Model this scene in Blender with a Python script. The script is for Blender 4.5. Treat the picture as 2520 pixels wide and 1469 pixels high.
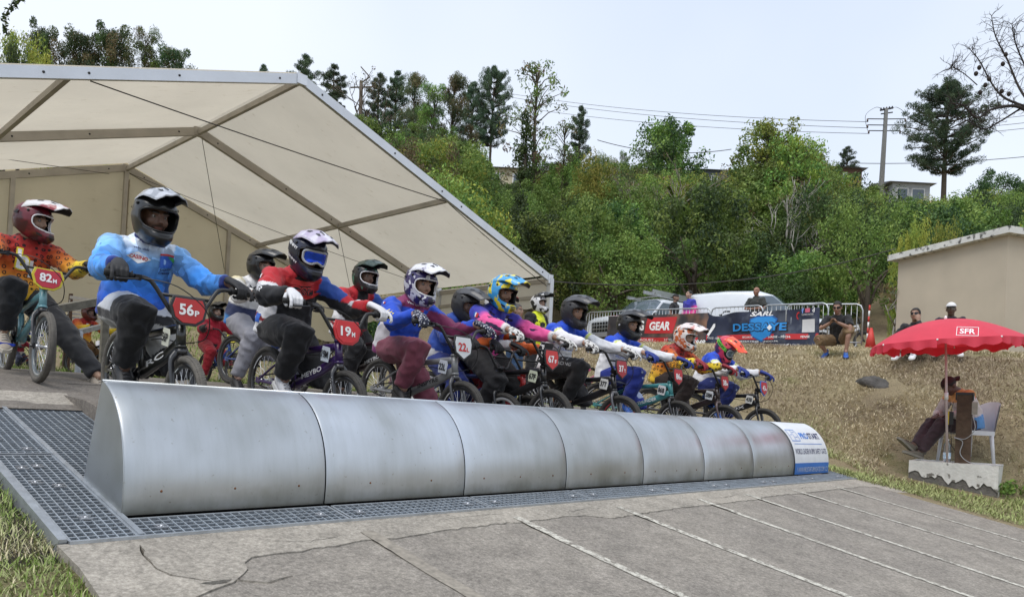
import bpy, bmesh, math, random
import numpy as np
from mathutils import Vector, Matrix, Quaternion, noise
from mathutils.bvhtree import BVHTree
from mathutils.geometry import delaunay_2d_cdt

for _o in list(bpy.data.objects):
 bpy.data.objects.remove(_o)
SC = bpy.context.scene
COL = SC.collection
RND = random.Random(7)
NPR = np.random.default_rng(11)
PI = math.pi

# ------------------------------------------------------------------ camera
CAM_LOC = Vector((-1.1944, -3.3768, 0.515))
YAW, PITCH, ROLL = math.radians(43.2747), math.radians(0.957), math.radians(2.847)
FPX, CX, CY = 1835.1, 1260.0, 988.4            # in pixels of a 2520 px wide picture
_f = Vector((math.cos(PITCH) * math.cos(YAW), math.cos(PITCH) * math.sin(YAW), math.sin(PITCH)))
_r = Vector((math.sin(YAW), -math.cos(YAW), 0.0))
_u = _r.cross(_f)
_r, _u = _r * math.cos(ROLL) + _u * math.sin(ROLL), _u * math.cos(ROLL) - _r * math.sin(ROLL)
cam_data = bpy.data.cameras.new('camera')
cam = bpy.data.objects.new('camera', cam_data)
COL.objects.link(cam)
cam.matrix_world = Matrix(((_r.x, _u.x, -_f.x, CAM_LOC.x), (_r.y, _u.y, -_f.y, CAM_LOC.y),
         (_r.z, _u.z, -_f.z, CAM_LOC.z), (0, 0, 0, 1)))
cam_data.sensor_width = 36.0
cam_data.sensor_fit = 'HORIZONTAL'
cam_data.lens = FPX / 2520.0 * 36.0
cam_data.shift_y = (CY - 734.5) / 2520.0
cam_data.clip_start = 0.05
cam_data.clip_end = 2000.0
SC.camera = cam

# ------------------------------------------------------------------ sky, sun, exposure
SUN_EL, SUN_AZ = math.radians(60), math.radians(190)     # azimuth measured from +X towards +Y
world = bpy.data.worlds.new('World')
SC.world = world
world.use_nodes = True
wn, wl = world.node_tree.nodes, world.node_tree.links
wn.clear()
w_out = wn.new('ShaderNodeOutputWorld')
w_bg = wn.new('ShaderNodeBackground')
w_sky = wn.new('ShaderNodeTexSky')
w_sky.sky_type = 'NISHITA'
w_sky.sun_disc = False
w_sky.sun_elevation = SUN_EL
w_sky.sun_rotation = PI / 2 - SUN_AZ
w_sky.altitude = 700
w_sky.air_density = 1.2
w_sky.dust_density = 3.5
w_sky.ozone_density = 2.0
w_co = wn.new('ShaderNodeTexCoord')
w_nz = wn.new('ShaderNodeTexNoise')
w_nz.inputs['Scale'].default_value = 1.3
w_nz.inputs['Detail'].default_value = 4.0
w_nz.inputs['Roughness'].default_value = 0.45
wl.new(w_co.outputs['Generated'], w_nz.inputs['Vector'])
w_rmp = wn.new('ShaderNodeValToRGB')
w_rmp.color_ramp.elements[0].position = 0.34
w_rmp.color_ramp.elements[0].color = (5.3, 6.0, 7.2, 1)
w_rmp.color_ramp.elements[1].position = 0.66
w_rmp.color_ramp.elements[1].color = (7.2, 7.6, 8.2, 1)
wl.new(w_nz.outputs['Fac'], w_rmp.inputs['Fac'])
w_mix = wn.new('ShaderNodeMix')
w_mix.data_type = 'RGBA'
w_mix.inputs[0].default_value = 0.82        # a thick bright overcast veil over the clear sky
wl.new(w_sky.outputs['Color'], w_mix.inputs[6])
wl.new(w_rmp.outputs['Color'], w_mix.inputs[7])
wl.new(w_mix.outputs[2], w_bg.inputs['Color'])
w_bg.inputs['Strength'].default_value = 0.10
wl.new(w_bg.outputs['Background'], w_out.inputs['Surface'])

sun_data = bpy.data.lights.new('sun', 'SUN')
sun_data.energy = 1.5
sun_data.angle = math.radians(40)
sun_data.color = (1.0, 0.96, 0.9)
sun = bpy.data.objects.new('sun', sun_data)
COL.objects.link(sun)
_sd = Vector((math.cos(SUN_EL) * math.cos(SUN_AZ), math.cos(SUN_EL) * math.sin(SUN_AZ), math.sin(SUN_EL)))
sun.rotation_euler = _sd.to_track_quat('Z', 'Y').to_euler()
sun.location = (0, 0, 60)

SC.view_settings.view_transform = 'Standard'
SC.view_settings.look = 'None'
SC.view_settings.exposure = 0.6
SC.view_settings.gamma = 1.0
SC.view_settings.use_curve_mapping = False
SC.cycles.max_bounces = 7
SC.cycles.diffuse_bounces = 3
SC.cycles.glossy_bounces = 3
SC.cycles.transmission_bounces = 6
SC.cycles.transparent_max_bounces = 6
SC.cycles.caustics_reflective = False
SC.cycles.caustics_refractive = False

# ------------------------------------------------------------------ geometry of the view (used to survey real places)
def at(px, py, d):
 """World point at depth d metres that appears at (px, py) of the 2520 px wide photograph."""
 return CAM_LOC + (_f + _r * ((px - CX) / FPX) + _u * ((CY - py) / FPX)) * d

def at_x(px, py, X):
 v = _f + _r * ((px - CX) / FPX) + _u * ((CY - py) / FPX)
 return CAM_LOC + v * ((X - CAM_LOC.x) / v.x)

def at_y(px, py, Y):
 v = _f + _r * ((px - CX) / FPX) + _u * ((CY - py) / FPX)
 return CAM_LOC + v * ((Y - CAM_LOC.y) / v.y)

SLOPE = 0.2

def at_slope(px, py, s=SLOPE):
 v = _f + _r * ((px - CX) / FPX) + _u * ((CY - py) / FPX)
 return CAM_LOC + v * ((s * CAM_LOC.y - CAM_LOC.z) / (v.z - s * v.y))


# ------------------------------------------------------------------ helpers: tagging, meshes
def tag(o, label=None, cat=None, group=None, kind=None):
 if label: o['label'] = label
 if cat: o['category'] = cat
 if group: o['group'] = group
 if kind: o['kind'] = kind
 return o

def empty(name, loc=(0, 0, 0), rot=(0, 0, 0), parent=None):
 o = bpy.data.objects.new(name, None)
 o.empty_display_size = 0.1
 COL.objects.link(o)
 o.location = loc
 o.rotation_euler = rot
 if parent: o.parent = parent
 return o

def new_obj(name, me, parent=None, mats=None, loc=None, rot=None):
 o = bpy.data.objects.new(name, me)
 COL.objects.link(o)
 if parent: o.parent = parent
 if loc is not None: o.location = loc
 if rot is not None: o.rotation_euler = rot
 if mats is not None:
  set_mats(o, mats)
 return o

def set_mats(o, mats):
 """Materials linked to the object, so that copies may share one mesh."""
 if not isinstance(mats, (list, tuple)): mats = [mats]
 me = o.data
 while len(me.materials) < len(mats): me.materials.append(None)
 for i, m in enumerate(mats):
  o.material_slots[i].link = 'OBJECT'
  o.material_slots[i].material = m

def copy_tree(o, parent=None):
 c = o.copy()
 COL.objects.link(c)
 if parent is not None: c.parent = parent
 for ch in o.children: copy_tree(ch, c)
 return c

class MB:
 """Collects simple shapes into one mesh."""
 def __init__(s):
  s.v, s.f, s.m, s.sm = [], [], [], []

 def add(s, V, F, mi=0, smooth=True):
  b = len(s.v)
  s.v.extend([tuple(p) for p in V])
  s.f.extend([tuple(b + i for i in f) for f in F])
  s.m.extend([mi] * len(F))
  s.sm.extend([smooth] * len(F))
  return s

 def box(s, c, d, R=None, mi=0, smooth=False):
  hx, hy, hz = d[0] / 2, d[1] / 2, d[2] / 2
  V = [Vector((x, y, z)) for x in (-hx, hx) for y in (-hy, hy) for z in (-hz, hz)]
  if R is not None: V = [R @ p for p in V]
  c = Vector(c)
  V = [p + c for p in V]
  return s.add(V, [(0, 1, 3, 2), (4, 6, 7, 5), (0, 4, 5, 1), (2, 3, 7, 6), (0, 2, 6, 4), (1, 5, 7, 3)], mi, smooth)

 def bar(s, a, b, w, h=None, mi=0, up=(0, 0, 1)):
  """Rectangular bar from a to b."""
  h = w if h is None else h
  a, b = Vector(a), Vector(b)
  d = (b - a)
  L = d.length
  d.normalize()
  upv = Vector(up)
  if abs(d.dot(upv)) > 0.98: upv = Vector((1, 0, 0))
  x = d.cross(upv).normalized()
  z = x.cross(d)
  R = Matrix((x, d, z)).transposed()
  return s.box((a + b) / 2, (w, L, h), R, mi)

 def tube(s, pts, rad, seg=10, cap=True, up=None, mi=0, smooth=True):
  """Swept tube; rad is a number, a list of numbers or a list of (side, normal) pairs."""
  P = [Vector(p) for p in pts]
  n = len(P)
  if not isinstance(rad, (list, tuple)): rad = [rad] * n
  T = []
  for i in range(n):
   a, b = P[max(i - 1, 0)], P[min(i + 1, n - 1)]
   t = (b - a)
   T.append(t.normalized() if t.length > 1e-9 else Vector((0, 0, 1)))
  u = Vector(up) if up is not None else (Vector((0, 0, 1)) if abs(T[0].z) < 0.9 else Vector((0, 1, 0)))
  V, F = [], []
  for i in range(n):
   u = (u - T[i] * u.dot(T[i]))
   if u.length < 1e-6: u = T[i].orthogonal()
   u.normalize()
   w = T[i].cross(u)
   ra, rb = rad[i] if isinstance(rad[i], (list, tuple)) else (rad[i], rad[i])
   for k in range(seg):
    a = 2 * PI * k / seg
    V.append(P[i] + w * (math.cos(a) * ra) + u * (math.sin(a) * rb))
  for i in range(n - 1):
   for k in range(seg):
    k2 = (k + 1) % seg
    F.append((i * seg + k, i * seg + k2, (i + 1) * seg + k2, (i + 1) * seg + k))
  if cap:
   F.append(tuple(range(seg - 1, -1, -1)))
   F.append(tuple((n - 1) * seg + k for k in range(seg)))
  return s.add(V, F, mi, smooth)

 def ball(s, c, r, seg=14, rings=9, R=None, mi=0):
  rx, ry, rz = r if isinstance(r, (list, tuple)) else (r, r, r)
  c = Vector(c)
  V, F = [], []
  for i in range(1, rings):
   th = PI * i / rings
   for k in range(seg):
    a = 2 * PI * k / seg
    p = Vector((rx * math.sin(th) * math.cos(a), ry * math.sin(th) * math.sin(a), rz * math.cos(th)))
    V.append((R @ p if R is not None else p) + c)
  t, b = Vector((0, 0, rz)), Vector((0, 0, -rz))
  V.append((R @ t if R is not None else t) + c)
  V.append((R @ b if R is not None else b) + c)
  nt = len(V) - 2
  for i in range(rings - 2):
   for k in range(seg):
    k2 = (k + 1) % seg
    F.append((i * seg + k, (i + 1) * seg + k, (i + 1) * seg + k2, i * seg + k2))
  for k in range(seg):
   k2 = (k + 1) % seg
   F.append((nt, k, k2))
   F.append((nt + 1, (rings - 2) * seg + k2, (rings - 2) * seg + k))
  return s.add(V, F, mi)

 def torus(s, c, R0, ra, rb=None, axis='x', seg=40, sub=10, mi=0, a0=0.0, a1=2 * PI):
  rb = ra if rb is None else rb
  c = Vector(c)
  V, F = [], []
  closed = abs(a1 - a0 - 2 * PI) < 1e-6
  n = seg if closed else seg + 1
  for i in range(n):
   a = a0 + (a1 - a0) * i / seg
   for k in range(sub):
    b = 2 * PI * k / sub
    rr = R0 + ra * math.cos(b)
    w = rb * math.sin(b)
    if axis == 'x': p = Vector((w, rr * math.cos(a), rr * math.sin(a)))
    elif axis == 'z': p = Vector((rr * math.cos(a), rr * math.sin(a), w))
    else: p = Vector((rr * math.cos(a), w, rr * math.sin(a)))
    V.append(c + p)
  for i in range(seg):
   j = (i + 1) % n
   for k in range(sub):
    k2 = (k + 1) % sub
    F.append((i * sub + k, i * sub + k2, j * sub + k2, j * sub + k))
  return s.add(V, F, mi)

 def grid(s, nu, nv, fn, mi=0, smooth=True, flip=False, wrap=False):
  V = [fn(i / (nu - 1), j / (nv - 1)) for i in range(nu) for j in range(nv)]
  F = []
  for i in range(nu - 1):
   for j in range(nv - 1):
    q = (i * nv + j, (i + 1) * nv + j, (i + 1) * nv + j + 1, i * nv + j + 1)
    F.append(q[::-1] if flip else q)
  return s.add(V, F, mi, smooth)

 def prism(s, poly, depth, M=None, mi=0, bev=0.0):
  """Flat polygon in local xy, extruded along +z by depth, placed with M."""
  n = len(poly)
  M = M or Matrix.Identity(4)
  V = [M @ Vector((x, y, 0)) for x, y in poly]
  if bev:
   cx = sum(p[0] for p in poly) / n
   cy = sum(p[1] for p in poly) / n
   V += [M @ Vector((x, y, depth - bev)) for x, y in poly]
   k = 1 - bev / max(1e-6, max(abs(p[0] - cx) + abs(p[1] - cy) for p in poly)) * 1.4
   V += [M @ Vector((cx + (x - cx) * k, cy + (y - cy) * k, depth)) for x, y in poly]
   F = [tuple(range(n - 1, -1, -1)), tuple(2 * n + i for i in range(n))]
   for L in (0, n):
    F += [(L + i, L + (i + 1) % n, L + n + (i + 1) % n, L + n + i) for i in range(n)]
  else:
   V += [M @ Vector((x, y, depth)) for x, y in poly]
   F = [tuple(range(n - 1, -1, -1)), tuple(n + i for i in range(n))]
   F += [(i, (i + 1) % n, n + (i + 1) % n, n + i) for i in range(n)]
  return s.add(V, F, mi, False)

 def xform(s, M):
  s.v = [tuple(M @ Vector(p)) for p in s.v]
  return s

 def mesh(s, name='mesh'):
  me = bpy.data.meshes.new(name)
  me.from_pydata(s.v, [], s.f)
  me.polygons.foreach_set('material_index', s.m)
  me.polygons.foreach_set('use_smooth', s.sm)
  me.update()
  return me

 def obj(s, name, mats=None, parent=None, loc=None, rot=None):
  return new_obj(name, s.mesh(name), parent, mats, loc, rot)

def np_mesh(name, V, F4=None, F3=None, smooth=False):
 """Fast mesh from numpy arrays of quads and/or triangles."""
 me = bpy.data.meshes.new(name)
 V = np.asarray(V, dtype=np.float32)
 me.vertices.add(len(V))
 me.vertices.foreach_set('co', V.ravel())
 loops, starts, n = [], [], 0
 if F4 is not None and len(F4):
  F4 = np.asarray(F4, dtype=np.int32)
  loops.append(F4.ravel())
  starts.append(np.arange(len(F4)) * 4)
  n = len(F4) * 4
 if F3 is not None and len(F3):
  F3 = np.asarray(F3, dtype=np.int32)
  loops.append(F3.ravel())
  starts.append(n + np.arange(len(F3)) * 3)
 loops = np.concatenate(loops)
 starts = np.concatenate(starts).astype(np.int32)
 me.loops.add(len(loops))
 me.loops.foreach_set('vertex_index', loops)
 me.polygons.add(len(starts))
 me.polygons.foreach_set('loop_start', starts)
 if smooth: me.polygons.foreach_set('use_smooth', [True] * len(starts))
 me.update(calc_edges=True)
 return me

def set_col(me, C, name='Col'):
 at_ = me.attributes.get(name) or me.attributes.new(name, 'FLOAT_COLOR', 'POINT')
 C = np.asarray(C, dtype=np.float32)
 if C.shape[1] == 3: C = np.concatenate([C, np.ones((len(C), 1), np.float32)], 1)
 at_.data.foreach_set('color', C.ravel())

def get_co(me):
 a = np.empty(len(me.vertices) * 3, np.float32)
 me.vertices.foreach_get('co', a)
 return a.reshape(-1, 3)

_FONT_CACHE = {}

def text_mesh(txt, size=1.0, bold=0.0, sx=1.0, shear=0.0, align='CENTER'):
 """Flat lettering as numpy verts and faces, centred on the origin."""
 key = (txt, bold, shear, align)
 if key not in _FONT_CACHE:
  cu = bpy.data.curves.new('txt', 'FONT')
  cu.body = txt
  cu.size = 1.0
  cu.offset = bold
  cu.shear = shear
  cu.resolution_u = 3
  cu.align_x = align
  cu.align_y = 'CENTER'
  o = bpy.data.objects.new('txt', cu)
  me = o.to_mesh()
  V = get_co(me).copy()
  F = [tuple(p.vertices) for p in me.polygons]
  o.to_mesh_clear()
  bpy.data.objects.remove(o)
  bpy.data.curves.remove(cu)
  _FONT_CACHE[key] = (V, F)
 V, F = _FONT_CACHE[key]
 V = V.copy()
 V[:, 0] *= size * sx
 V[:, 1] *= size
 return V, F

def text_fit(txt, w, h, bold=0.02, shear=0.0):
 """Lettering scaled to w by h metres, centred."""
 V, F = text_mesh(txt, 1.0, bold, 1.0, shear)
 lo, hi = V.min(0), V.max(0)
 V = V - (lo + hi) / 2
 V[:, 0] *= w / (hi[0] - lo[0])
 V[:, 1] *= h / (hi[1] - lo[1])
 return V, F

def frame(o, right, up):
 """4x4 with local x = right, y = up, z = towards the reader."""
 x = Vector(right).normalized()
 y = Vector(up)
 y = (y - x * y.dot(x)).normalized()
 z = x.cross(y)
 return Matrix(((x.x, y.x, z.x, o[0]), (x.y, y.y, z.y, o[1]), (x.z, y.z, z.z, o[2]), (0, 0, 0, 1)))

def flat_text(name, txt, w, h, M, mat, parent, bold=0.02, shear=0.0, lift=0.002):
 V, F = text_fit(txt, w, h, bold, shear)
 V[:, 2] = lift
 me = bpy.data.meshes.new(name)
 me.from_pydata([tuple(M @ Vector(p)) for p in V], [], F)
 return new_obj(name, me, parent, mat)

def decal(name, shapes, bvh, M, parent, lift=0.003, depth=0.5, maxe=0.02):
 """Lay flat shapes [(verts2d, faces, material)] on a surface, projecting along -z of M."""
 V, F, MI, mats = [], [], [], []
 for (V2, F2, m) in shapes:
  bm = bmesh.new()
  vs = [bm.verts.new((p[0], p[1], 0)) for p in V2]
  for f in F2:
   try: bm.faces.new([vs[i] for i in f])
   except ValueError: pass
  for _ in range(3):
   es = [e for e in bm.edges if e.calc_length() > maxe]
   if not es: break
   bmesh.ops.subdivide_edges(bm, edges=es, cuts=1)
   bmesh.ops.triangulate(bm, faces=[f for f in bm.faces if len(f.verts) > 4])
  if m not in mats: mats.append(m)
  k = mats.index(m)
  zdir = (M.to_3x3() @ Vector((0, 0, 1))).normalized()
  pts, ok = {}, {}
  lf = lift + 0.0012 * k
  for v in bm.verts:
   o = M @ Vector((v.co.x, v.co.y, 0)) + zdir * depth * 0.5
   h, nn, _, _ = bvh.ray_cast(o, -zdir, depth)
   ok[v] = h is not None
   pts[v] = (h + zdir * lf) if h is not None else None
  idx = {}
  for f in bm.faces:
   if all(ok[v] for v in f.verts):
    q = []
    for v in f.verts:
     if v not in idx:
      idx[v] = len(V)
      V.append(pts[v])
     q.append(idx[v])
    F.append(q)
    MI.append(k)
  bm.free()
 if not F: return None
 me = bpy.data.meshes.new(name)
 me.from_pydata(V, [], F)
 o = new_obj(name, me, parent, mats)
 me.polygons.foreach_set('material_index', MI)
 return o

# ------------------------------------------------------------------ materials
_MATS = {}

def rgb(c):
 """sRGB 0-255 triple or linear triple to linear rgba."""
 if max(c) > 1.0:
  c = [((x / 255) / 12.92 if x / 255 <= 0.04045 else ((x / 255 + 0.055) / 1.055) ** 2.4) for x in c]
 return (c[0], c[1], c[2], 1.0)

def mat(name, color=(0.5, 0.5, 0.5), rough=0.6, metal=0.0, var=0.12, scale=6.0, bump=0.0, bscale=40.0,
  coat=0.0, attr=False, col2=None, thr=None, coord='Object', spec=0.5, detail=3.0, emit=None, vardark=True):
 """Principled material; colour varies by noise, optional second colour patches, optional bump, optional vertex colour."""
 key = (name, tuple(color), rough, metal, var, scale, bump, bscale, coat, attr, tuple(col2) if col2 else None, thr, coord)
 if key in _MATS: return _MATS[key]
 m = bpy.data.materials.new(name)
 m.use_nodes = True
 N, L = m.node_tree.nodes, m.node_tree.links
 b = N['Principled BSDF']
 b.inputs['Roughness'].default_value = rough
 b.inputs['Metallic'].default_value = metal
 b.inputs['Specular IOR Level'].default_value = spec
 if coat:
  b.inputs['Coat Weight'].default_value = coat
  b.inputs['Coat Roughness'].default_value = 0.08
 co = N.new('ShaderNodeTexCoord')
 if attr:
  a = N.new('ShaderNodeAttribute')
  a.attribute_name = 'Col'
  src = a.outputs['Color']
 else:
  rg = N.new('ShaderNodeRGB')
  rg.outputs[0].default_value = rgb(color)
  src = rg.outputs[0]
 if col2 is not None:
  nz2 = N.new('ShaderNodeTexNoise')
  nz2.inputs['Scale'].default_value = thr[1]
  nz2.inputs['Detail'].default_value = thr[3] if len(thr) > 3 else 2.0
  L.new(co.outputs[coord], nz2.inputs['Vector'])
  mr = N.new('ShaderNodeMapRange')
  mr.inputs['From Min'].default_value = thr[0] - thr[2]
  mr.inputs['From Max'].default_value = thr[0] + thr[2]
  L.new(nz2.outputs['Fac'], mr.inputs['Value'])
  mx = N.new('ShaderNodeMix')
  mx.data_type = 'RGBA'
  L.new(mr.outputs['Result'], mx.inputs[0])
  L.new(src, mx.inputs[6])
  mx.inputs[7].default_value = rgb(col2)
  src = mx.outputs[2]
 if var > 0:
  nz = N.new('ShaderNodeTexNoise')
  nz.inputs['Scale'].default_value = scale
  nz.inputs['Detail'].default_value = detail
  L.new(co.outputs[coord], nz.inputs['Vector'])
  mr = N.new('ShaderNodeMapRange')
  mr.inputs['From Min'].default_value = 0.25
  mr.inputs['From Max'].default_value = 0.75
  mr.inputs['To Min'].default_value = 1 - var
  mr.inputs['To Max'].default_value = 1 + var
  L.new(nz.outputs['Fac'], mr.inputs['Value'])
  mx = N.new('ShaderNodeMix')
  mx.data_type = 'RGBA'
  mx.blend_type = 'MULTIPLY'
  mx.inputs[0].default_value = 1.0
  L.new(src, mx.inputs[6])
  L.new(mr.outputs['Result'], mx.inputs[7])
  src = mx.outputs[2]
 L.new(src, b.inputs['Base Color'])
 if bump:
  nb = N.new('ShaderNodeTexNoise')
  nb.inputs['Scale'].default_value = bscale
  nb.inputs['Detail'].default_value = 4
  L.new(co.outputs[coord], nb.inputs['Vector'])
  bp_ = N.new('ShaderNodeBump')
  bp_.inputs['Strength'].default_value = bump
  bp_.inputs['Distance'].default_value = 0.02
  L.new(nb.outputs['Fac'], bp_.inputs['Height'])
  L.new(bp_.outputs['Normal'], b.inputs['Normal'])
 if emit:
  b.inputs['Emission Color'].default_value = rgb(color)
  b.inputs['Emission Strength'].default_value = emit
 _MATS[key] = m
 return m

def flatm(name, c, rough=0.6):
 return mat(name, c, rough, var=0.0)

M_BLACK = mat('black_plastic', (0.012, 0.012, 0.013), 0.45, var=0.1)
M_RUBBER = mat('tyre_rubber', (0.048, 0.045, 0.041), 0.85, var=0.25, scale=30, bump=0.3, bscale=120)
M_DARKMETAL = mat('dark_metal', (0.03, 0.03, 0.033), 0.35, 0.6)
M_ALU = mat('aluminium', (0.62, 0.63, 0.65), 0.35, 0.85, var=0.1)
M_GALV = mat('galvanised_steel', (0.42, 0.45, 0.48), 0.45, 0.7, var=0.22, scale=14, bump=0.12, bscale=60)
M_WHITE = mat('white_plastic', (0.78, 0.78, 0.77), 0.45, var=0.05)
P_WHITE = flatm('white_print', (0.8, 0.8, 0.8))
P_BLACK = flatm('black_print', (0.015, 0.015, 0.018))
P_RED = flatm('red_print', (0.52, 0.03, 0.03))
P_BLUE = flatm('blue_print', (0.03, 0.12, 0.5))
P_NAVY = flatm('navy_print', (0.012, 0.02, 0.10))
P_YELLOW = flatm('yellow_print', (0.75, 0.6, 0.02))

# ------------------------------------------------------------------ terrain
_HD, _HA = math.cos(YAW), math.sin(YAW)

def sstep(x):
 x = np.clip(x, 0, 1)
 return x * x * (3 - 2 * x)

_UX = [-1, 0, 0.2, 0.29, 0.40, 0.54, 0.67, 0.81, 0.957, 1.1, 1.3, 1.6, 9]
_UF = [0, 0, 0.0, 0.02, 0.22, 0.49, 0.67, 0.80, 0.882, 0.935, 0.98, 1.02, 1.02]

def ground_h(X, Y):
 X = np.asarray(X, float)
 Y = np.asarray(Y, float)
 # the start slope: one plane that eases into the platform
 k = 0.08
 a, b = SLOPE * Y, 0.68 + 0.012 * (Y - 3)
 zp = -k * np.log(np.exp(-a / k) + np.exp(-b / k))
 zp = np.maximum(zp, -6)
 u = (X - 8.1) / 7.0
 top = 2.36 + 0.045 * np.clip(Y, -4, 12)
 fu = np.interp(u, _UX, _UF)
 z = zp + (top - zp) * fu
 d = _HD * X + _HA * Y + 3.184
 l = _HA * (X + 1.194) - _HD * (Y + 3.377)
 aa = l / np.maximum(np.abs(d), 1.0)
 d0 = np.interp(aa, [-0.75, -0.45, -0.2, 0.05, 0.3, 0.5, 0.8], [15, 15.5, 19, 25.5, 26.5, 22, 19])
 rise = np.clip(d - d0, 0, None)
 rise = np.where(d > 74, np.clip(74 - d0, 0, None) + (d - 74) * 0.05, rise)
 nz = 0.8 * np.sin(X * 0.23 + 1.3) * np.cos(Y * 0.19) + 0.4 * np.sin(X * 0.61 + Y * 0.4)
 z = z + np.where(rise > 0, 0.40 * rise + 0.5 * nz * np.clip(rise / 6, 0, 1), 0)
 z = z + np.where(X > 8.6, 0.035 * np.sin(X * 2.3 + Y * 1.1) * np.cos(Y * 1.9 - X), 0)
 return z

def gh(x, y):
 return float(ground_h(x, y))

def on_ground(px, d, py=1000):
 """Ground point at depth d in the direction of picture column px."""
 p = at(px, py, d)
 return Vector((p.x, p.y, gh(p.x, p.y)))


# ------------------------------------------------------------------ ground
def ground_material():
 m = bpy.data.materials.new('dry_grass_ground')
 m.use_nodes = True
 N, L = m.node_tree.nodes, m.node_tree.links
 b = N['Principled BSDF']
 b.inputs['Roughness'].default_value = 0.95
 b.inputs['Specular IOR Level'].default_value = 0.1
 co = N.new('ShaderNodeTexCoord')
 def nz(scale, det, rough=0.6):
  n = N.new('ShaderNodeTexNoise')
  n.inputs['Scale'].default_value = scale
  n.inputs['Detail'].default_value = det
  n.inputs['Roughness'].default_value = rough
  L.new(co.outputs['Object'], n.inputs['Vector'])
  return n.outputs['Fac']
 def ramp(src, stops):
  r = N.new('ShaderNodeValToRGB')
  els = r.color_ramp.elements
  while len(els) < len(stops): els.new(0.5)
  for e, (p, c) in zip(els, stops):
   e.position = p
   e.color = rgb(c)
  L.new(src, r.inputs['Fac'])
  return r.outputs['Color']
 big = ramp(nz(0.55, 5), [(0.30, (0.25, 0.20, 0.145)), (0.45, (0.42, 0.35, 0.235)), (0.55, (0.48, 0.41, 0.27)), (0.68, (0.29, 0.31, 0.13))])
 fine = ramp(nz(38, 6, 0.75), [(0.3, (0.35, 0.33, 0.3)), (0.5, (0.9, 0.88, 0.82)), (0.7, (1.35, 1.3, 1.15))])
 mx = N.new('ShaderNodeMix')
 mx.data_type = 'RGBA'
 mx.blend_type = 'MULTIPLY'
 mx.inputs[0].default_value = 1
 L.new(big, mx.inputs[6])
 L.new(fine, mx.inputs[7])
 L.new(mx.outputs[2], b.inputs['Base Color'])
 bp = N.new('ShaderNodeBump')
 bp.inputs['Strength'].default_value = 0.9
 bp.inputs['Distance'].default_value = 0.05
 L.new(nz(55, 5, 0.7), bp.inputs['Height'])
 L.new(bp.outputs['Normal'], b.inputs['Normal'])
 return m

def build_ground():
 ax = np.concatenate([np.arange(-160, -12, 6.0), np.arange(-12, -3, 0.6), np.arange(-3, 20, 0.16), np.arange(20, 45, 0.8), np.arange(45, 200, 5.0)])
 ay = np.concatenate([np.arange(-120, -12, 6.0), np.arange(-12, -5, 0.5), np.arange(-5, 12, 0.16), np.arange(12, 45, 0.8), np.arange(45, 200, 5.0)])
 X, Y = np.meshgrid(ax, ay, indexing='ij')
 Z = ground_h(X, Y)
 # keep the sheet below the paved surfaces
 pav = (X > -0.27) & (X < 8.0) & (Y < 3.3)
 Z = np.where(pav, Z - 0.14, Z)
 gr = (X > -0.75) & (X < 8.9) & (Y > -0.35) & (Y < 2.3)
 Z = np.where(gr, np.minimum(Z, SLOPE * Y - 0.14), Z)
 Z = np.where((X < -0.2) & (X > -1.2) & (Y < 3), Z - 0.03, Z)
 V = np.stack([X.ravel(), Y.ravel(), Z.ravel()], 1)
 n, m_ = len(ax), len(ay)
 I = np.arange(n * m_).reshape(n, m_)
 F = np.stack([I[:-1, :-1].ravel(), I[1:, :-1].ravel(), I[1:, 1:].ravel(), I[:-1, 1:].ravel()], 1)
 me = np_mesh('ground', V, F, smooth=True)
 o = new_obj('ground', me, None, ground_material())
 tag(o, kind='structure')

build_ground()

def asphalt(name, c1, c2, stone, bumpk=0.6):
 m = bpy.data.materials.new(name)
 m.use_nodes = True
 N, L = m.node_tree.nodes, m.node_tree.links
 b = N['Principled BSDF']
 b.inputs['Roughness'].default_value = 0.9
 b.inputs['Specular IOR Level'].default_value = 0.25
 co = N.new('ShaderNodeTexCoord')
 def nz(scale, det, rough=0.6, w=None):
  n = N.new('ShaderNodeTexNoise')
  n.inputs['Scale'].default_value = scale
  n.inputs['Detail'].default_value = det
  n.inputs['Roughness'].default_value = rough
  L.new(co.outputs['Object'], n.inputs['Vector'])
  return n.outputs['Fac']
 def mapr(s, a, b_, c, d):
  r = N.new('ShaderNodeMapRange')
  for k, v in zip(('From Min', 'From Max', 'To Min', 'To Max'), (a, b_, c, d)): r.inputs[k].default_value = v
  L.new(s, r.inputs['Value'])
  return r.outputs['Result']
 def mix(fac, a, b_, mode='MIX'):
  x = N.new('ShaderNodeMix')
  x.data_type = 'RGBA'
  x.blend_type = mode
  if isinstance(fac, float): x.inputs[0].default_value = fac
  else: L.new(fac, x.inputs[0])
  for s, i in ((a, 6), (b_, 7)):
   if isinstance(s, tuple): x.inputs[i].default_value = rgb(s)
   else: L.new(s, x.inputs[i])
  return x.outputs[2]
 base = mix(mapr(nz(1.1, 6, 0.65), 0.35, 0.65, 0, 1), c1, c2)
 vo = N.new('ShaderNodeTexVoronoi')
 vo.inputs['Scale'].default_value = 95
 L.new(co.outputs['Object'], vo.inputs['Vector'])
 base = mix(mapr(vo.outputs['Distance'], 0.15, 0.55, 0.55, 0.0), base, stone)
 base = mix(1.0, base, mapr(nz(42, 5, 0.8), 0.3, 0.7, 0.55, 1.42), 'MULTIPLY')
 base = mix(1.0, base, mapr(nz(5.5, 5, 0.7), 0.3, 0.7, 0.8, 1.2), 'MULTIPLY')
 L.new(base, b.inputs['Base Color'])
 bp = N.new('ShaderNodeBump')
 bp.inputs['Strength'].default_value = bumpk
 bp.inputs['Distance'].default_value = 0.012
 L.new(nz(70, 5, 0.75), bp.inputs['Height'])
 L.new(bp.outputs['Normal'], b.inputs['Normal'])
 return m

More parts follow.
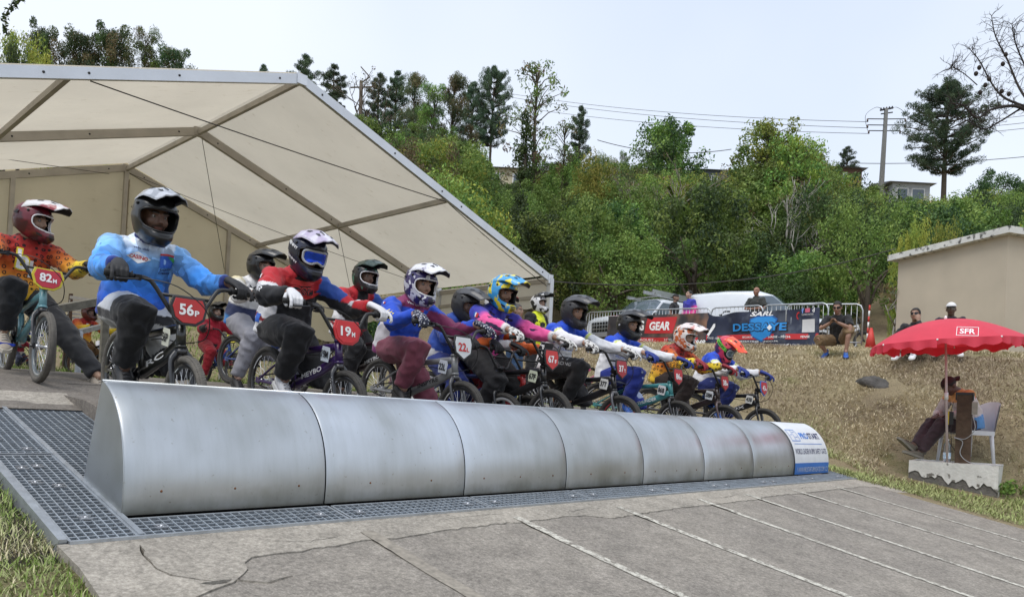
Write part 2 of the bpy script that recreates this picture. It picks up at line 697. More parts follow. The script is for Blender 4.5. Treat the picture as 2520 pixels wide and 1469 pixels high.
M_ASPH = asphalt('worn_asphalt', (0.27, 0.245, 0.21), (0.22, 0.20, 0.175), (0.37, 0.34, 0.30))
M_CONC = asphalt('old_concrete', (0.35, 0.318, 0.27), (0.29, 0.265, 0.228), (0.41, 0.38, 0.33), 0.5)
M_PLAT = asphalt('platform_asphalt', (0.19, 0.168, 0.145), (0.15, 0.135, 0.12), (0.26, 0.24, 0.21))
M_DIRT = mat('crack_dirt', (0.05, 0.042, 0.033), 1.0, var=0.3, scale=30)

def V5(x, y): return (x * 0.3888, 897.7 + y * 0.3888)
def V6(x, y): return (780.6 + x * 0.3799, 910.7 + y * 0.3799)
def V7(x, y): return (1626.2 + x * 0.38, 910.7 + y * 0.38)

CRACK_A = [V5(830, 1085), V5(880, 1140), V5(940, 1230), V5(1000, 1290), V5(1080, 1330), V5(1180, 1345), V5(1270, 1357), V5(1350, 1365)]
CRACK_B = [V5(1490, 1372), V5(1550, 1320), V5(1570, 1250), V5(1600, 1210), V5(1720, 1195), V5(1900, 1175), V5(2060, 1150), V6(0, 1150),
     V6(300, 1105), V6(500, 1085), V6(740, 1050), V6(940, 1020), V6(1240, 985), V6(1390, 975), V6(1560, 950), V6(1740, 940), V6(1900, 958),
     V7(140, 885), V7(300, 872), V7(440, 855), V7(600, 838), V7(700, 815), V7(960, 790), V7(1130, 770), V7(1320, 750), V7(1420, 760), V7(1530, 792)]

def jag(pts, step=0.05, amp=0.012, seed=1):
 r = random.Random(seed)
 out = []
 for a, b in zip(pts[:-1], pts[1:]):
  n = max(1, int((Vector(b) - Vector(a)).length / step))
  for i in range(n):
   t = i / n
   p = Vector(a).lerp(Vector(b), t)
   out.append(Vector((p.x + r.uniform(-amp, amp), p.y + r.uniform(-amp, amp))))
 out.append(Vector(pts[-1]))
 return out

def sheet(name, outer, holes, zf, m, inner_depth=0.05, extra=None):
 """Paved sheet cut by real gaps: outer loop with holes removed, with side walls down into the gaps."""
 pts, edges = [], []
 loops = [outer] + holes
 for lp in loops:
  b = len(pts)
  pts += [Vector((p[0], p[1])) for p in lp]
  edges += [(b + i, b + (i + 1) % len(lp)) for i in range(len(lp))]
 if extra: pts += [Vector(p) for p in extra]
 V, E, F, *_ = delaunay_2d_cdt(pts, edges, [], 1, 1e-5)
 def inside(p, lp):
  c, n = False, len(lp)
  for i in range(n):
   a, b = lp[i], lp[i - 1]
   if (a[1] > p[1]) != (b[1] > p[1]) and p[0] < (b[0] - a[0]) * (p[1] - a[1]) / (b[1] - a[1]) + a[0]: c = not c
  return c
 hb = [(min(p[0] for p in h), max(p[0] for p in h), min(p[1] for p in h), max(p[1] for p in h)) for h in holes]
 keep = []
 for f in F:
  c = (V[f[0]] + V[f[1]] + V[f[2]]) / 3
  bad = False
  for h, bb in zip(holes, hb):
   if bb[0] <= c.x <= bb[1] and bb[2] <= c.y <= bb[3] and inside(c, h):
    bad = True
    break
  if not bad: keep.append(f)
 v3 = [(p.x, p.y, zf(p.x, p.y)) for p in V]
 mb = MB().add(v3, keep, 0, False)
 for lp in loops:
  n = len(lp)
  w = [(p[0], p[1], zf(p[0], p[1])) for p in lp] + [(p[0], p[1], zf(p[0], p[1]) - inner_depth) for p in lp]
  mb.add(w, [(i, (i + 1) % n, n + (i + 1) % n, n + i) for i in range(n)], 0, False)
 o = mb.obj(name, [m])
 tag(o, kind='structure')
 return o

def gap(line, w0, w1, seed):
 """Thin jagged closed loop round a crack line."""
 r = random.Random(seed)
 n = len(line)
 L, R = [], []
 for i in range(n):
  a, b = line[max(0, i - 1)], line[min(n - 1, i + 1)]
  t = (b - a).normalized()
  nrm = Vector((-t.y, t.x))
  k = i / (n - 1)
  w = (w0 + (w1 - w0) * k) * r.uniform(0.45, 1.5)
  if i in (0, n - 1): w = 0.001
  L.append(line[i] + nrm * w)
  R.append(line[i] - nrm * w)
 return L + R[::-1]

def sl2(p):
 q = at_slope(*p)
 return Vector((q.x, q.y))

def slope_z(x, y): return SLOPE * y

def build_ramp():
 ca, cb = [sl2(p) for p in CRACK_A], [sl2(p) for p in CRACK_B]
 hole_c = sl2((545, 1440))
 line_b = jag(cb, 0.045, 0.010, 3)
 endp = Vector((8.35, line_b[-1].y - 0.05))
 # concrete apron between grates and the long crack; asphalt below it
 Yt = -0.262
 left = Vector((-0.31, Yt))
 # the asphalt's upper edge follows crack B, then A's lower part to the left edge
 a_low = jag([hole_c + Vector((0.03, 0.0))] + [Vector((hole_c.x - 0.25, hole_c.y - 0.12)), Vector((hole_c.x - 0.55, hole_c.y - 0.42)), Vector((-0.33, hole_c.y - 0.75))], 0.05, 0.012, 5)
 up = a_low[::-1] + line_b + [endp]
 g = 0.003
 r = random.Random(12)
 asph = [p + Vector((0, -g * r.uniform(0.3, 1.6))) for p in up]
 edge_r = [Vector((8.2 + 0.05 * math.sin(y * 2.1) + r.uniform(-0.03, 0.03), -y)) for y in np.arange(0.75, 9, 0.25)]
 edge_l = [Vector((-0.34 + r.uniform(-0.03, 0.03) - 0.01 * (9 - y), -y)) for y in np.arange(9, 1.6, -0.25)]
 sheet('ramp_asphalt', asph + edge_r + edge_l, [], lambda x, y: SLOPE * y - 0.005, M_ASPH)
 top = [p + Vector((0, g * r.uniform(0.3, 1.6))) for p in up]
 rt = [Vector((8.3, -0.5)), Vector((8.18, Yt))]
 tp = [Vector((x, Yt)) for x in np.arange(8.0, -0.3, -0.4)]
 lf = [left, Vector((-0.30, -0.5)), Vector((-0.32, -0.9))]
 crk = gap(jag(ca[1:], 0.04, 0.008, 6), 0.006, 0.005, 8)
 hol = [hole_c + Vector((math.cos(a) * 0.05 * (1 + 0.35 * math.sin(3 * a)), math.sin(a) * 0.022 * (1 + 0.3 * math.cos(2 * a)) + 0.03)) for a in np.arange(0, 2 * PI, 0.45)]
 holes = [crk, hol]
 for k, (x, y, ln, dy) in enumerate([(0.45, -0.42, 0.35, -0.05), (1.5, -0.36, 0.5, 0.02), (2.5, -0.42, 0.4, 0.03), (4.3, -0.4, 0.5, -0.03), (0.15, -0.75, 0.22, -0.06), (6.2, -0.4, 0.4, 0.02)]):
  holes.append(gap(jag([Vector((x, y)), Vector((x + ln * 0.5, y + dy)), Vector((x + ln, y + dy * 0.4))], 0.04, 0.010, 20 + k), 0.003, 0.003, 30 + k))
 sheet('concrete_apron', top + rt + tp + lf, holes, lambda x, y: SLOPE * y + 0.0, M_CONC)
 o = MB().add([(-0.28, -9, SLOPE * -9 - 0.06), (8.1, -9, SLOPE * -9 - 0.06), (8.1, -0.2, -0.1), (-0.28, -0.2, -0.1)], [(0, 1, 2, 3)]).obj('crack_soil', [M_DIRT])
 tag(o, kind='structure')
 # lane lines: worn paint strips
 paint = bpy.data.materials.new('worn_lane_paint')
 paint.use_nodes = True
 N, L = paint.node_tree.nodes, paint.node_tree.links
 b = N['Principled BSDF']
 b.inputs['Roughness'].default_value = 0.8
 co = N.new('ShaderNodeTexCoord')
 n1 = N.new('ShaderNodeTexNoise')
 n1.inputs['Scale'].default_value = 26
 n1.inputs['Detail'].default_value = 6
 n1.inputs['Roughness'].default_value = 0.75
 L.new(co.outputs['Object'], n1.inputs['Vector'])
 rp = N.new('ShaderNodeValToRGB')
 rp.color_ramp.elements[0].position = 0.40
 rp.color_ramp.elements[0].color = (0.17, 0.15, 0.125, 1)
 rp.color_ramp.elements[1].position = 0.56
 rp.color_ramp.elements[1].color = (0.56, 0.54, 0.47, 1)
 L.new(n1.outputs['Fac'], rp.inputs['Fac'])
 L.new(rp.outputs['Color'], b.inputs['Base Color'])
 faint = mat('faded_lane_paint', (0.262, 0.235, 0.195), 0.9, var=0.35, scale=30, detail=6)
 names = ['first', 'second', 'third', 'fourth', 'fifth', 'sixth', 'seventh']
 for i, x in enumerate([0.98, 2.02, 3.05, 4.15, 5.0, 6.0, 7.05]):
  w = 0.04 if i == 0 else 0.031
  r = random.Random(50 + i)
  V, F = [], []
  ys = np.arange(-0.42, -9, -0.05)
  for j, y in enumerate(ys):
   xo = x + 0.012 * math.sin(y * 1.7 + i) - (0.02 * (y + 0.4) if i in (2, 5, 6) else 0.0) * 2
   za = SLOPE * y + (0.003 if y > -0.75 else -0.001)
   V += [(xo - w * r.uniform(0.9, 1.05), y, za), (xo + w * r.uniform(0.9, 1.05), y, za)]
  F = [(2 * j, 2 * j + 1, 2 * j + 3, 2 * j + 2) for j in range(len(ys) - 1)]
  o = MB().add(V, F).obj('lane_line', [faint if i == 0 else paint])
  tag(o, 'faded painted line, %s lane line counted from the left on the ramp' % names[i], 'lane line', 'painted lane lines on the start ramp')

build_ramp()

def build_platform():
 # raised start platform the bikes stand on, then the flat waiting area behind
 ys = np.concatenate([np.arange(0.56, 3.3, 0.12), np.array([3.4, 3.6])])
 xs = np.concatenate([[0.42], np.arange(0.55, 8.4, 0.25), [8.45]])
 def fz(x, y):
  z = 0.245 + 0.18 * (y - 0.66)
  g = gh(x, min(y, 3.6))
  if y > 1.9:
   t = min(1, (y - 1.9) / 0.6)
   z = z * (1 - t) + (g + 0.011) * t
  return z
 V, F = [], []
 for x in xs:
  for y in ys: V.append((x, y, fz(x, y)))
 n = len(ys)
 for i in range(len(xs) - 1):
  for j in range(n - 1): F.append((i * n + j, (i + 1) * n + j, (i + 1) * n + j + 1, i * n + j + 1))
 mb = MB().add(V, F)
 for x in (xs[0], xs[-1]):
  b = []
  for y in ys: b += [(x, y, fz(x, y)), (x, y, SLOPE * y - 0.1)]
  mb.add(b, [(2 * j, 2 * j + 1, 2 * j + 3, 2 * j + 2) for j in range(n - 1)])
 b = []
 for x in xs: b += [(x, ys[0], fz(x, ys[0])), (x, ys[0], 0.0)]
 mb.add(b, [(2 * j, 2 * j + 1, 2 * j + 3, 2 * j + 2) for j in range(len(xs) - 1)])
 tag(mb.obj('start_platform', [M_PLAT]), kind='structure')
 # waiting area paving
 V, F = [], []
 r = random.Random(5)
 xs = np.arange(-2.2, 9.01, 0.28)
 ys = np.arange(1.95, 6.4, 0.2)
 for i, x in enumerate(xs):
  for j, y in enumerate(ys):
   yy = y + (r.uniform(-0.12, 0.12) if j == len(ys) - 1 else 0)
   xx = x
   if i == 0: xx = x + 0.35 * (y - 2) + r.uniform(-0.1, 0.1)
   V.append((xx, yy, gh(max(xx, -50), yy) + 0.014))
 n = len(ys)
 for i in range(len(xs) - 1):
  for j in range(n - 1):
   if 0.5 < xs[i] < 8.0 and ys[j] < 2.9: continue
   F.append((i * n + j, (i + 1) * n + j, (i + 1) * n + j + 1, i * n + j + 1))
 tag(MB().add(V, F).obj('waiting_area_pavement', [M_PLAT]), kind='structure')
 # narrow concrete sill behind the grates
 V, F = [], []
 xs = np.arange(-1.2, 0.6, 0.15)
 for x in xs: V += [(x, 1.98, SLOPE * 1.98 + 0.004), (x, 2.42 + r.uniform(-0.03, 0.03), gh(x, 2.42) + 0.03)]
 F = [(2 * j, 2 * j + 2, 2 * j + 3, 2 * j + 1) for j in range(len(xs) - 1)]
 tag(MB().add(V, F).obj('concrete_sill', [M_CONC]), kind='structure')

build_platform()

# ------------------------------------------------------------------ steel grates
def grate_meshes(w, l, pitch_x, pitch_y):
 """Grate in local xy, x across, y along; frame, bearing bars (serrated strips), cross rods."""
 fr = MB()
 t, h = 0.012, 0.035
 for (a, b) in [((0, 0), (w, 0)), ((w, 0), (w, l)), ((w, l), (0, l)), ((0, l), (0, 0))]:
  fr.bar((a[0], a[1], -h / 2), (b[0], b[1], -h / 2), t, h)
 br = MB()
 n = max(2, int(round(w / pitch_x)))
 for i in range(1, n):
  br.bar((w * i / n, 0, -0.016), (w * i / n, l, -0.016), 0.0055, 0.030)
 cr = MB()
 m_ = max(2, int(round(l / pitch_y)))
 for j in range(1, m_):
  y = l * j / m_
  cr.bar((0, y, -0.007), (w, y, -0.007), 0.007, 0.010)
 return fr.mesh('grate_frame'), br.mesh('grate_bars'), cr.mesh('grate_rods')

TILT = math.atan(SLOPE)
M_GRATE = mat('grate_steel', (0.38, 0.42, 0.46), 0.45, 0.6, var=0.25, scale=20)

def make_grate(x, y, w, l, label, px=0.034, py=0.034, clips=(), share=None):
 e = empty('steel_grate', (x, y, SLOPE * y + 0.004), (TILT, 0, 0))
 tag(e, label, 'grate', 'steel grates round the start gate')
 ms = share or grate_meshes(w, l, px, py)
 new_obj('frame', ms[0], e, M_GALV)
 tag(new_obj('bearing_bars', ms[1], e, M_GRATE), kind='stuff')
 tag(new_obj('serrated_rods', ms[2], e, M_GRATE), kind='stuff')
 for (cx_, cy_) in clips:
  mb = MB().box((cx_, cy_, 0.004), (0.05, 0.006, 0.006)).box((cx_, cy_ + 0.03, 0.004), (0.05, 0.006, 0.006)).box((cx_, cy_ + 0.015, 0.0), (0.026, 0.03, 0.004)).ball((cx_, cy_ + 0.015, 0.006), (0.007, 0.007, 0.005), 8, 5)
  mb.obj('clip', [M_ALU], e)
 return ms

CL = 1 / math.cos(TILT)
sh = None
for k in range(8):
 nm = ['first', 'second', 'third', 'fourth', 'fifth', 'sixth', 'seventh', 'eighth'][k]
 sh = make_grate(k * 1.0 + 0.012, -0.245, 0.976, 0.20, 'narrow steel grate strip in front of the curved gate, %s from the near end' % nm, 0.04, 0.042,
     clips=((0.09, 0.06), (0.86, 0.06)), share=sh)
make_grate(8.012, -0.245, 0.22, 0.42, 'short steel grate beyond the far printed end of the gate', clips=((0.1, 0.1),))
make_grate(-0.262, -0.245, 0.245, 1.20, 'long steel grate lying at the near left end of the gate', 0.034, 0.042, clips=((0.06, 0.95), (0.13, 0.98), (0.06, 0.72), (0.14, 0.66), (0.12, 0.22)))
make_grate(-0.262, 0.975, 0.245, 1.0, 'steel grate behind the long one, left of the gate', 0.034, 0.042, clips=((0.06, 0.25), (0.16, 0.05)))
make_grate(-0.515, 0.975, 0.24, 1.0, 'outer left steel grate at the picture edge', 0.034, 0.042)
make_grate(0.012, 0.56, 0.56, 1.43, 'steel grate tucked behind the near end of the gate', 0.04, 0.042)

def side_beam():
 mb = MB()
 mb.bar((-0.005, -0.245, SLOPE * -0.245 - 0.012), (-0.005, 1.99, SLOPE * 1.99 - 0.012), 0.022, 0.05)
 o = mb.obj('steel_channel', [M_GALV])
 tag(o, 'galvanised channel running between the left grates beside the gate', 'steel channel')
 mb = MB()
 mb.bar((-0.29, -0.25, SLOPE * -0.25 - 0.02), (-0.29, 0.965, SLOPE * 0.965 - 0.02), 0.03, 0.07)
 o = mb.obj('steel_edge_beam', [M_GALV])
 tag(o, 'galvanised edge beam along the left grates beside the grass', 'steel beam')
 mb = MB()
 mb.bar((-0.27, -0.262, SLOPE * -0.262 - 0.02), (8.24, -0.262, SLOPE * -0.262 - 0.02), 0.022, 0.06)
 o = mb.obj('front_edge_beam', [M_GALV])
 tag(o, 'long galvanised beam along the front edge of the grates', 'steel beam')
 # dark pit under the grates
 mb = MB()
 mb.add([(-0.75, -0.24, SLOPE * -0.24 - 0.11), (8.25, -0.24, SLOPE * -0.24 - 0.11), (8.25, 2.0, SLOPE * 2 - 0.11), (-0.75, 2.0, SLOPE * 2 - 0.11)], [(0, 1, 2, 3)])
 tag(mb.obj('grate_pit_floor', [M_DIRT]), kind='structure')

side_beam()

# ------------------------------------------------------------------ the start gate
GATE_TOP = (0.314, 0.576)

def gate_profile(n=22):
 """Front curve from the toe (Y=0, Z=0) to the top lip, convex, then the straight back."""
 P0, P1, P2, P3 = Vector((0.0, 0.0)), Vector((-0.035, 0.26)), Vector((0.07, 0.50)), Vector(GATE_TOP)
 pts = []
 for i in range(n):
  t = i / (n - 1)
  pts.append(P0 * (1 - t) ** 3 + P1 * 3 * t * (1 - t) ** 2 + P2 * 3 * t * t * (1 - t) + P3 * t ** 3)
 return pts

def gate_metal():
 m = bpy.data.materials.new('weathered_gate_steel')
 m.use_nodes = True
 N, L = m.node_tree.nodes, m.node_tree.links
 b = N['Principled BSDF']
 b.inputs['Metallic'].default_value = 0.9
 co = N.new('ShaderNodeTexCoord')
 mp = N.new('ShaderNodeMapping')
 mp.inputs['Scale'].default_value = (9, 1.2, 1.2)
 L.new(co.outputs['Object'], mp.inputs['Vector'])
 def nz(scale, det, vec=None, rough=0.6):
  n = N.new('ShaderNodeTexNoise')
  n.inputs['Scale'].default_value = scale
  n.inputs['Detail'].default_value = det
  n.inputs['Roughness'].default_value = rough
  L.new(vec or co.outputs['Object'], n.inputs['Vector'])
  return n.outputs['Fac']
 def ramp(src, stops):
  r = N.new('ShaderNodeValToRGB')
  els = r.color_ramp.elements
  while len(els) < len(stops): els.new(0.5)
  for e, (p, c) in zip(els, stops):
   e.position = p
   e.color = (c[0], c[1], c[2], 1)
  L.new(src, r.inputs['Fac'])
  return r.outputs['Color']
 def mul(a, c):
  x = N.new('ShaderNodeMix')
  x.data_type = 'RGBA'
  x.blend_type = 'MULTIPLY'
  x.inputs[0].default_value = 1
  L.new(a, x.inputs[6])
  L.new(c, x.inputs[7])
  return x.outputs[2]
 pos = N.new('ShaderNodeSeparateXYZ')
 L.new(co.outputs['Object'], pos.inputs[0])
 base = ramp(nz(1.3, 3), [(0.30, (0.36, 0.375, 0.37)), (0.5, (0.50, 0.525, 0.545)), (0.68, (0.61, 0.645, 0.69))])
 streak = ramp(nz(3.0, 6, mp.outputs['Vector'], 0.7), [(0.3, (0.93, 0.93, 0.92)), (0.55, (1, 1, 1)), (0.75, (1.03, 1.03, 1.03))])
 spots = ramp(nz(46, 3), [(0.25, (0.7, 0.66, 0.6)), (0.33, (1, 1, 1))])
 c = mul(mul(base, streak), spots)
 # dirt film with greenish tinge low down and near the top lip
 zz = N.new('ShaderNodeMapRange')
 zz.inputs['From Min'].default_value = 0.0
 zz.inputs['From Max'].default_value = 0.16
 L.new(pos.outputs['Z'], zz.inputs['Value'])
 nn = N.new('ShaderNodeMath')
 nn.operation = 'MULTIPLY_ADD'
 L.new(nz(5, 5), nn.inputs[0])
 nn.inputs[1].default_value = 1.6
 nn.inputs[2].default_value = -0.55
 ad = N.new('ShaderNodeMath')
 ad.operation = 'ADD'
 ad.use_clamp = True
 L.new(nn.outputs[0], ad.inputs[0])
 L.new(zz.outputs[0], ad.inputs[1])
 dirt = ramp(ad.outputs[0], [(0.0, (0.60, 0.59, 0.52)), (0.8, (1, 1, 1))])
 c = mul(c, dirt)
 L.new(c, b.inputs['Base Color'])
 rr = N.new('ShaderNodeMapRange')
 rr.inputs['To Min'].default_value = 0.30
 rr.inputs['To Max'].default_value = 0.50
 L.new(nz(2.2, 4), rr.inputs['Value'])
 L.new(rr.outputs[0], b.inputs['Roughness'])
 bp = N.new('ShaderNodeBump')
 bp.inputs['Strength'].default_value = 0.08
 L.new(nz(7, 3), bp.inputs['Height'])
 L.new(bp.outputs['Normal'], b.inputs['Normal'])
 return m

M_GATE = gate_metal()
M_RUST = mat('rust', (0.16, 0.07, 0.03), 0.95, var=0.4, scale=60)

def build_gate():
 g = empty('start_gate', (4, 0.2, 0))
 tag(g, 'long curved galvanised steel start gate across the ramp in front of the riders', 'start gate')
 off = Vector((4, 0.2, 0))
 prof = gate_profile()
 def skin(x0, x1, lift=0.0, p=prof):
  n = len(p)
  V, F = [], []
  for x in (x0, x1):
   for q in p:
    V.append(Vector((x, q.x - lift, q.y + lift * 0.4)) - off)
  F = [(j, n + j, n + j + 1, j + 1) for j in range(n - 1)]
  return V, F
 me = None
 for k in range(8):
  x0, x1 = k + 0.0035, k + 0.9965
  # gently bulged sheet with a folded edge
  n = len(prof)
  xs = [x0, x0 + 0.012, x0 + 0.1, (x0 + x1) / 2, x1 - 0.1, x1 - 0.012, x1]
  dl = [-0.006, 0.0, 0.001, 0.003, 0.001, 0.0, -0.006]
  V, F = [], []
  for x, d in zip(xs, dl):
   for i, q in enumerate(prof):
    V.append(Vector((x, q.x - d, q.y + d * 0.3)) - off)
  for a in range(len(xs) - 1):
   F += [(a * n + j, (a + 1) * n + j, (a + 1) * n + j + 1, a * n + j + 1) for j in range(n - 1)]
  o = MB().add(V, F).obj('curved_panel', [M_GATE], g)
  # screws with rust rings low on the panel
  for sx in ((0.28, 0.72) if k % 2 else (0.16, 0.5, 0.84)):
   q = prof[3]
   mb = MB().ball(Vector((k + sx, q.x - 0.002, q.y - 0.01)) - off, (0.006, 0.004, 0.006), 8, 5)
   mb.obj('screw', [M_RUST], o)
 # seam backing strips, dark
 mb = MB()
 V, F = skin(0.004, 7.996, -0.012)
 mb.add(V, F)
 mb.obj('inner_skin', [M_DARKMETAL], g)
 # end plates
 base_back = Vector((0.0, 0.497, 0.099))
 for x, s in ((0.0, -1), (8.0, 1)):
  pl = [Vector((x, q.x + 0.002, q.y - 0.001)) - off for q in prof] + [Vector((x, GATE_TOP[0] + 0.012, GATE_TOP[1] - 0.01)) - off, Vector((x, 0.497, 0.099)) - off]
  n = len(pl)
  pl2 = [p + Vector((-s * 0.003, 0, 0)) for p in pl]
  F = [tuple(range(n)), tuple(range(2 * n - 1, n - 1, -1))] + [(i, (i + 1) % n, n + (i + 1) % n, n + i) for i in range(n)]
  MB().add(pl + pl2, F, 0, False).obj('end_plate', [M_GATE], g)
 MB().add([Vector((0.004, GATE_TOP[0] + 0.008, GATE_TOP[1] - 0.006)) - off, Vector((7.996, GATE_TOP[0] + 0.008, GATE_TOP[1] - 0.006)) - off,
     Vector((7.996, 0.493, 0.099)) - off, Vector((0.004, 0.493, 0.099)) - off], [(0, 1, 2, 3)]).obj('back_plate', [M_GATE], g)
 mb = MB().tube([Vector((0.0, GATE_TOP[0] + 0.003, GATE_TOP[1] - 0.001)) - off, Vector((8.0, GATE_TOP[0] + 0.003, GATE_TOP[1] - 0.001)) - off], 0.007, 8)
 mb.obj('top_lip', [M_GATE], g)
 # printed sheet on the last panel
 n = len(prof)
 def on_curve(t):
  f = t * (n - 1)
  i = min(int(f), n - 2)
  return prof[i].lerp(prof[i + 1], f - i)
 # arc length table
 S = [0.0]
 for a, b in zip(prof[:-1], prof[1:]): S.append(S[-1] + (b - a).length)
 def by_len(s):
  s = min(max(s, 0), S[-1])
  for i in range(n - 1):
   if S[i + 1] >= s:
    return prof[i].lerp(prof[i + 1], (s - S[i]) / (S[i + 1] - S[i])), (prof[i + 1] - prof[i]).normalized()
  return prof[-1], (prof[-1] - prof[-2]).normalized()
 def put(u, s, lift):
  q, t = by_len(s)
  nr = Vector((-t.y, t.x))
  return Vector((7.0 + u, q.x + nr.x * lift, q.y + nr.y * lift)) - off
 white = mat('white_vinyl', (0.72, 0.75, 0.78), 0.4, var=0.06, scale=9)
 blue = mat('blue_vinyl', (0.03, 0.17, 0.55), 0.4, var=0.06)
 L = S[-1]
 def strip(u0, u1, s0, s1, m, nm, lift=0.006):
  k = 24
  V, F = [], []
  for i in range(k):
   s = s0 + (s1 - s0) * i / (k - 1)
   V += [put(u0, s, lift), put(u1, s, lift)]
  F = [(2 * i, 2 * i + 1, 2 * i + 3, 2 * i + 2) for i in range(k - 1)]
  return MB().add(V, F).obj(nm, [m], g)
 strip(0.006, 0.992, 0.13, L * 0.985, white, 'printed_sheet')
 strip(0.006, 0.992, 0.004, 0.13, blue, 'blue_band')
 def words(txt, u, s, w, h, m, bold=0.02, shear=0.0):
  V, F = text_fit(txt, w, h, bold, shear)
  P = [put(u + v[0], s + v[1], 0.0085) for v in V]
  me = bpy.data.meshes.new('lettering')
  me.from_pydata(P, [], F)
  new_obj('lettering', me, g, m)
 pb = flatm('prostart_blue', (0.05, 0.2, 0.6))
 words('PRO', 0.46, 0.452, 0.22, 0.085, pb, 0.03)
 words('START', 0.75, 0.452, 0.33, 0.085, P_NAVY, 0.03)
 words('WORLD LEADER IN BMX SAFETY GATES', 0.5, 0.26, 0.90, 0.062, P_NAVY, 0.0)
 words('f  WWW.PROSTART-BMXGATES.COM', 0.46, 0.055, 0.80, 0.055, flatm('pale_print', (0.55, 0.62, 0.7)), 0.0)
 # logo: open boxes and the thin swoosh line
 def rect(u0, u1, s0, s1, w=0.008, m=pb):
  for (a, b, c, d) in ((u0, u1, s0, s0 + w), (u0, u1, s1 - w, s1), (u0, u0 + w, s0 + w, s1 - w), (u1 - w, u1, s0 + w, s1 - w)):
   strip(a, b, c, d, m, 'logo_line', 0.0088)
 rect(0.06, 0.29, 0.38, 0.54)
 strip(0.17, 0.178, 0.39, 0.53, pb, 'logo_line', 0.0088)
 strip(0.10, 0.15, 0.46, 0.467, pb, 'logo_line', 0.0088)
 strip(0.20, 0.26, 0.43, 0.437, pb, 'logo_line', 0.0088)
 strip(0.20, 0.26, 0.50, 0.507, pb, 'logo_line', 0.0088)
 strip(0.08, 0.88, 0.345, 0.351, pb, 'logo_line', 0.0088)
 rect(0.90, 0.95, 0.03, 0.08, 0.006, flatm('pale_print', (0.55, 0.62, 0.7)))

build_gate()


# ------------------------------------------------------------------ marquee tent
M_CANVAS = bpy.data.materials.new('tent_canvas')
M_CANVAS.use_nodes = True

def _canvas(m, base, trans, tf):
 N, L = m.node_tree.nodes, m.node_tree.links
 b = N['Principled BSDF']
 out = N['Material Output']
 co = N.new('ShaderNodeTexCoord')
 def nz(sc, det, rough=0.6, vec=None):
  n = N.new('ShaderNodeTexNoise')
  n.inputs['Scale'].default_value = sc
  n.inputs['Detail'].default_value = det
  n.inputs['Roughness'].default_value = rough
  L.new(vec or co.outputs['Object'], n.inputs['Vector'])
  return n.outputs['Fac']
 def ramp(src, stops):
  r = N.new('ShaderNodeValToRGB')
  els = r.color_ramp.elements
  while len(els) < len(stops): els.new(0.5)
  for e, (p, c) in zip(els, stops):
   e.position = p
   e.color = (c[0], c[1], c[2], 1)
  L.new(src, r.inputs['Fac'])
  return r.outputs['Color']
 def mul(a, c):
  x = N.new('ShaderNodeMix')
  x.data_type = 'RGBA'
  x.blend_type = 'MULTIPLY'
  x.inputs[0].default_value = 1
  L.new(a, x.inputs[6])
  L.new(c, x.inputs[7])
  return x.outputs[2]
 g = ramp(nz(0.8, 5), [(0.3, [k * 0.86 for k in base]), (0.7, base)])
 mp = N.new('ShaderNodeMapping')
 mp.inputs['Scale'].default_value = (1.2, 5, 5)
 L.new(co.outputs['Object'], mp.inputs['Vector'])
 st = ramp(nz(2.2, 6, 0.75, mp.outputs['Vector']), [(0.27, (0.72, 0.68, 0.6)), (0.4, (1, 1, 1))])
 c = mul(g, st)
 L.new(c, b.inputs['Base Color'])
 b.inputs['Roughness'].default_value = 0.7
 tr = N.new('ShaderNodeBsdfTranslucent')
 t2 = mul(c, ramp(nz(0.5, 3), [(0.2, trans), (0.8, trans)]))
 L.new(t2, tr.inputs['Color'])
 mx = N.new('ShaderNodeMixShader')
 mx.inputs[0].default_value = tf
 L.new(b.outputs[0], mx.inputs[1])
 L.new(tr.outputs[0], mx.inputs[2])
 L.new(mx.outputs[0], out.inputs['Surface'])
 bp = N.new('ShaderNodeBump')
 bp.inputs['Strength'].default_value = 0.12
 bp.inputs['Distance'].default_value = 0.05
 L.new(nz(1.5, 4), bp.inputs['Height'])
 L.new(bp.outputs['Normal'], b.inputs['Normal'])

_canvas(M_CANVAS, (0.71, 0.675, 0.605), (0.97, 0.93, 0.85), 0.52)
M_WALLC = bpy.data.materials.new('tent_wall_canvas')
M_WALLC.use_nodes = True
_canvas(M_WALLC, (0.67, 0.62, 0.51), (0.97, 0.91, 0.77), 0.48)
M_TENTALU = mat('tent_beam', (0.42, 0.39, 0.345), 0.5, 0.35, var=0.15, scale=4)
M_TENTEDGE = mat('tent_edge_alu', (0.60, 0.62, 0.65), 0.38, 0.6, var=0.08, scale=3)
M_CABLE = mat('steel_cable', (0.05, 0.045, 0.04), 0.6, 0.3, var=0.1)

TX0, TZ0 = 3.735, 4.675         # ridge
TXE, TZE = 8.83, 2.94           # right eave
TSL = (TZ0 - TZE) / (TXE - TX0)
TY = [5.27, 8.27, 11.27]
TXL = TX0 - (TXE - TX0)         # left eave

def tz(x): return TZ0 - TSL * abs(x - TX0)

BOLT = MB().ball((0, 0, 0), (0.014, 0.01, 0.014), 6, 4).mesh('bolt')

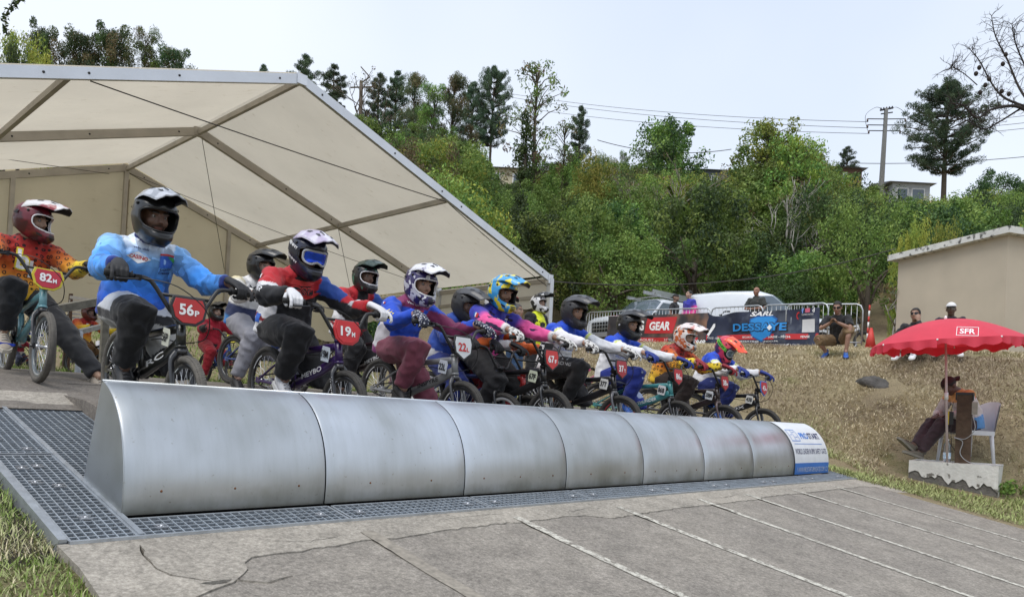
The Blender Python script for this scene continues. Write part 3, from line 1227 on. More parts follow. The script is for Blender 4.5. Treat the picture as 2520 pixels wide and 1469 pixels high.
def build_tent():
 t = empty('marquee_tent', (TX0, 8.27, 0.7))
 off = Vector((TX0, 8.27, 0.7))
 tag(t, 'large open beige canvas marquee with aluminium frame above the waiting riders', 'tent')
 # roof panels: one per bay and slope, sagging slightly
 XP = TX0 + (TXE - TX0) * 0.514
 for j in range(2):
  for s in (-1, 1):
   def fn(u, v, s=s, j=j):
    x = TX0 + s * (TXE - TX0) * u
    y = TY[j] - 0.01 * j + (TY[j + 1] - TY[j]) * v
    sag = 0.05 * math.sin(PI * v) * (math.sin(PI * u) ** 0.5 if 0 < u < 1 else 0) + 0.012 * math.sin(9 * u + 3 * j) * math.sin(PI * v)
    return Vector((x, y, tz(x) + 0.085 + 0.006 * j - sag)) - off
   MB().grid(21, 11, fn).obj('roof_panel', [M_CANVAS], t)
 # rafters on each frame line
 for j, y in enumerate(TY):
  for s in (-1, 1):
   m = M_TENTEDGE if j == 0 else M_TENTALU
   a = Vector((TX0, y, TZ0 + 0.0)) - off
   b = Vector((TX0 + s * (TXE - TX0), y, TZE)) - off
   MB().bar(a, b, 0.06 if j == 0 else 0.07, 0.12, 0, up=(0, 1, 0) if False else (0, 0, 1)).obj('rafter', [m], t)
   # bolts along the rafter
   for q in (0.06, 0.3, 0.48, 0.56, 0.8, 0.95):
    new_obj('bolt', BOLT, t, [M_DARKMETAL], a.lerp(b, q) + Vector((0, -0.035, 0)))
   # leg
   x = TX0 + s * (TXE - TX0)
   MB().bar(Vector((x, y, TZE + 0.02)) - off, Vector((x, y, gh(x, y) - 0.05)) - off, 0.09, 0.09).obj('leg', [M_TENTEDGE], t)
   MB().box(Vector((x - s * 0.03, y, TZE + 0.0)) - off, (0.12, 0.075, 0.16)).obj('eave_bracket', [M_ALU], t)
  MB().box(Vector((TX0, y - 0.002, TZ0 - 0.01)) - off, (0.14, 0.08, 0.13)).obj('ridge_bracket', [M_ALU if j == 0 else M_TENTALU], t)
 # purlins between the frames
 for j in range(2):
  for x in (TX0, XP, 2 * TX0 - XP, TXE, TXL):
   dz = -0.02
   MB().bar(Vector((x, TY[j] + 0.035, tz(x) + dz)) - off, Vector((x, TY[j + 1] - 0.035, tz(x) + dz)) - off, 0.05, 0.075).obj('purlin', [M_TENTALU], t)
  for x, s in ((TXE, 1), (TXL, -1)):
   MB().bar(Vector((x, TY[j] + 0.05, TZE - 0.30)) - off, Vector((x, TY[j + 1] - 0.05, TZE - 0.30)) - off, 0.045, 0.06).obj('eave_rail', [M_TENTALU], t)
 # valance cloths hanging along the eaves, with a wavy lower edge
 for j in range(2):
  for s in (1, -1):
   def fn(u, v, s=s, j=j):
    y = TY[j] + (TY[j + 1] - TY[j]) * u
    drop = 0.52 + 0.03 * abs(math.sin(u * PI * 8))
    return Vector((TX0 + s * (TXE - TX0) + s * (0.03 + 0.02 * v * math.sin(u * 25)), y, TZE + 0.05 - drop * v)) - off
   MB().grid(41, 5, fn).obj('valance', [M_CANVAS], t)
 # front cable bracing (crosses in the bays) and hanging cables
 def cable(a, b, sag=0.0, r=0.006):
  P = []
  for i in range(13):
   q = i / 12
   p = Vector(a).lerp(Vector(b), q)
   p.z -= sag * 4 * q * (1 - q)
   P.append(p - off)
  MB().tube(P, r, 6).obj('cable', [M_CABLE], t)
 P = lambda px, py, Y: at_y(px, py, Y)
 cable(P(222, 200, 5.33), (XP + 0.02, TY[0] + 0.05, tz(XP) - 0.05), 0.02, 0.007)
 cable((XP + 0.03, TY[0] + 0.05, tz(XP) - 0.06), (TXE - 0.03, TY[0] + 0.05, TZE - 0.12), 0.03, 0.006)
 cable((TX0 + 0.05, TY[1] - 0.04, TZ0 - 0.12), (TX0 + 1.9, TY[2] - 0.1, TZE + 0.2), 0.0, 0.005)
 cable((TX0 - 0.1, TY[1], TZ0 - 0.08), (TXL + 1.0, TY[1] + 1.2, TZE + 0.7), 0.0, 0.006)
 cable((XP, TY[1], tz(XP) - 0.05), (TXE - 0.1, TY[2] - 0.1, TZE), 0.02, 0.005)
 cable((TX0 + 0.05, TY[2] - 0.05, TZ0 - 0.1), (TXE - 0.4, TY[1] + 0.2, TZE + 0.15), 0.05, 0.005)
 cable((TX0 - 0.3, TY[2] - 0.05, TZ0 - 0.2), (TXL + 0.8, TY[1] + 0.5, TZE + 0.5), 0.0, 0.005)
 # closed back gable: posts, cloth panels
 yb = TY[2] + 0.05
 xs = [TXL, TX0 - 3.4, TX0 - 1.75, TX0, TX0 + 2.0, TX0 + 3.6, TXE]
 zb = 1.98
 for i, x in enumerate(xs[1:-1]):
  MB().bar(Vector((x, yb - 0.06, tz(x) - 0.05)) - off, Vector((x, yb - 0.06, gh(x, yb))) - off, 0.07, 0.07).obj('gable_post', [M_TENTALU], t)
 for i in range(len(xs) - 1):
  def fn(u, v, i=i):
   x = xs[i] + (xs[i + 1] - xs[i]) * u
   bot = zb + 0.025 * math.sin(x * 9)
   zt = tz(x) - 0.02
   z = zt + (bot - zt) * v
   return Vector((x, yb + 0.03 * math.sin(PI * u) * math.sin(PI * v) + 0.012 * math.sin(7 * x + 2 * v), z)) - off
  MB().grid(19, 9, fn).obj('back_wall_panel', [M_WALLC], t)
 # laced seam with eyelets beside the middle post
 for k in range(9):
  new_obj('eyelet', BOLT, t, [M_DARKMETAL], Vector((TX0 + 0.07, yb - 0.04, tz(TX0) - 0.3 - k * 0.26)) - off)
 MB().bar(Vector((TX0 + 0.06, yb - 0.02, tz(TX0) - 0.2)) - off, Vector((TX0 + 0.06, yb - 0.02, zb)) - off, 0.10, 0.012).obj('seam_flap', [M_WALLC], t)
 # side wall on the right: low skirt between eave and rail at the rear bay is open

build_tent()


# ------------------------------------------------------------------ BMX bikes
def bez(pts, n=8):
 """Catmull-Rom through points."""
 P = [Vector(p) for p in pts]
 P = [P[0]] + P + [P[-1]]
 out = []
 for i in range(1, len(P) - 2):
  for k in range(n):
   t = k / n
   a, b, c, d = P[i - 1], P[i], P[i + 1], P[i + 2]
   out.append(0.5 * ((2 * b) + (c - a) * t + (2 * a - 5 * b + 4 * c - d) * t * t + (3 * b - a - 3 * c + d) * t ** 3))
 out.append(P[-2])
 return out

WR = 0.25
BB = Vector((0, 0.62, 0.29))
HT0, HT1 = Vector((0, 0.128, 0.535)), Vector((0, 0.165, 0.655))
CRV = Vector((0, -0.156, -0.052))       # right crank points forward

def bike_meshes():
 M = {}
 # frame: hydroformed tubes, oval sections
 f = MB()
 f.tube([HT0, HT1], [0.026, 0.024], 14)
 f.tube(bez([HT1 + Vector((0, 0.005, -0.03)), (0, 0.40, 0.575), (0, 0.705, 0.50)], 5), [(0.02, 0.026)] * 4 + [(0.018, 0.022)] * 4 + [(0.016, 0.018)] * 3, 12)
 f.tube(bez([HT0 + Vector((0, 0.005, 0.02)), (0, 0.36, 0.42), BB], 5), [(0.024, 0.036)] * 6 + [(0.026, 0.03)] * 5, 12)
 f.tube([BB, (0, 0.71, 0.515)], [0.02, 0.016], 12)
 f.tube([BB + Vector((-0.036, 0, 0)), BB + Vector((0.036, 0, 0))], 0.026, 14)
 for s in (-1, 1):
  f.tube(bez([(s * 0.012, 0.70, 0.485), (s * 0.045, 0.80, 0.41), (s * 0.062, 1.0, WR + 0.005)], 4), 0.0085, 8)
  f.tube(bez([(s * 0.022, 0.64, 0.285), (s * 0.055, 0.78, 0.265), (s * 0.062, 1.0, WR)], 4), [0.013] * 5 + [0.011] * 4, 8)
  f.box((s * 0.062, 1.005, WR), (0.008, 0.06, 0.04))
 f.tube([HT0 - Vector((0, 0.004, 0.012)), HT0], 0.03, 14)
 f.tube([HT1, HT1 + Vector((0, 0.004, 0.014))], 0.028, 14)
 M['frame'] = f.mesh('frame')
 k = MB()
 k.tube([HT0 - Vector((0, 0.004, 0.012)), HT0 - Vector((0, 0.012, 0.045))], [0.026, 0.036], 12)
 for s in (-1, 1):
  k.tube(bez([(s * 0.02, 0.118, 0.50), (s * 0.052, 0.098, 0.455), (s * 0.055, 0.05, 0.36), (s * 0.055, 0.0, WR)], 4), [(0.016, 0.022)] * 4 + [(0.013, 0.02)] * 5 + [(0.010, 0.014)] * 4, 10)
  k.box((s * 0.055, 0, WR), (0.010, 0.03, 0.045))
  k.tube([(s * 0.045, 0, WR), (s * 0.078, 0, WR)], 0.011, 8)
 M['fork'] = k.mesh('fork')
 # wheel: hub with spokes; tyre; rim
 h = MB()
 h.tube([(-0.05, 0, 0), (-0.028, 0, 0), (-0.02, 0, 0), (0.02, 0, 0), (0.028, 0, 0), (0.05, 0, 0)], [0.008, 0.022, 0.013, 0.013, 0.022, 0.008], 10)
 for i in range(32):
  a = 2 * PI * i / 32
  s = 1 if i % 2 else -1
  b = a + 0.55 * (1 if (i // 2) % 2 else -1)
  h.tube([(s * 0.026, 0.02 * math.cos(b), 0.02 * math.sin(b)), (0.0, 0.19 * math.cos(a), 0.19 * math.sin(a))], 0.0016, 4, cap=False)
 M['spokes'] = h.mesh('spokes')
 t = MB()
 t.torus((0, 0, 0), WR - 0.022, 0.022, 0.025, 'x', 64, 12)
 for i in range(96):       # tread blocks
  a = 2 * PI * i / 96
  R = Matrix.Rotation(a, 3, 'X')
  for xx in (-0.013, 0.0, 0.013):
   aa = a + (0.03 if xx == 0 else 0)
   R = Matrix.Rotation(aa, 3, 'X')
   t.box(R @ Vector((xx, WR - 0.002 - abs(xx) * 0.28, 0)), (0.009, 0.005, 0.010), R)
 M['tyre'] = t.mesh('tyre')
 r = MB()
 V, F = [], []
 sec = [(-0.011, 0.212), (0.011, 0.212), (0.013, 0.205), (0.010, 0.188), (0.0, 0.180), (-0.010, 0.188), (-0.013, 0.205)]
 n = 64
 for i in range(n):
  a = 2 * PI * i / n
  for (x, rr) in sec: V.append((x, rr * math.cos(a), rr * math.sin(a)))
 q = len(sec)
 for i in range(n):
  for j in range(q): F.append((i * q + j, i * q + (j + 1) % q, ((i + 1) % n) * q + (j + 1) % q, ((i + 1) % n) * q + j))
 r.add(V, F)
 M['rim'] = r.mesh('rim')
 # rim stickers: arc patches
 s = MB()
 for a0 in (0.3, 2.4, 4.5):
  for sd in (-1, 1):
   s.grid(9, 2, lambda u, v: Vector((sd * (0.0118 - 0.001 * v), (0.189 + 0.014 * v) * math.cos(a0 + 0.75 * u), (0.189 + 0.014 * v) * math.sin(a0 + 0.75 * u))))
 M['rim_sticker'] = s.mesh('rim_sticker')
 st = MB()
 st.tube([HT1 + Vector((0, 0.004, 0.014)), HT1 + Vector((0, 0.012, 0.055))], 0.019, 12)
 st.box((0, 0.150, 0.695), (0.05, 0.075, 0.036), Matrix.Rotation(0.15, 3, 'X'))
 st.tube([(-0.028, 0.118, 0.70), (0.028, 0.118, 0.70)], 0.021, 12)
 M['stem'] = st.mesh('stem')
 b = MB()
 side = [(0.0, 0.118, 0.70), (0.055, 0.118, 0.70), (0.085, 0.122, 0.722), (0.165, 0.165, 0.838), (0.20, 0.178, 0.862), (0.25, 0.19, 0.866), (0.385, 0.225, 0.862)]
 for sg in (-1, 1):
  b.tube(bez([(x * sg, y, z) for x, y, z in side], 5), 0.0115, 10)
 b.tube([(-0.135, 0.149, 0.795), (0.135, 0.149, 0.795)], 0.009, 10)
 M['handlebar'] = b.mesh('handlebar')
 for sg, nm in ((-1, 'grip_r'), (1, 'grip_l')):
  g = MB()
  a, c = Vector((sg * 0.265, 0.194, 0.866)), Vector((sg * 0.39, 0.2265, 0.8625))
  P = [a.lerp(c, i / 12) for i in range(13)]
  g.tube(P, [0.026] + [0.0165 + (0.002 if i % 2 else 0) for i in range(11)] + [0.019], 10)
  M[nm] = g.mesh('grip')
 l = MB()
 l.box((-0.245, 0.18, 0.862), (0.03, 0.04, 0.03))
 l.tube(bez([(-0.25, 0.165, 0.86), (-0.27, 0.14, 0.852), (-0.36, 0.155, 0.842)], 4), [(0.008, 0.005)] * 9, 8)
 M['brake_lever'] = l.mesh('brake_lever')
 cbl = MB()
 cbl.tube(bez([(-0.235, 0.16, 0.862), (-0.10, 0.02, 0.85), (0.06, 0.0, 0.74), (0.10, 0.06, 0.60), (0.05, 0.16, 0.55), (0.03, 0.25, 0.54), (0.028, 0.45, 0.53), (0.03, 0.62, 0.50)], 6), 0.0032, 6)
 M['brake_cable'] = cbl.mesh('brake_cable')
 sd = MB()
 def sf(u, v):
  y = 0.70 + 0.25 * u
  w = 0.018 + 0.052 * (u ** 1.6) * (1 if u < 0.9 else 0.9)
  x = (v * 2 - 1) * w
  z = 0.585 + 0.03 * u - 0.035 * abs(v * 2 - 1) ** 2.2 - 0.02 * (u > 0.98) - 0.01 * (u < 0.02)
  return Vector((x, y, z))
 sd.grid(13, 9, sf)
 sd.grid(13, 9, lambda u, v: sf(u, v) - Vector((0, 0, 0.012)), flip=True)
 M['saddle'] = sd.mesh('saddle')
 sp = MB().tube([(0, 0.71, 0.51), (0, 0.745, 0.585)], 0.0135, 10)
 sp.tube([(0, 0.695, 0.517), (0, 0.725, 0.517)], 0.02, 10)
 M['seat_post'] = sp.mesh('seat_post')
 cr = MB()
 cr.torus(BB + Vector((-0.045, 0, 0)), 0.083, 0.006, 0.0025, 'x', 44, 6)
 for i in range(44):
  a = 2 * PI * i / 44
  cr.box(BB + Vector((-0.045, 0.090 * math.cos(a), 0.090 * math.sin(a))), (0.003, 0.006, 0.006), Matrix.Rotation(a, 3, 'X'))
 for i in range(5):
  a = 2 * PI * i / 5
  cr.tube([BB + Vector((-0.045, 0, 0)), BB + Vector((-0.045, 0.08 * math.cos(a), 0.08 * math.sin(a)))], [0.014, 0.007], 6)
 cr.tube([BB + Vector((-0.065, 0, 0)), BB + Vector((0.065, 0, 0))], 0.011, 10)
 M['chainring'] = cr.mesh('chainring')
 for sg, nm in ((-1, 'r'), (1, 'l')):
  c = CRV * (-sg)
  ca = MB().tube([BB + Vector((sg * 0.06, 0, 0)), BB + Vector((sg * 0.066, 0, 0)) + c], [(0.012, 0.017), (0.009, 0.012)], 8)
  M['crank_' + nm] = ca.mesh('crank_arm')
  p = BB + c + Vector((sg * 0.125, 0, 0))
  pd = MB()
  for dy in (-0.045, 0.0, 0.045): pd.box(p + Vector((0, dy, 0)), (0.095, 0.012, 0.018))
  for dx in (-0.045, 0.045): pd.box(p + Vector((dx, 0, 0)), (0.010, 0.10, 0.016))
  pd.tube([p - Vector((sg * 0.065, 0, 0)), p + Vector((sg * 0.05, 0, 0))], 0.008, 8)
  M['pedal_' + nm] = pd.mesh('pedal')
 ch = MB()
 r1, r2 = 0.089, 0.035
 A, B_ = BB + Vector((-0.045, 0, 0)), Vector((-0.045, 1.0, WR))
 for s1 in (1, -1):
  ch.bar(A + Vector((0, 0, s1 * r1)), B_ + Vector((0, 0, s1 * r2)), 0.007, 0.009)
 ch.torus(B_, r2, 0.004, 0.004, 'x', 20, 6)
 M['chain'] = ch.mesh('chain')
 # number plates
 PM = frame((0, 0.085, 0.735), (1, 0, 0), (0, 0.27, 0.96)) @ Matrix.Scale(0.73, 4)
 hexa = [(-0.105, 0.085), (0.105, 0.085), (0.128, 0.02), (0.105, -0.065), (0.05, -0.105), (-0.05, -0.105), (-0.105, -0.065), (-0.128, 0.02)]
 shield = [(-0.10, 0.105), (0.10, 0.105), (0.118, 0.04), (0.10, -0.06), (0.0, -0.125), (-0.10, -0.06), (-0.118, 0.04)]
 for nm, poly in (('hexa', hexa), ('shield', shield)):
  M['plate_back_' + nm] = MB().prism([(x * 1.10, y * 1.10) for x, y in poly], 0.012, PM @ Matrix.Translation((0, 0, -0.012)), 0, 0.004).mesh('plate_frame')
  M['plate_face_' + nm] = MB().prism([(x * 0.93, y * 0.93) for x, y in poly], 0.005, PM @ Matrix.Translation((0, 0, 0.0005)), 0, 0.002).mesh('plate_face')
 M['PM'] = PM
 SM = frame((-0.047, 0.215, 0.565), (0, -1, 0), (0, 0.1, 1))
 side = [(-0.045, 0.048), (0.035, 0.048), (0.047, 0.02), (0.040, -0.048), (-0.045, -0.048), (-0.052, 0.0)]
 M['side_plate'] = MB().prism(side, 0.004, SM, 0, 0.0015).mesh('side_plate')
 M['SM'] = SM
 return M

BM_ = bike_meshes()

def paint_mat(nm, c, rough=0.3):
 return mat(nm, c, rough, 0.0, var=0.06, coat=0.4)

def make_bike(label, loc, rot, number=None, plate=(0.45, 0.02, 0.02), plate_frame=None, numcol=None, shape='hexa', side=None, frame_c=(0.02, 0.02, 0.022), frame_text=None,
     fork_c=(0.02, 0.02, 0.022), rim_c=(0.02, 0.02, 0.022), sticker=(0.5, 0.5, 0.5), pedal_c=(0.02, 0.02, 0.02), grip_c=(0.02, 0.02, 0.02), saddle_c=(0.015, 0.015, 0.016),
     tyre=None, scale=1.0, group=None, fork_text=None, simple=False, suffix=None, sidecol=None, tc=None):
 e = empty('bmx_bike', loc, rot)
 e.scale = (scale, scale, scale)
 tag(e, label, 'bike', group)
 fm = paint_mat('frame_paint', frame_c)
 km = paint_mat('fork_paint', fork_c)
 fo = new_obj('frame', BM_['frame'], e, fm)
 new_obj('fork', BM_['fork'], e, km)
 for nm, y in (('front_wheel', 0.0), ('rear_wheel', 1.0)):
  w = new_obj(nm, BM_['spokes'], e, M_ALU if not simple else M_DARKMETAL, (0, y, WR))
  new_obj('tyre', BM_['tyre'], w, tyre or M_RUBBER)
  new_obj('rim', BM_['rim'], w, paint_mat('rim_paint', rim_c))
  if not simple: tag(new_obj('rim_sticker', BM_['rim_sticker'], w, flatm('rim_sticker', sticker)), kind='stuff')
 new_obj('stem', BM_['stem'], e, M_DARKMETAL)
 new_obj('handlebar', BM_['handlebar'], e, M_BLACK if frame_c[0] < 0.5 else M_DARKMETAL)
 for nm in ('grip_r', 'grip_l'): new_obj('grip', BM_[nm], e, mat('grip_rubber', grip_c, 0.8))
 new_obj('saddle', BM_['saddle'], e, mat('saddle_skin', saddle_c, 0.5))
 new_obj('seat_post', BM_['seat_post'], e, M_DARKMETAL)
 if not simple:
  new_obj('brake_lever', BM_['brake_lever'], e, M_DARKMETAL)
  new_obj('brake_cable', BM_['brake_cable'], e, M_BLACK)
 new_obj('chainring', BM_['chainring'], e, M_DARKMETAL)
 new_obj('chain', BM_['chain'], e, M_DARKMETAL)
 for s in 'rl':
  new_obj('crank_arm', BM_['crank_' + s], e, M_DARKMETAL)
  new_obj('pedal', BM_['pedal_' + s], e, mat('pedal_body', pedal_c, 0.45))
 if number:
  p = new_obj('number_plate', BM_['plate_back_' + shape], e, mat('plate_frame', plate_frame or (0.015, 0.015, 0.016), 0.4))
  new_obj('plate_face', BM_['plate_face_' + shape], p, mat('plate_face', plate, 0.4, var=0.03))
  PM = BM_['PM']
  nc = numcol or P_WHITE
  z = 0.0075
  flat_text('number', number, 0.105 if suffix else 0.13, 0.085, PM @ Matrix.Translation((-0.022 if suffix else 0, 0.0, z)), nc, p, 0.03)
  if suffix: flat_text('letter', suffix, 0.034, 0.042, PM @ Matrix.Translation((0.055, -0.022, z)), nc, p, 0.03)
 if side:
  p = new_obj('side_plate', BM_['side_plate'], e, mat('side_plate', sidecol or (0.75, 0.75, 0.72), 0.5, var=0.03))
  flat_text('number', side, 0.075, 0.05, BM_['SM'] @ Matrix.Translation((-0.003, 0, 0.006)), P_BLACK, p, 0.03)
 if frame_text:
  a, b = Vector((-0.0275, 0.52, 0.36)), Vector((-0.0275, 0.24, 0.485))
  d = (b - a).normalized()
  flat_text('frame_lettering', frame_text, 0.24, 0.034, frame((a + b) / 2 + Vector((-0.001, 0.0, -0.004)), d, Vector((0, d.z, -d.y)) * -1 if False else Vector((0, -d.z, d.y)) * -1), tc or P_WHITE, fo, 0.02)
 if fork_text:
  a, b = Vector((-0.0725, 0.085, 0.44)), Vector((-0.0705, 0.03, 0.31))
  d = (b - a).normalized()
  flat_text('fork_lettering', fork_text, 0.14, 0.024, frame((a + b) / 2, d, Vector((0, -d.z, d.y))), P_WHITE, fo, 0.02)
 return e


# ------------------------------------------------------------------ people: joints, bodies, clothing
REMESH = []          # queued (object, voxel, smooth, finish)

def queue_remesh(o, voxel, smooth, finish=None):
 md = o.modifiers.new('r', 'REMESH')
 md.mode = 'VOXEL'
 md.voxel_size = voxel
 md.adaptivity = 0.0
 md.use_smooth_shade = True
 if smooth:
  ms = o.modifiers.new('s', 'SMOOTH')
  ms.factor = 0.5
  ms.iterations = smooth
 REMESH.append((o, finish))

def flush_remesh():
 dg = bpy.context.evaluated_depsgraph_get()
 dg.update()
 done = []
 for o, fin in REMESH:
  me = bpy.data.meshes.new_from_object(o.evaluated_get(dg))
  done.append(me)
 for (o, fin), me in zip(REMESH, done):
  slots = [(s.link, s.material) for s in o.material_slots]
  old = o.data
  o.modifiers.clear()
  me.name = old.name
  o.data = me
  mats = [m for _, m in slots]
  if mats: set_mats(o, mats)
  bpy.data.meshes.remove(old)
  me.polygons.foreach_set('use_smooth', [True] * len(me.polygons))
  me.polygons.foreach_set('material_index', [0] * len(me.polygons))
 for o, fin in list(REMESH):
  if fin: fin(o)
 REMESH.clear()

def two_bone(a, c, l1, l2, pole):
 a, c = Vector(a), Vector(c)
 d = c - a
 L = min(d.length, (l1 + l2) * 0.998)
 dn = d.normalized()
 x = (l1 * l1 - l2 * l2 + L * L) / (2 * L)
 h = math.sqrt(max(l1 * l1 - x * x, 0))
 p = Vector(pole)
 p = (p - dn * p.dot(dn)).normalized()
 return a + dn * x + p * h

def seg_dist(P, a, b):
 a, b = np.array(a), np.array(b)
 d = b - a
 t = np.clip(((P - a) @ d) / (d @ d), 0, 1)
 return np.linalg.norm(P - (a + t[:, None] * d), axis=1), t

def grad(t, stops):
 xs = [s[0] for s in stops]
 C = np.array([rgb(s[1])[:3] for s in stops])
 return np.stack([np.interp(t, xs, C[:, k]) for k in range(3)], 1)

def wrinkle(o, amp, scale, joints=()):
 me = o.data
 P = get_co(me).copy()
 N_ = np.empty(len(me.vertices) * 3, np.float32)
 me.vertices.foreach_get('normal', N_)
 N_ = N_.reshape(-1, 3)
 w = np.full(len(P), 0.5)
 for j, r, k in joints:
  d = np.linalg.norm(P - np.array(j), axis=1)
  w += k * np.exp(-(d / r) ** 2)
 nf = noise.noise
 D = np.array([1.0 - 2.2 * abs(nf(Vector((p[0] * scale * 1.5, p[1] * scale, p[2] * scale * 1.1)))) + 0.5 * nf(Vector((p[0] * scale * 2.6 + 7, p[1] * scale * 2.1, p[2] * scale * 2.6))) for p in P])
 P += N_ * (D * w * amp)[:, None]
 me.vertices.foreach_set('co', P.ravel())
 me.update()

def fabric(name, pattern=None, pc=(0.01, 0.01, 0.012), ps=30.0, rough=0.75):
 """Cloth with vertex colour, weave bump and optional printed pattern."""
 m = bpy.data.materials.new(name)
 m.use_nodes = True
 N, L = m.node_tree.nodes, m.node_tree.links
 b = N['Principled BSDF']
 b.inputs['Roughness'].default_value = rough
 b.inputs['Specular IOR Level'].default_value = 0.3
 b.inputs['Sheen Weight'].default_value = 0.15
 at_ = N.new('ShaderNodeAttribute')
 at_.attribute_name = 'Col'
 src = at_.outputs['Color']
 co = N.new('ShaderNodeTexCoord')
 def mixc(fac, a, c, mode='MIX'):
  x = N.new('ShaderNodeMix')
  x.data_type = 'RGBA'
  x.blend_type = mode
  if isinstance(fac, (int, float)): x.inputs[0].default_value = fac
  else: L.new(fac, x.inputs[0])
  L.new(a, x.inputs[6])
  if isinstance(c, tuple): x.inputs[7].default_value = c
  else: L.new(c, x.inputs[7])
  return x.outputs[2]
 def mr(s, a, b_, c, d):
  r = N.new('ShaderNodeMapRange')
  for k, v in zip(('From Min', 'From Max', 'To Min', 'To Max'), (a, b_, c, d)): r.inputs[k].default_value = v
  L.new(s, r.inputs['Value'])
  return r.outputs['Result']
 if pattern == 'facet':
  v = N.new('ShaderNodeTexVoronoi')
  v.distance = 'MANHATTAN'
  v.inputs['Scale'].default_value = ps
  L.new(co.outputs['Object'], v.inputs['Vector'])
  bw = N.new('ShaderNodeRGBToBW')
  L.new(v.outputs['Color'], bw.inputs[0])
  src = mixc(1.0, src, mr(bw.outputs[0], 0.2, 0.8, 0.68, 1.35), 'MULTIPLY')
 elif pattern == 'rings':
  v = N.new('ShaderNodeTexVoronoi')
  v.inputs['Scale'].default_value = ps
  v.inputs['Randomness'].default_value = 0.25
  L.new(co.outputs['Object'], v.inputs['Vector'])
  a = N.new('ShaderNodeMath')
  a.operation = 'SUBTRACT'
  L.new(v.outputs['Distance'], a.inputs[0])
  a.inputs[1].default_value = 0.27
  ab = N.new('ShaderNodeMath')
  ab.operation = 'ABSOLUTE'
  L.new(a.outputs[0], ab.inputs[0])
  src = mixc(mr(ab.outputs[0], 0.07, 0.10, 0.95, 0.0), src, rgb(pc))
 elif pattern in ('camo', 'streak'):
  n = N.new('ShaderNodeTexNoise')
  n.inputs['Scale'].default_value = ps
  n.inputs['Detail'].default_value = 1.5
  if pattern == 'streak':
   mp = N.new('ShaderNodeMapping')
   mp.inputs['Scale'].default_value = (1, 0.35, 1.6)
   L.new(co.outputs['Object'], mp.inputs['Vector'])
   L.new(mp.outputs['Vector'], n.inputs['Vector'])
   src = mixc(mr(n.outputs['Fac'], 0.62, 0.65, 0, 1), src, rgb(pc))
  else:
   L.new(co.outputs['Object'], n.inputs['Vector'])
   src = mixc(mr(n.outputs['Fac'], 0.53, 0.55, 0, 1), src, rgb(pc))
 n = N.new('ShaderNodeTexNoise')
 n.inputs['Scale'].default_value = 9
 n.inputs['Detail'].default_value = 5
 L.new(co.outputs['Object'], n.inputs['Vector'])
 src = mixc(1.0, src, mr(n.outputs['Fac'], 0.3, 0.7, 0.88, 1.12), 'MULTIPLY')
 L.new(src, b.inputs['Base Color'])
 bp = N.new('ShaderNodeBump')
 bp.inputs['Strength'].default_value = 0.45
 bp.inputs['Distance'].default_value = 0.015
 n2 = N.new('ShaderNodeTexNoise')
 n2.inputs['Scale'].default_value = 9
 n2.inputs['Detail'].default_value = 3
 n2.inputs['Distortion'].default_value = 1.4
 L.new(co.outputs['Object'], n2.inputs['Vector'])
 L.new(n2.outputs['Fac'], bp.inputs['Height'])
 L.new(bp.outputs['Normal'], b.inputs['Normal'])
 return m

FAB = fabric('jersey_cloth')
FAB_FACET = fabric('faceted_jersey_cloth', 'facet', ps=13)
FAB_RINGS = fabric('ring_print_cloth', 'rings', ps=22)
FAB_CAMO = fabric('blue_splash_cloth', 'streak', (0.35, 0.42, 0.6), 9)
FAB_PINK = fabric('printed_pink_cloth', 'streak', (0.02, 0.01, 0.05), 16)
SKIN = mat('skin', (0.4, 0.25, 0.18), 0.55, var=0.08, scale=25, attr=True)

# ---- helmet template (head frame: -y is forward)
HZ = [-0.165, -0.14, -0.11, -0.07, -0.02, 0.03, 0.075, 0.11, 0.135, 0.148]
HF = [0.160, 0.186, 0.194, 0.178, 0.154, 0.143, 0.125, 0.093, 0.05, 0.0]
HB = [0.095, 0.105, 0.113, 0.125, 0.140, 0.143, 0.130, 0.098, 0.055, 0.0]
HW = [0.062, 0.078, 0.093, 0.108, 0.121, 0.124, 0.112, 0.084, 0.046, 0.0]

def hpos(phi, z, k=1.0):
 F_ = np.interp(z, HZ, HF)
 B_ = np.interp(z, HZ, HB)
 W_ = np.interp(z, HZ, HW)
 c, s = math.cos(phi), math.sin(phi)
 e = 0.86 if (c > 0 and z > -0.05) else 0.95
 x = W_ * math.copysign(abs(s) ** e, s)
 y = -(F_ if c > 0 else B_) * math.copysign(abs(c) ** e, c)
 return Vector((x * k, y * k, 0.01 + (z - 0.01) * k))

PORT = (math.radians(64), 0.062, -0.010)

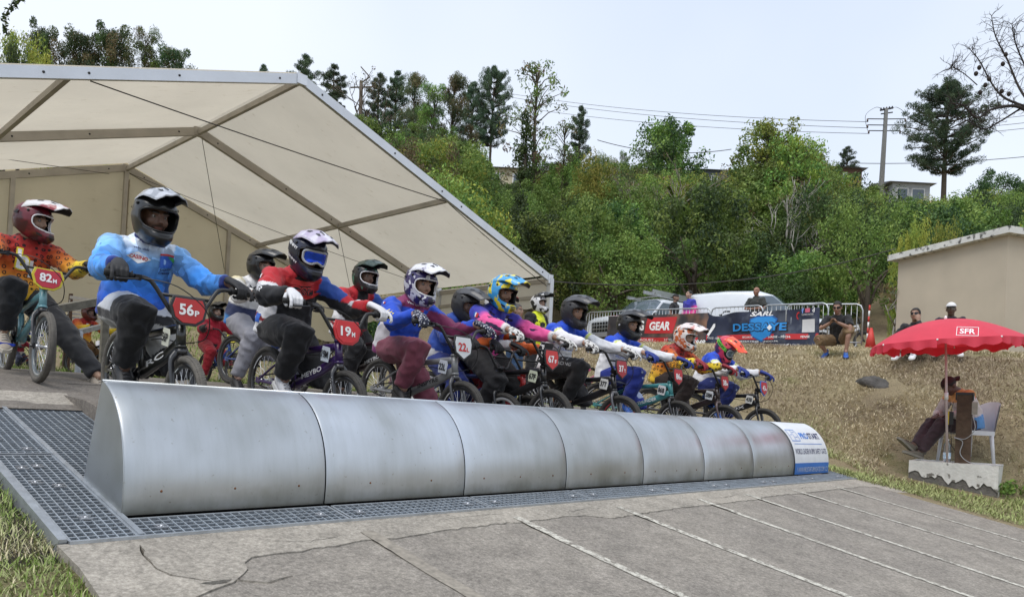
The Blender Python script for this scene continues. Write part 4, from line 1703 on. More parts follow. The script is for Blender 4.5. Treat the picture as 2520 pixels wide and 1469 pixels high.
def helmet_meshes():
 nph, nu = 72, 34
 ph = [-PI + 2 * PI * i / nph for i in range(nph)]
 def zb(p): return -0.165 + 0.075 * sstep((abs(p) - 0.9) / 1.5)
 grid = []
 for j in range(nu):
  u = math.sin(j / (nu - 1) * PI / 2) ** 1.0
  for p in ph:
   b = float(zb(p))
   grid.append([p, b + (0.148 - b) * u])
 def q(p, z): return (abs(p / PORT[0]) ** 3 + abs((z - PORT[2]) / PORT[1]) ** 3) ** (1 / 3)
 faces = []
 for j in range(nu - 1):
  for i in range(nph):
   i2 = (i + 1) % nph
   f = (j * nph + i, j * nph + i2, (j + 1) * nph + i2, (j + 1) * nph + i)
   if i2 == 0:
    faces.append(f)
    continue
   m_ = sum(q(*grid[k]) for k in f) / 4
   if m_ > 1.0: faces.append(f)
 used = set(k for f in faces for k in f)
 for k in used:
  v = q(*grid[k])
  if v < 1.0 and v > 1e-6:
   grid[k] = [grid[k][0] / v, PORT[2] + (grid[k][1] - PORT[2]) / v]
 mb = MB()
 O = [hpos(p, z) for p, z in grid]
 # sculpted chin bar and crown ridge
 for k, (p, z) in enumerate(grid):
  r = 0.008 * math.exp(-(p / 0.16) ** 2) * (1 if z > 0.07 else 0)
  r += 0.012 * math.exp(-((abs(p) - 0.55) / 0.25) ** 2) * math.exp(-((z + 0.105) / 0.03) ** 2)
  r -= 0.007 * math.exp(-((abs(p) - 2.0) / 0.5) ** 2) * math.exp(-((z - 0.03) / 0.03) ** 2)
  O[k] = O[k] + O[k].normalized() * r
 I = [hpos(p, z, 0.90) for p, z in grid]
 n = len(O)
 mb.add(O, faces, 0)
 mb.add(I, [f[::-1] for f in faces], 2)
 ec = {}
 for f in faces:
  for a, b in zip(f, f[1:] + f[:1]): ec.setdefault((min(a, b), max(a, b)), []).append((a, b))
 for e, l in ec.items():
  if len(l) == 1:
   a, b = l[0]
   mb.f.append((b, a, n + a, n + b))
   mb.m.append(1)
   mb.sm.append(True)
 bm = bmesh.new()
 me = mb.mesh('helmet')
 bm.from_mesh(me)
 bmesh.ops.remove_doubles(bm, verts=bm.verts, dist=1e-5)
 bm.to_mesh(me)
 bm.free()
 # trim bead around the port
 tr = MB()
 P = []
 for i in range(48):
  a = 2 * PI * i / 48
  c, s = math.cos(a), math.sin(a)
  k = (abs(c) ** 3 + abs(s) ** 3) ** (-1 / 3)
  P.append(hpos(PORT[0] * c * k, PORT[2] + PORT[1] * s * k, 1.0))
 P.append(P[0])
 tr.tube(P, 0.0055, 6, cap=False)
 # visor
 vi = MB()
 def vf(u, v, lift=0.0):
  s = v * 2 - 1
  yy = 0.035 - 0.305 * u * (1 - 0.16 * abs(s) ** 3)
  w = 0.112 + 0.012 * math.sin(u * PI) - 0.02 * u
  zt = 0.148 + 0.030 * math.sin(min(u * 1.15, 1) * PI * 0.62) - 0.045 * max(0, u - 0.45)
  x = s * w
  z = zt - 0.075 * abs(s) ** 2.6 * (1 - 0.45 * u) + 0.010 * math.exp(-(s / 0.22) ** 2) + 0.006 * math.exp(-((abs(s) - 0.6) / 0.12) ** 2)
  return Vector((x, yy, z - lift))
 vi.grid(19, 17, lambda u, v: vf(u, v))
 vi.grid(19, 17, lambda u, v: vf(u, v, 0.007), flip=True, mi=1)
 nu_, nv_ = 19, 17
 for seq in ([(i, 0) for i in range(nu_)], [(i, nv_ - 1) for i in range(nu_)], [(0, j) for j in range(nv_)], [(nu_ - 1, j) for j in range(nv_)]):
  for (a, b) in zip(seq[:-1], seq[1:]):
   ia, ib = a[0] * nv_ + a[1], b[0] * nv_ + b[1]
   vi.f.append((ia, ib, nu_ * nv_ + ib, nu_ * nv_ + ia))
   vi.m.append(0)
   vi.sm.append(False)
 # vents: dark slots in visor and crown
 ve = MB()
 for s in (-1, 1):
  for (u, v0, v1, du) in ((0.30, 0.16, 0.30, 0.16), (0.62, 0.2, 0.33, 0.13), (0.5, 0.40, 0.45, 0.22)):
   a, b = (v0, v1) if s < 0 else (1 - v1, 1 - v0)
   ve.grid(5, 4, lambda x, y: vf(u + du * x, a + (b - a) * (y * (1 - 0.4 * x)), -0.0025))
  ve.ball((s * 0.119, -0.03, 0.058), (0.006, 0.011, 0.011), 8, 5)
  # cheek vents
  ve.grid(5, 3, lambda x, y: hpos(s * (0.62 + 0.35 * x), -0.118 + 0.016 * y + 0.014 * x, 1.035))
  ve.grid(5, 3, lambda x, y: hpos(s * (1.9 + 0.4 * x), 0.015 + 0.03 * y * (1 - x), 1.01))
 mv = MB()
 for k in range(4):
  mv.grid(7, 2, lambda x, y: hpos(-0.30 + 0.6 * x, -0.128 + 0.012 * k + 0.007 * y, 1.03))
 # goggles: frame, lens, strap
 gl, gf, gs = MB(), MB(), MB()
 gl.grid(17, 9, lambda u, v: hpos(-0.78 + 1.56 * u, -0.048 + 0.085 * v - 0.012 * (1 - abs(u * 2 - 1)) * (1 - v) * -1.8, 0.975 + 0.0 * u))
 P = []
 for i in range(40):
  a = 2 * PI * i / 40
  c, s = math.cos(a), math.sin(a)
  k = (abs(c) ** 4 + abs(s) ** 4) ** (-1 / 4)
  zz = -0.005 + 0.046 * s * k
  if s < -0.3: zz += 0.02 * math.exp(-(c / 0.25) ** 2)
  P.append(hpos(0.80 * c * k, zz, 0.978))
 P.append(P[0])
 gf.tube(P, 0.009, 6, cap=False)
 for s in (-1, 1):
  gs.grid(15, 3, lambda u, v: hpos(s * (1.02 + 2.1 * u), -0.02 + 0.045 * v + 0.01 * u, 1.03))
 return dict(shell=me, trim=tr.mesh('port_trim'), visor=vi.mesh('visor'), vents=ve.mesh('vents'), mouth=mv.mesh('mouth_vent'), lens=gl.mesh('goggle_lens'), gframe=gf.mesh('goggle_frame'), strap=gs.mesh('goggle_strap'))

HELM = helmet_meshes()
M_LINER = mat('helmet_liner', (0.012, 0.012, 0.013), 0.9)

def make_helmet(par, Mh, shell, visor, trim=None, goggles=None, strap=None, words=(), gframe=None):
 h = new_obj('helmet', HELM['shell'], par, [shell, trim or M_BLACK, M_LINER])
 h.matrix_local = Mh
 new_obj('visor', HELM['visor'], h, [visor, M_BLACK])
 new_obj('port_trim', HELM['trim'], h, trim or M_BLACK)
 tag(new_obj('vents', HELM['vents'], h, M_BLACK), kind='stuff')
 tag(new_obj('mouth_vent', HELM['mouth'], h, M_BLACK), kind='stuff')
 if goggles is not None:
  new_obj('goggle_lens', HELM['lens'], h, goggles)
  new_obj('goggle_frame', HELM['gframe'], h, gframe or mat('goggle_frame_grey', (0.3, 0.3, 0.31), 0.5))
 if strap is not None: new_obj('goggle_strap', HELM['strap'], h, strap)
 for (tx, ph, z0, w, hh, sl, m) in words:
  V, F = text_fit(tx, w, hh, 0.03, 0.1)
  me = bpy.data.meshes.new('helmet_lettering')
  me.from_pydata([hpos(ph + v[0] / 0.125, z0 + v[1] + sl * v[0], 1.055) for v in V], [], F)
  new_obj('helmet_lettering', me, h, m)
 return h

# ---- glove templates gripping a bar along x (hand frame: bar axis at origin, wrist towards +y)
def glove_shape(sg):
 g = MB()
 # palm over the grip, wrist behind
 g.tube([(0, 0.125, 0.030), (0, 0.085, 0.034), (0, 0.045, 0.036), (0, 0.012, 0.036), (0, -0.012, 0.028)], [(0.030, 0.024), (0.036, 0.022), (0.043, 0.021), (0.044, 0.018), (0.040, 0.014)], 12, up=(0, 0, 1))
 for k, (x, r, ext) in enumerate(((-0.034, 0.0105, 0), (-0.0115, 0.0115, 0), (0.0115, 0.0115, 0), (0.034, 0.0098, 0))):
  xx = x * sg
  P = [(xx, 0.0, 0.036), (xx, -0.026, 0.026), (xx, -0.037, 0.002), (xx, -0.030, -0.020), (xx, -0.010, -0.030), (xx, 0.006, -0.026)]
  if k == 0:
   P = [(xx, 0.0, 0.036), (xx, -0.03, 0.030), (xx, -0.058, 0.016), (xx, -0.070, -0.006), (xx, -0.064, -0.022)]
  g.tube(P, [r * 1.1, r * 1.1, r, r, r * 0.9, r * 0.8][:len(P)], 8)
 g.tube([(-0.036 * sg, 0.07, 0.022), (-0.050 * sg, 0.035, 0.006), (-0.050 * sg, 0.008, -0.022), (-0.045 * sg, -0.018, -0.028)], [0.015, 0.014, 0.012, 0.010], 8)
 return g

GLOVE = {}
for _sg, _n in ((1, 'R'), (-1, 'L')):
 _o = glove_shape(_sg).obj('glove_template', [M_BLACK])
 queue_remesh(_o, 0.0042, 3)
 GLOVE[_n] = _o

def shoe_mesh():
 s = MB()
 # upper lofted along the foot (heel at y=0, toe at y=-0.28), sole below
 secs = [(0.0, 0.030, 0.095, 0.05), (-0.03, 0.038, 0.100, 0.05), (-0.08, 0.040, 0.092, 0.045), (-0.13, 0.042, 0.072, 0.036), (-0.19, 0.048, 0.056, 0.028), (-0.24, 0.042, 0.045, 0.022), (-0.275, 0.022, 0.036, 0.016)]
 V, F = [], []
 n = 14
 for (y, w, h, zc) in secs:
  for k in range(n):
   a = 2 * PI * k / n
   z = zc + (h - zc) * math.sin(a) if math.sin(a) > 0 else zc + (zc - 0.012) * math.sin(a)
   V.append((w * math.cos(a), y, z))
 for i in range(len(secs) - 1):
  for k in range(n): F.append((i * n + k, (i + 1) * n + k, (i + 1) * n + (k + 1) % n, i * n + (k + 1) % n))
 F += [tuple(range(n)), tuple((len(secs) - 1) * n + k for k in range(n - 1, -1, -1))]
 s.add(V, F, 0)
 out = [(0.034, 0.005), (0.042, -0.06), (0.044, -0.13), (0.051, -0.19), (0.044, -0.25), (0.018, -0.285)]
 poly = [(-x, y) for x, y in out] + [(x, y) for x, y in out[::-1]]
 s.prism(poly[::-1], 0.028, None, 1)
 s.tube([(0, -0.015, 0.075), (0, -0.01, 0.12)], [(0.036, 0.045), (0.036, 0.045)], 12, mi=0)
 for k in range(4):
  s.tube([(-0.022, -0.10 - 0.025 * k, 0.088 - 0.009 * k), (0.0, -0.10 - 0.025 * k, 0.096 - 0.009 * k), (0.022, -0.10 - 0.025 * k, 0.088 - 0.009 * k)], 0.004, 5, mi=2)
 return s.mesh('shoe')

SHOE = shoe_mesh()
EYE = MB().ball((0, 0, 0), 0.0125, 12, 8, mi=0).ball((0, -0.0058, 0.0), (0.0082, 0.0076, 0.0082), 10, 6, mi=1).mesh('eye')
M_EYEW = flatm('eye_white', (0.25, 0.22, 0.2), 0.4)
M_IRIS = flatm('iris', (0.02, 0.012, 0.008), 0.2)

def head_shape(g, Mh):
 R = Mh.to_3x3()
 def P(*c): return Mh @ Vector(c)
 g.ball(P(0, 0.015, 0.035), (0.076, 0.097, 0.088), 18, 12, R)
 g.ball(P(0, -0.022, -0.02), (0.064, 0.072, 0.085), 18, 12, R)
 g.ball(P(0, -0.046, -0.080), (0.042, 0.040, 0.034), 12, 8, R)
 for s in (-1, 1):
  g.ball(P(s * 0.040, -0.055, -0.022), (0.024, 0.028, 0.026), 10, 7, R)
  g.ball(P(s * 0.077, 0.012, -0.008), (0.010, 0.022, 0.033), 8, 6, R)
  g.ball(P(s * 0.030, -0.085, 0.033), (0.026, 0.012, 0.010), 8, 6, R)
  g.ball(P(s * 0.012, -0.096, -0.027), (0.009, 0.010, 0.008), 8, 6, R)
 g.tube([P(0, -0.086, 0.025), P(0, -0.102, 0.0), P(0, -0.113, -0.022)], [0.009, 0.011, 0.0135], 8)
 g.ball(P(0, -0.090, -0.053), (0.024, 0.010, 0.007), 8, 6, R)
 g.ball(P(0, -0.088, -0.064), (0.021, 0.010, 0.007), 8, 6, R)

def head_colours(o, Mh, skin, beard=0.0, brow=(0.02, 0.013, 0.01), lip=None, cap_hair=None, extra=None):
 me = o.data
 P = get_co(me)
 Mi = np.array(Mh.inverted())
 H = P @ Mi[:3, :3].T + Mi[:3, 3]
 sk = np.array(rgb(skin)[:3])
 C = np.tile(sk, (len(P), 1))
 inh = np.linalg.norm(H - np.array([0, 0, 0.0]), axis=1) < 0.17
 fr = inh & (H[:, 1] < -0.04)
 lips = fr & (np.abs(H[:, 0]) < 0.026) & (H[:, 2] < -0.045) & (H[:, 2] > -0.073) & (H[:, 1] < -0.082)
 C[lips] = sk * np.array([0.95, 0.62, 0.62])
 br = fr & (np.abs(np.abs(H[:, 0]) - 0.032) < 0.022) & (np.abs(H[:, 2] - 0.037) < 0.0065)
 C[br] = brow
 if beard > 0:
  bd = fr & ~lips & (np.abs(H[:, 0]) < 0.075) & (((H[:, 2] < -0.035) & (np.abs(H[:, 0]) < 0.034)) | (H[:, 2] < -0.066))
  C[bd] = C[bd] * (1 - beard) + np.array(brow) * beard
 if extra: C = extra(P, H, C)
 set_col(me, C)

# ---- the figure
def make_person(label, loc, rot, J, head=(0, 0, 0), skin=(0.30, 0.17, 0.11), scale=1.0, group=None, top=None, top_fab=None, bottom=None, bottom_fab=None, bot_decals=None,
    sleeve=1.0, leg=1.0, helmet=None, glove=None, shoe=None, beard=0.0, hair=None, vox=0.011, decals=None, collar=None, grips=True, bulk=1.0, hands=None, eyes=True, brow=(0.02, 0.013, 0.01), shoe_rot=None, cat='person', hem=None):
 e = empty('person', loc, rot)
 e.scale = (scale, scale, scale)
 tag(e, label, cat, group)
 V_ = lambda k: Vector(J[k])
 Mh = Matrix.Translation(V_('head')) @ Matrix.Rotation(head[0], 4, 'Z') @ Matrix.Rotation(head[1], 4, 'X') @ Matrix.Rotation(head[2], 4, 'Y')
 pel, spn, chs, nkb = V_('pelvis'), V_('spine'), V_('chest'), V_('neck')
 B = bulk
 T = B if sleeve > 0.9 else B * 0.86
 # body: one continuous skin
 g = MB()
 side_up = (1, 0, 0)
 fwd = Vector((0, -1, 0))
 g.tube([pel - (spn - pel).normalized() * 0.08, pel, spn, chs, nkb], [(0.13 * B, 0.10 * B), (0.155 * B, 0.115 * B), (0.135 * B, 0.10 * B), (0.155 * B, 0.105 * B), (0.07, 0.06)], 16, up=fwd)
 hc = V_('head')
 g.tube([nkb - (hc - nkb).normalized() * 0.05, nkb, Mh @ Vector((0, 0.01, -0.05))], [0.065, 0.058, 0.055], 12)
 for s in 'RL':
  sh, el, wr = V_('sh' + s), V_('el' + s), V_('wr' + s)
  g.tube([chs.lerp(sh, 0.35), sh, sh.lerp(el, 0.5), el, el.lerp(wr, 0.35), wr], [0.06, 0.058 * B, 0.046 * B, 0.038, 0.038 * B, 0.027], 12)
  g.ball(sh, 0.06 * B, 12, 8)
  hv = (V_('ha' + s) - wr)
  if hv.length > 0.01:
   hd = hv.normalized()
   if not glove:
    sd = hd.cross(Vector((0, 0, 1)))
    sd = sd.normalized() if sd.length > 0.1 else Vector((1, 0, 0))
    curl = hands or 0.4
    dn = hd.cross(sd).normalized()
    if dn.z > 0: dn = -dn
    g.tube([wr, wr + hd * 0.04, wr + hd * 0.085], [(0.026, 0.020), (0.040, 0.017), (0.038, 0.014)], 10, up=dn)
    for q in range(4):
     o_ = sd * (-0.03 + 0.02 * q)
     ln = (0.060, 0.072, 0.068, 0.052)[q]
     g.tube([wr + hd * 0.08 + o_, wr + hd * (0.08 + ln * 0.55) + o_ + dn * 0.015 * curl, wr + hd * (0.08 + ln * 0.85) + o_ + dn * 0.05 * curl], [0.0095, 0.009, 0.0075], 7)
    g.tube([wr + hd * 0.03 - sd * 0.03, wr + hd * 0.06 - sd * 0.05 + dn * 0.015, wr + hd * 0.09 - sd * 0.045 + dn * 0.03], [0.013, 0.011, 0.009], 7)
   else:
    g.tube([wr, wr + hd * 0.06], [0.026, 0.02], 8)
  hp, kn, an = V_('hip' + s), V_('kn' + s), V_('an' + s)
  g.tube([hp, hp.lerp(kn, 0.4), kn, kn.lerp(an, 0.35), an], [0.085 * B, 0.075 * B, 0.052, 0.050, 0.036], 12)
  ft = V_('to' + s)
  g.tube([an - (ft - an) * 0.12, an, an.lerp(ft, 0.35 if shoe else 1.0)], [0.032, 0.034, 0.024], 8)
 head_shape(g, Mh)
 body = g.obj('body', [SKIN], e)
 queue_remesh(body, min(vox, 0.008) if vox < 0.013 else 0.012, 2, lambda o: head_colours(o, Mh, skin, beard, brow))
 if eyes:
  for s in (-1, 1):
   ey = new_obj('eye', EYE, e, [M_EYEW, M_IRIS])
   ey.matrix_local = Mh @ Matrix.Translation((s * 0.030, -0.0745, 0.012))
 # shirt
 t = MB()
 ax = (nkb - pel).normalized()
 hem0 = pel - (spn - pel).normalized() * (0.06 if hem is None else hem)
 t.tube([hem0, pel.lerp(spn, 0.3), spn, chs, chs.lerp(nkb, 0.65), nkb + ax * 0.012], [(0.196 * T, 0.160 * T), (0.194 * T, 0.158 * T), (0.178 * T, 0.142 * T), (0.178 * T, 0.132 * T), (0.118 * T, 0.092 * T), (0.078, 0.070)], 20, up=fwd)
 arms = {}
 for s in 'RL':
  sh, el, wr = V_('sh' + s), V_('el' + s), V_('wr' + s)
  if sleeve > 0.9: P = [chs.lerp(sh, 0.45), sh, sh.lerp(el, 0.5), el, el.lerp(wr, 0.5), el.lerp(wr, 0.96)]; R_ = [0.088 * T, 0.077 * T, 0.070 * T, 0.064 * T, 0.056 * T, 0.041]
  else: P = [chs.lerp(sh, 0.45), sh, sh.lerp(el, 0.35), sh.lerp(el, 0.75)]; R_ = [0.095 * T, 0.084 * T, 0.08 * T, 0.078 * T]
  t.tube(P, R_, 12)
  t.ball(sh, 0.077 * T, 12, 8)
 jer = t.obj('jersey' if sleeve > 0.9 else 'shirt', [top_fab or FAB], e)

 def fin_top(o):
  P = get_co(o.data)
  wrinkle(o, 0.011, 10.5, [(J['elR'], 0.14, 0.8), (J['elL'], 0.14, 0.8), (J['shR'], 0.14, 0.5), (J['shL'], 0.14, 0.5), (J['spine'], 0.2, 0.7)])
  P = get_co(o.data)
  dT = np.minimum(seg_dist(P, pel, spn)[0], np.minimum(seg_dist(P, spn, chs)[0], seg_dist(P, chs, nkb)[0])) - 0.14 * B
  reg = np.zeros(len(P), int)
  tt = np.zeros(len(P))
  L_ = (nkb - hem0).length
  tt = ((P - np.array(hem0)) @ np.array((nkb - hem0).normalized())) / L_
  best = dT.copy()
  for k, s in ((1, 'R'), (2, 'L')):
   sh, el, wr = V_('sh' + s), V_('el' + s), V_('wr' + s)
   d1, t1 = seg_dist(P, sh, el)
   d2, t2 = seg_dist(P, el, wr)
   d = np.minimum(d1 - 0.07, d2 - 0.055)
   ta = np.where(d1 - 0.07 < d2 - 0.055, 0.5 * t1, 0.5 + 0.5 * t2)
   w = (d < best)
   best = np.where(w, d, best)
   reg = np.where(w, k, reg)
   tt = np.where(w, ta, tt)
  C = top(reg, tt, P) if callable(top) else np.tile(np.array(rgb(top or (0.3, 0.3, 0.3))[:3]), (len(P), 1))
  set_col(o.data, C)
  if decals:
   bm = bmesh.new()
   bm.from_mesh(o.data)
   bv = BVHTree.FromBMesh(bm)
   for dc in decals: decal(dc[0], dc[2], bv, dc[1], o)
   bm.free()
 queue_remesh(jer, vox, 3, fin_top)
 if collar:
  c = MB()
  c.torus((0, 0, 0), 0.070, 0.010, 0.022, 'z', 28, 8)
  co_ = c.obj('collar', [collar], jer)
  z = (hc - nkb).normalized()
  q = z.to_track_quat('Z', 'Y')
  co_.matrix_local = Matrix.Translation(nkb + z * 0.012) @ q.to_matrix().to_4x4()
 # trousers
 t = MB()
 t.tube([pel + ax * 0.06, pel, pel - (spn - pel).normalized() * 0.075], [(0.160 * B, 0.122 * B), (0.172 * B, 0.132 * B), (0.14 * B, 0.115 * B)], 18, up=fwd)
 for s in 'RL':
  hp, kn, an = V_('hip' + s), V_('kn' + s), V_('an' + s)
  if leg > 0.9: P = [hp, hp.lerp(kn, 0.3), hp.lerp(kn, 0.7), kn, kn.lerp(an, 0.3), kn.lerp(an, 0.7), kn.lerp(an, 0.98)]; R_ = [0.115 * B, 0.110 * B, 0.098 * B, 0.090 * B, 0.080 * B, 0.070 * B, 0.058]
  else: P = [hp, hp.lerp(kn, 0.3), hp.lerp(kn, 0.7), kn.lerp(hp, 0.05)]; R_ = [0.115 * B, 0.112 * B, 0.105 * B, 0.10 * B]
  t.tube(P, R_, 12)
 tro = t.obj('trousers' if leg > 0.9 else 'shorts', [bottom_fab or FAB], e)

 def fin_bot(o):
  wrinkle(o, 0.012, 9.0, [(J['knR'], 0.16, 0.8), (J['knL'], 0.16, 0.8), (J['hipR'], 0.15, 0.5), (J['hipL'], 0.15, 0.5), (J['anR'], 0.12, 0.6), (J['anL'], 0.12, 0.6)])
  P = get_co(o.data)
  reg = np.where(P[:, 0] < 0, 1, 2)
  tt = np.zeros(len(P))
  for k, s in ((1, 'R'), (2, 'L')):
   d1, t1 = seg_dist(P, V_('hip' + s), V_('kn' + s))
   d2, t2 = seg_dist(P, V_('kn' + s), V_('an' + s))
   tt = np.where(reg == k, np.where(d1 < d2, 0.5 * t1, 0.5 + 0.5 * t2), tt)
  C = bottom(reg, tt, P) if callable(bottom) else np.tile(np.array(rgb(bottom or (0.02, 0.02, 0.022))[:3]), (len(P), 1))
  set_col(o.data, C)
  if bot_decals:
   bm = bmesh.new()
   bm.from_mesh(o.data)
   bv = BVHTree.FromBMesh(bm)
   for dc in bot_decals: decal(dc[0], dc[2], bv, dc[1], o)
   bm.free()
 queue_remesh(tro, vox, 3, fin_bot)
 if helmet: make_helmet(e, Mh @ Matrix.Translation((0, 0.0, 0.008)) @ Matrix.Scale(0.97, 4), **helmet)
 if glove:
  for s, k in (('R', 'R'), ('L', 'L')):
   wr, ha = V_('wr' + s), V_('ha' + s)
   G = bpy.data.objects.new('glove', SHOE)
   COL.objects.link(G)
   G.parent = e
   d = (wr - ha).normalized()
   xa = Vector((1, 0.26 if s == 'L' else -0.26, 0)).normalized()
   z = xa.cross(d)
   z = z.normalized() if z.length > 0.05 else Vector((0, 0, 1))
   # wrist lies 12.5 cm behind the bar and 3 cm above: tilt the glove towards the forearm
   yv = z.cross(xa).normalized()
   Mr = Matrix((xa, yv, z)).transposed().to_4x4()
   G.matrix_local = Matrix.Translation(ha) @ Mr @ Matrix.Rotation(-0.12, 4, 'X')
   GLV.append((G, k, glove))
 if shoe:
  for s in 'RL':
   an, to = V_('an' + s), V_('to' + s)
   d = (to - an)
   d2 = Vector((d.x, d.y, d.z)).normalized()
   up = Vector((0, 0, 1))
   y = -d2
   if shoe_rot and s in shoe_rot: y = Vector(shoe_rot[s]).normalized()
   x = y.cross(up).normalized()
   z = x.cross(y)
   S = new_obj('shoe', SHOE, e, list(shoe) if isinstance(shoe, (list, tuple)) else [shoe, M_WHITE, M_WHITE])
   S.matrix_local = Matrix.Translation(an + z * -0.095 + y * 0.04) @ Matrix((x, y, z)).transposed().to_4x4()
 if hair is not None:
  h = MB()
  R = Mh.to_3x3()
  def hf(u, v):
   a = -PI + 2 * PI * u
   th = v * (1.75 if abs(a) > 1.2 else 1.05 + 0.7 * sstep((abs(a) - 0.7) / 0.5))
   r = 1.04 + 0.03 * math.sin(a * 9) * math.sin(v * 11)
   return Mh @ Vector((0.079 * r * math.sin(th) * math.sin(a), 0.016 - 0.100 * r * math.sin(th) * math.cos(a), 0.036 + 0.092 * r * math.cos(th)))
  h.grid(33, 14, hf)
  h.obj('hair', [hair], e)
 return e, Mh, jer

GLV = []

def finish_gloves():
 for G, k, m in GLV:
  G.data = GLOVE[k].data
  set_mats(G, m)

# ---- poses in the bike frame (front tyre contact at y=0, forward is -y)
def ride_pose(lean=0.0, headdrop=0.0, right='pedal', left='pedal', dz=0.0, elbows=0.0, dy=0.0):
 J = {}
 J['pelvis'] = (0, 0.88 + dy, 0.655 + dz)
 J['spine'] = (0, 0.895 + dy - 0.02 - 0.2 * lean, 0.81 + dz)
 J['chest'] = (0, 0.825 + dy - 0.5 * lean, 0.965 + dz - 0.2 * lean)
 J['neck'] = (0, 0.765 + dy - 0.7 * lean, 1.065 + dz - 0.4 * lean)
 J['head'] = (0, 0.725 + dy - 0.85 * lean, 1.20 + dz - 0.55 * lean - headdrop)
 for s, k in ((-1, 'R'), (1, 'L')):
  sh = Vector((s * 0.185, 0.785 + dy - 0.55 * lean, 0.985 + dz - 0.3 * lean))
  ha = Vector((s * 0.325, 0.209, 0.864))
  wr = ha + Vector((s * -0.02, 0.115, 0.045))
  d = (wr - sh)
  if d.length > 0.515: wr = sh + d * (0.515 / d.length)
  J['sh' + k], J['ha' + k], J['wr' + k] = sh, ha, wr
  J['el' + k] = two_bone(sh, wr, 0.272, 0.25, (s * (0.55 + elbows), 0.1, -0.9))
  J['hip' + k] = Vector((s * 0.085, 0.855 + dy, 0.635 + dz))
  mode = right if k == 'R' else left
  if mode == 'pedal':
   c = CRV * (1 if k == 'R' else -1)
   p = BB + c + Vector((s * 0.125, 0, 0.0))
   an = p + Vector((0, 0.10, 0.115))
   to = an + Vector((s * 0.01, -0.17, -0.07))
  else:
   an = Vector((s * mode[0], mode[1], mode[2] + 0.095))
   to = an + Vector((s * 0.03, -0.17, -0.065))
  J['an' + k], J['to' + k] = an, to
  J['kn' + k] = two_bone(J['hip' + k], an, 0.44, 0.335 if mode == 'pedal' else 0.40, (s * 0.10, -1, 0.35))
 return J

def stand_pose(arms='down'):
 J = dict(pelvis=(0, 0, 0.95), spine=(0, 0.015, 1.12), chest=(0, 0.0, 1.31), neck=(0, 0.012, 1.46), head=(0, -0.02, 1.605))
 for s, k in ((-1, 'R'), (1, 'L')):
  J['sh' + k] = Vector((s * 0.178, 0.012, 1.375))
  if arms == 'down':
   J['el' + k] = Vector((s * 0.25, 0.04, 1.13)); J['wr' + k] = Vector((s * 0.24, -0.06, 0.90)); J['ha' + k] = Vector((s * 0.235, -0.09, 0.82))
  elif arms == 'folded':
   J['el' + k] = Vector((s * 0.27, -0.06, 1.13)); J['wr' + k] = Vector((s * 0.07, -0.27, 1.10)); J['ha' + k] = Vector((-s * 0.01, -0.29, 1.10))
  else:
   J['el' + k] = Vector((s * 0.25, -0.02, 1.13)); J['wr' + k] = Vector((s * 0.12, -0.24, 1.18)); J['ha' + k] = Vector((s * 0.08, -0.31, 1.22))
  J['hip' + k] = Vector((s * 0.09, 0, 0.92)); J['kn' + k] = Vector((s * 0.10, -0.02, 0.50)); J['an' + k] = Vector((s * 0.11, 0.03, 0.09)); J['to' + k] = Vector((s * 0.13, -0.14, 0.03))
 return J


# ------------------------------------------------------------------ the eight riders on the gate
def solid(*c): return c

def hel(nm, c, c2=None, thr=(0.5, 14, 0.02), rough=0.22):
 return mat(nm, c, rough + 0.08, 0.0, var=0.05, coat=0.25, col2=c2, thr=thr if c2 else None)

SLP = math.atan(0.18)
PLACE = lambda X: (Vector((X, 0.66, 0.245)), (SLP, 0, 0))
BLUE, RED, WHT, BLK = (0.02, 0.10, 0.50), (0.50, 0.02, 0.025), (0.72, 0.72, 0.74), (0.014, 0.014, 0.016)

def mask_set(C, m, c):
 C[m] = np.array(rgb(c)[:3])

def top_56(reg, t, P):
 C = grad(t, [(0.0, (0.012, 0.04, 0.28)), (0.25, (0.02, 0.11, 0.58)), (0.55, (0.05, 0.25, 0.75)), (0.8, (0.20, 0.45, 0.82)), (0.97, (0.66, 0.74, 0.85))])
 S = grad(t, [(0.0, (0.26, 0.50, 0.84)), (0.4, (0.06, 0.28, 0.76)), (0.8, (0.06, 0.26, 0.70)), (0.93, (0.05, 0.22, 0.62)), (0.94, (0.015, 0.03, 0.16))])
 return np.where((reg > 0)[:, None], S, C)

def top_19(reg, t, P):
 C = np.tile(np.array(BLK), (len(P), 1))
 fr = P[:, 1]
 mask_set(C, t < 0.26, (0.20, 0.008, 0.015))
 mask_set(C, (t < 0.20) & (P[:, 0] < -0.09), WHT)
 mask_set(C, (t > 0.26) & (t < 0.62) & (P[:, 0] < -0.13), WHT)
 mask_set(C, (t > 0.8) & (np.abs(P[:, 0]) > 0.06), (0.38, 0.012, 0.02))
 R = grad(t, [(0, (0.48, 0.02, 0.03)), (0.42, (0.42, 0.015, 0.02)), (0.43, BLK), (1, BLK)])
 w = (np.abs(t - 0.42 - 2.0 * (P[:, 2] - 0.95)) < 0.09) & (t < 0.8)
 R[w] = WHT
 L_ = grad(t, [(0, (0.03, 0.09, 0.36)), (0.36, (0.02, 0.06, 0.28)), (0.37, (0.50, 0.02, 0.03)), (1, (0.46, 0.015, 0.02))])
 w = (np.abs(t - 0.72 - 1.2 * (P[:, 2] - 0.95)) < 0.05)
 L_[w] = WHT
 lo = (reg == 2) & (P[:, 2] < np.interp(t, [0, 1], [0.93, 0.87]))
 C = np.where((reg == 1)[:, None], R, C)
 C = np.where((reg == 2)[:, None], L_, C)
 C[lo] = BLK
 return C

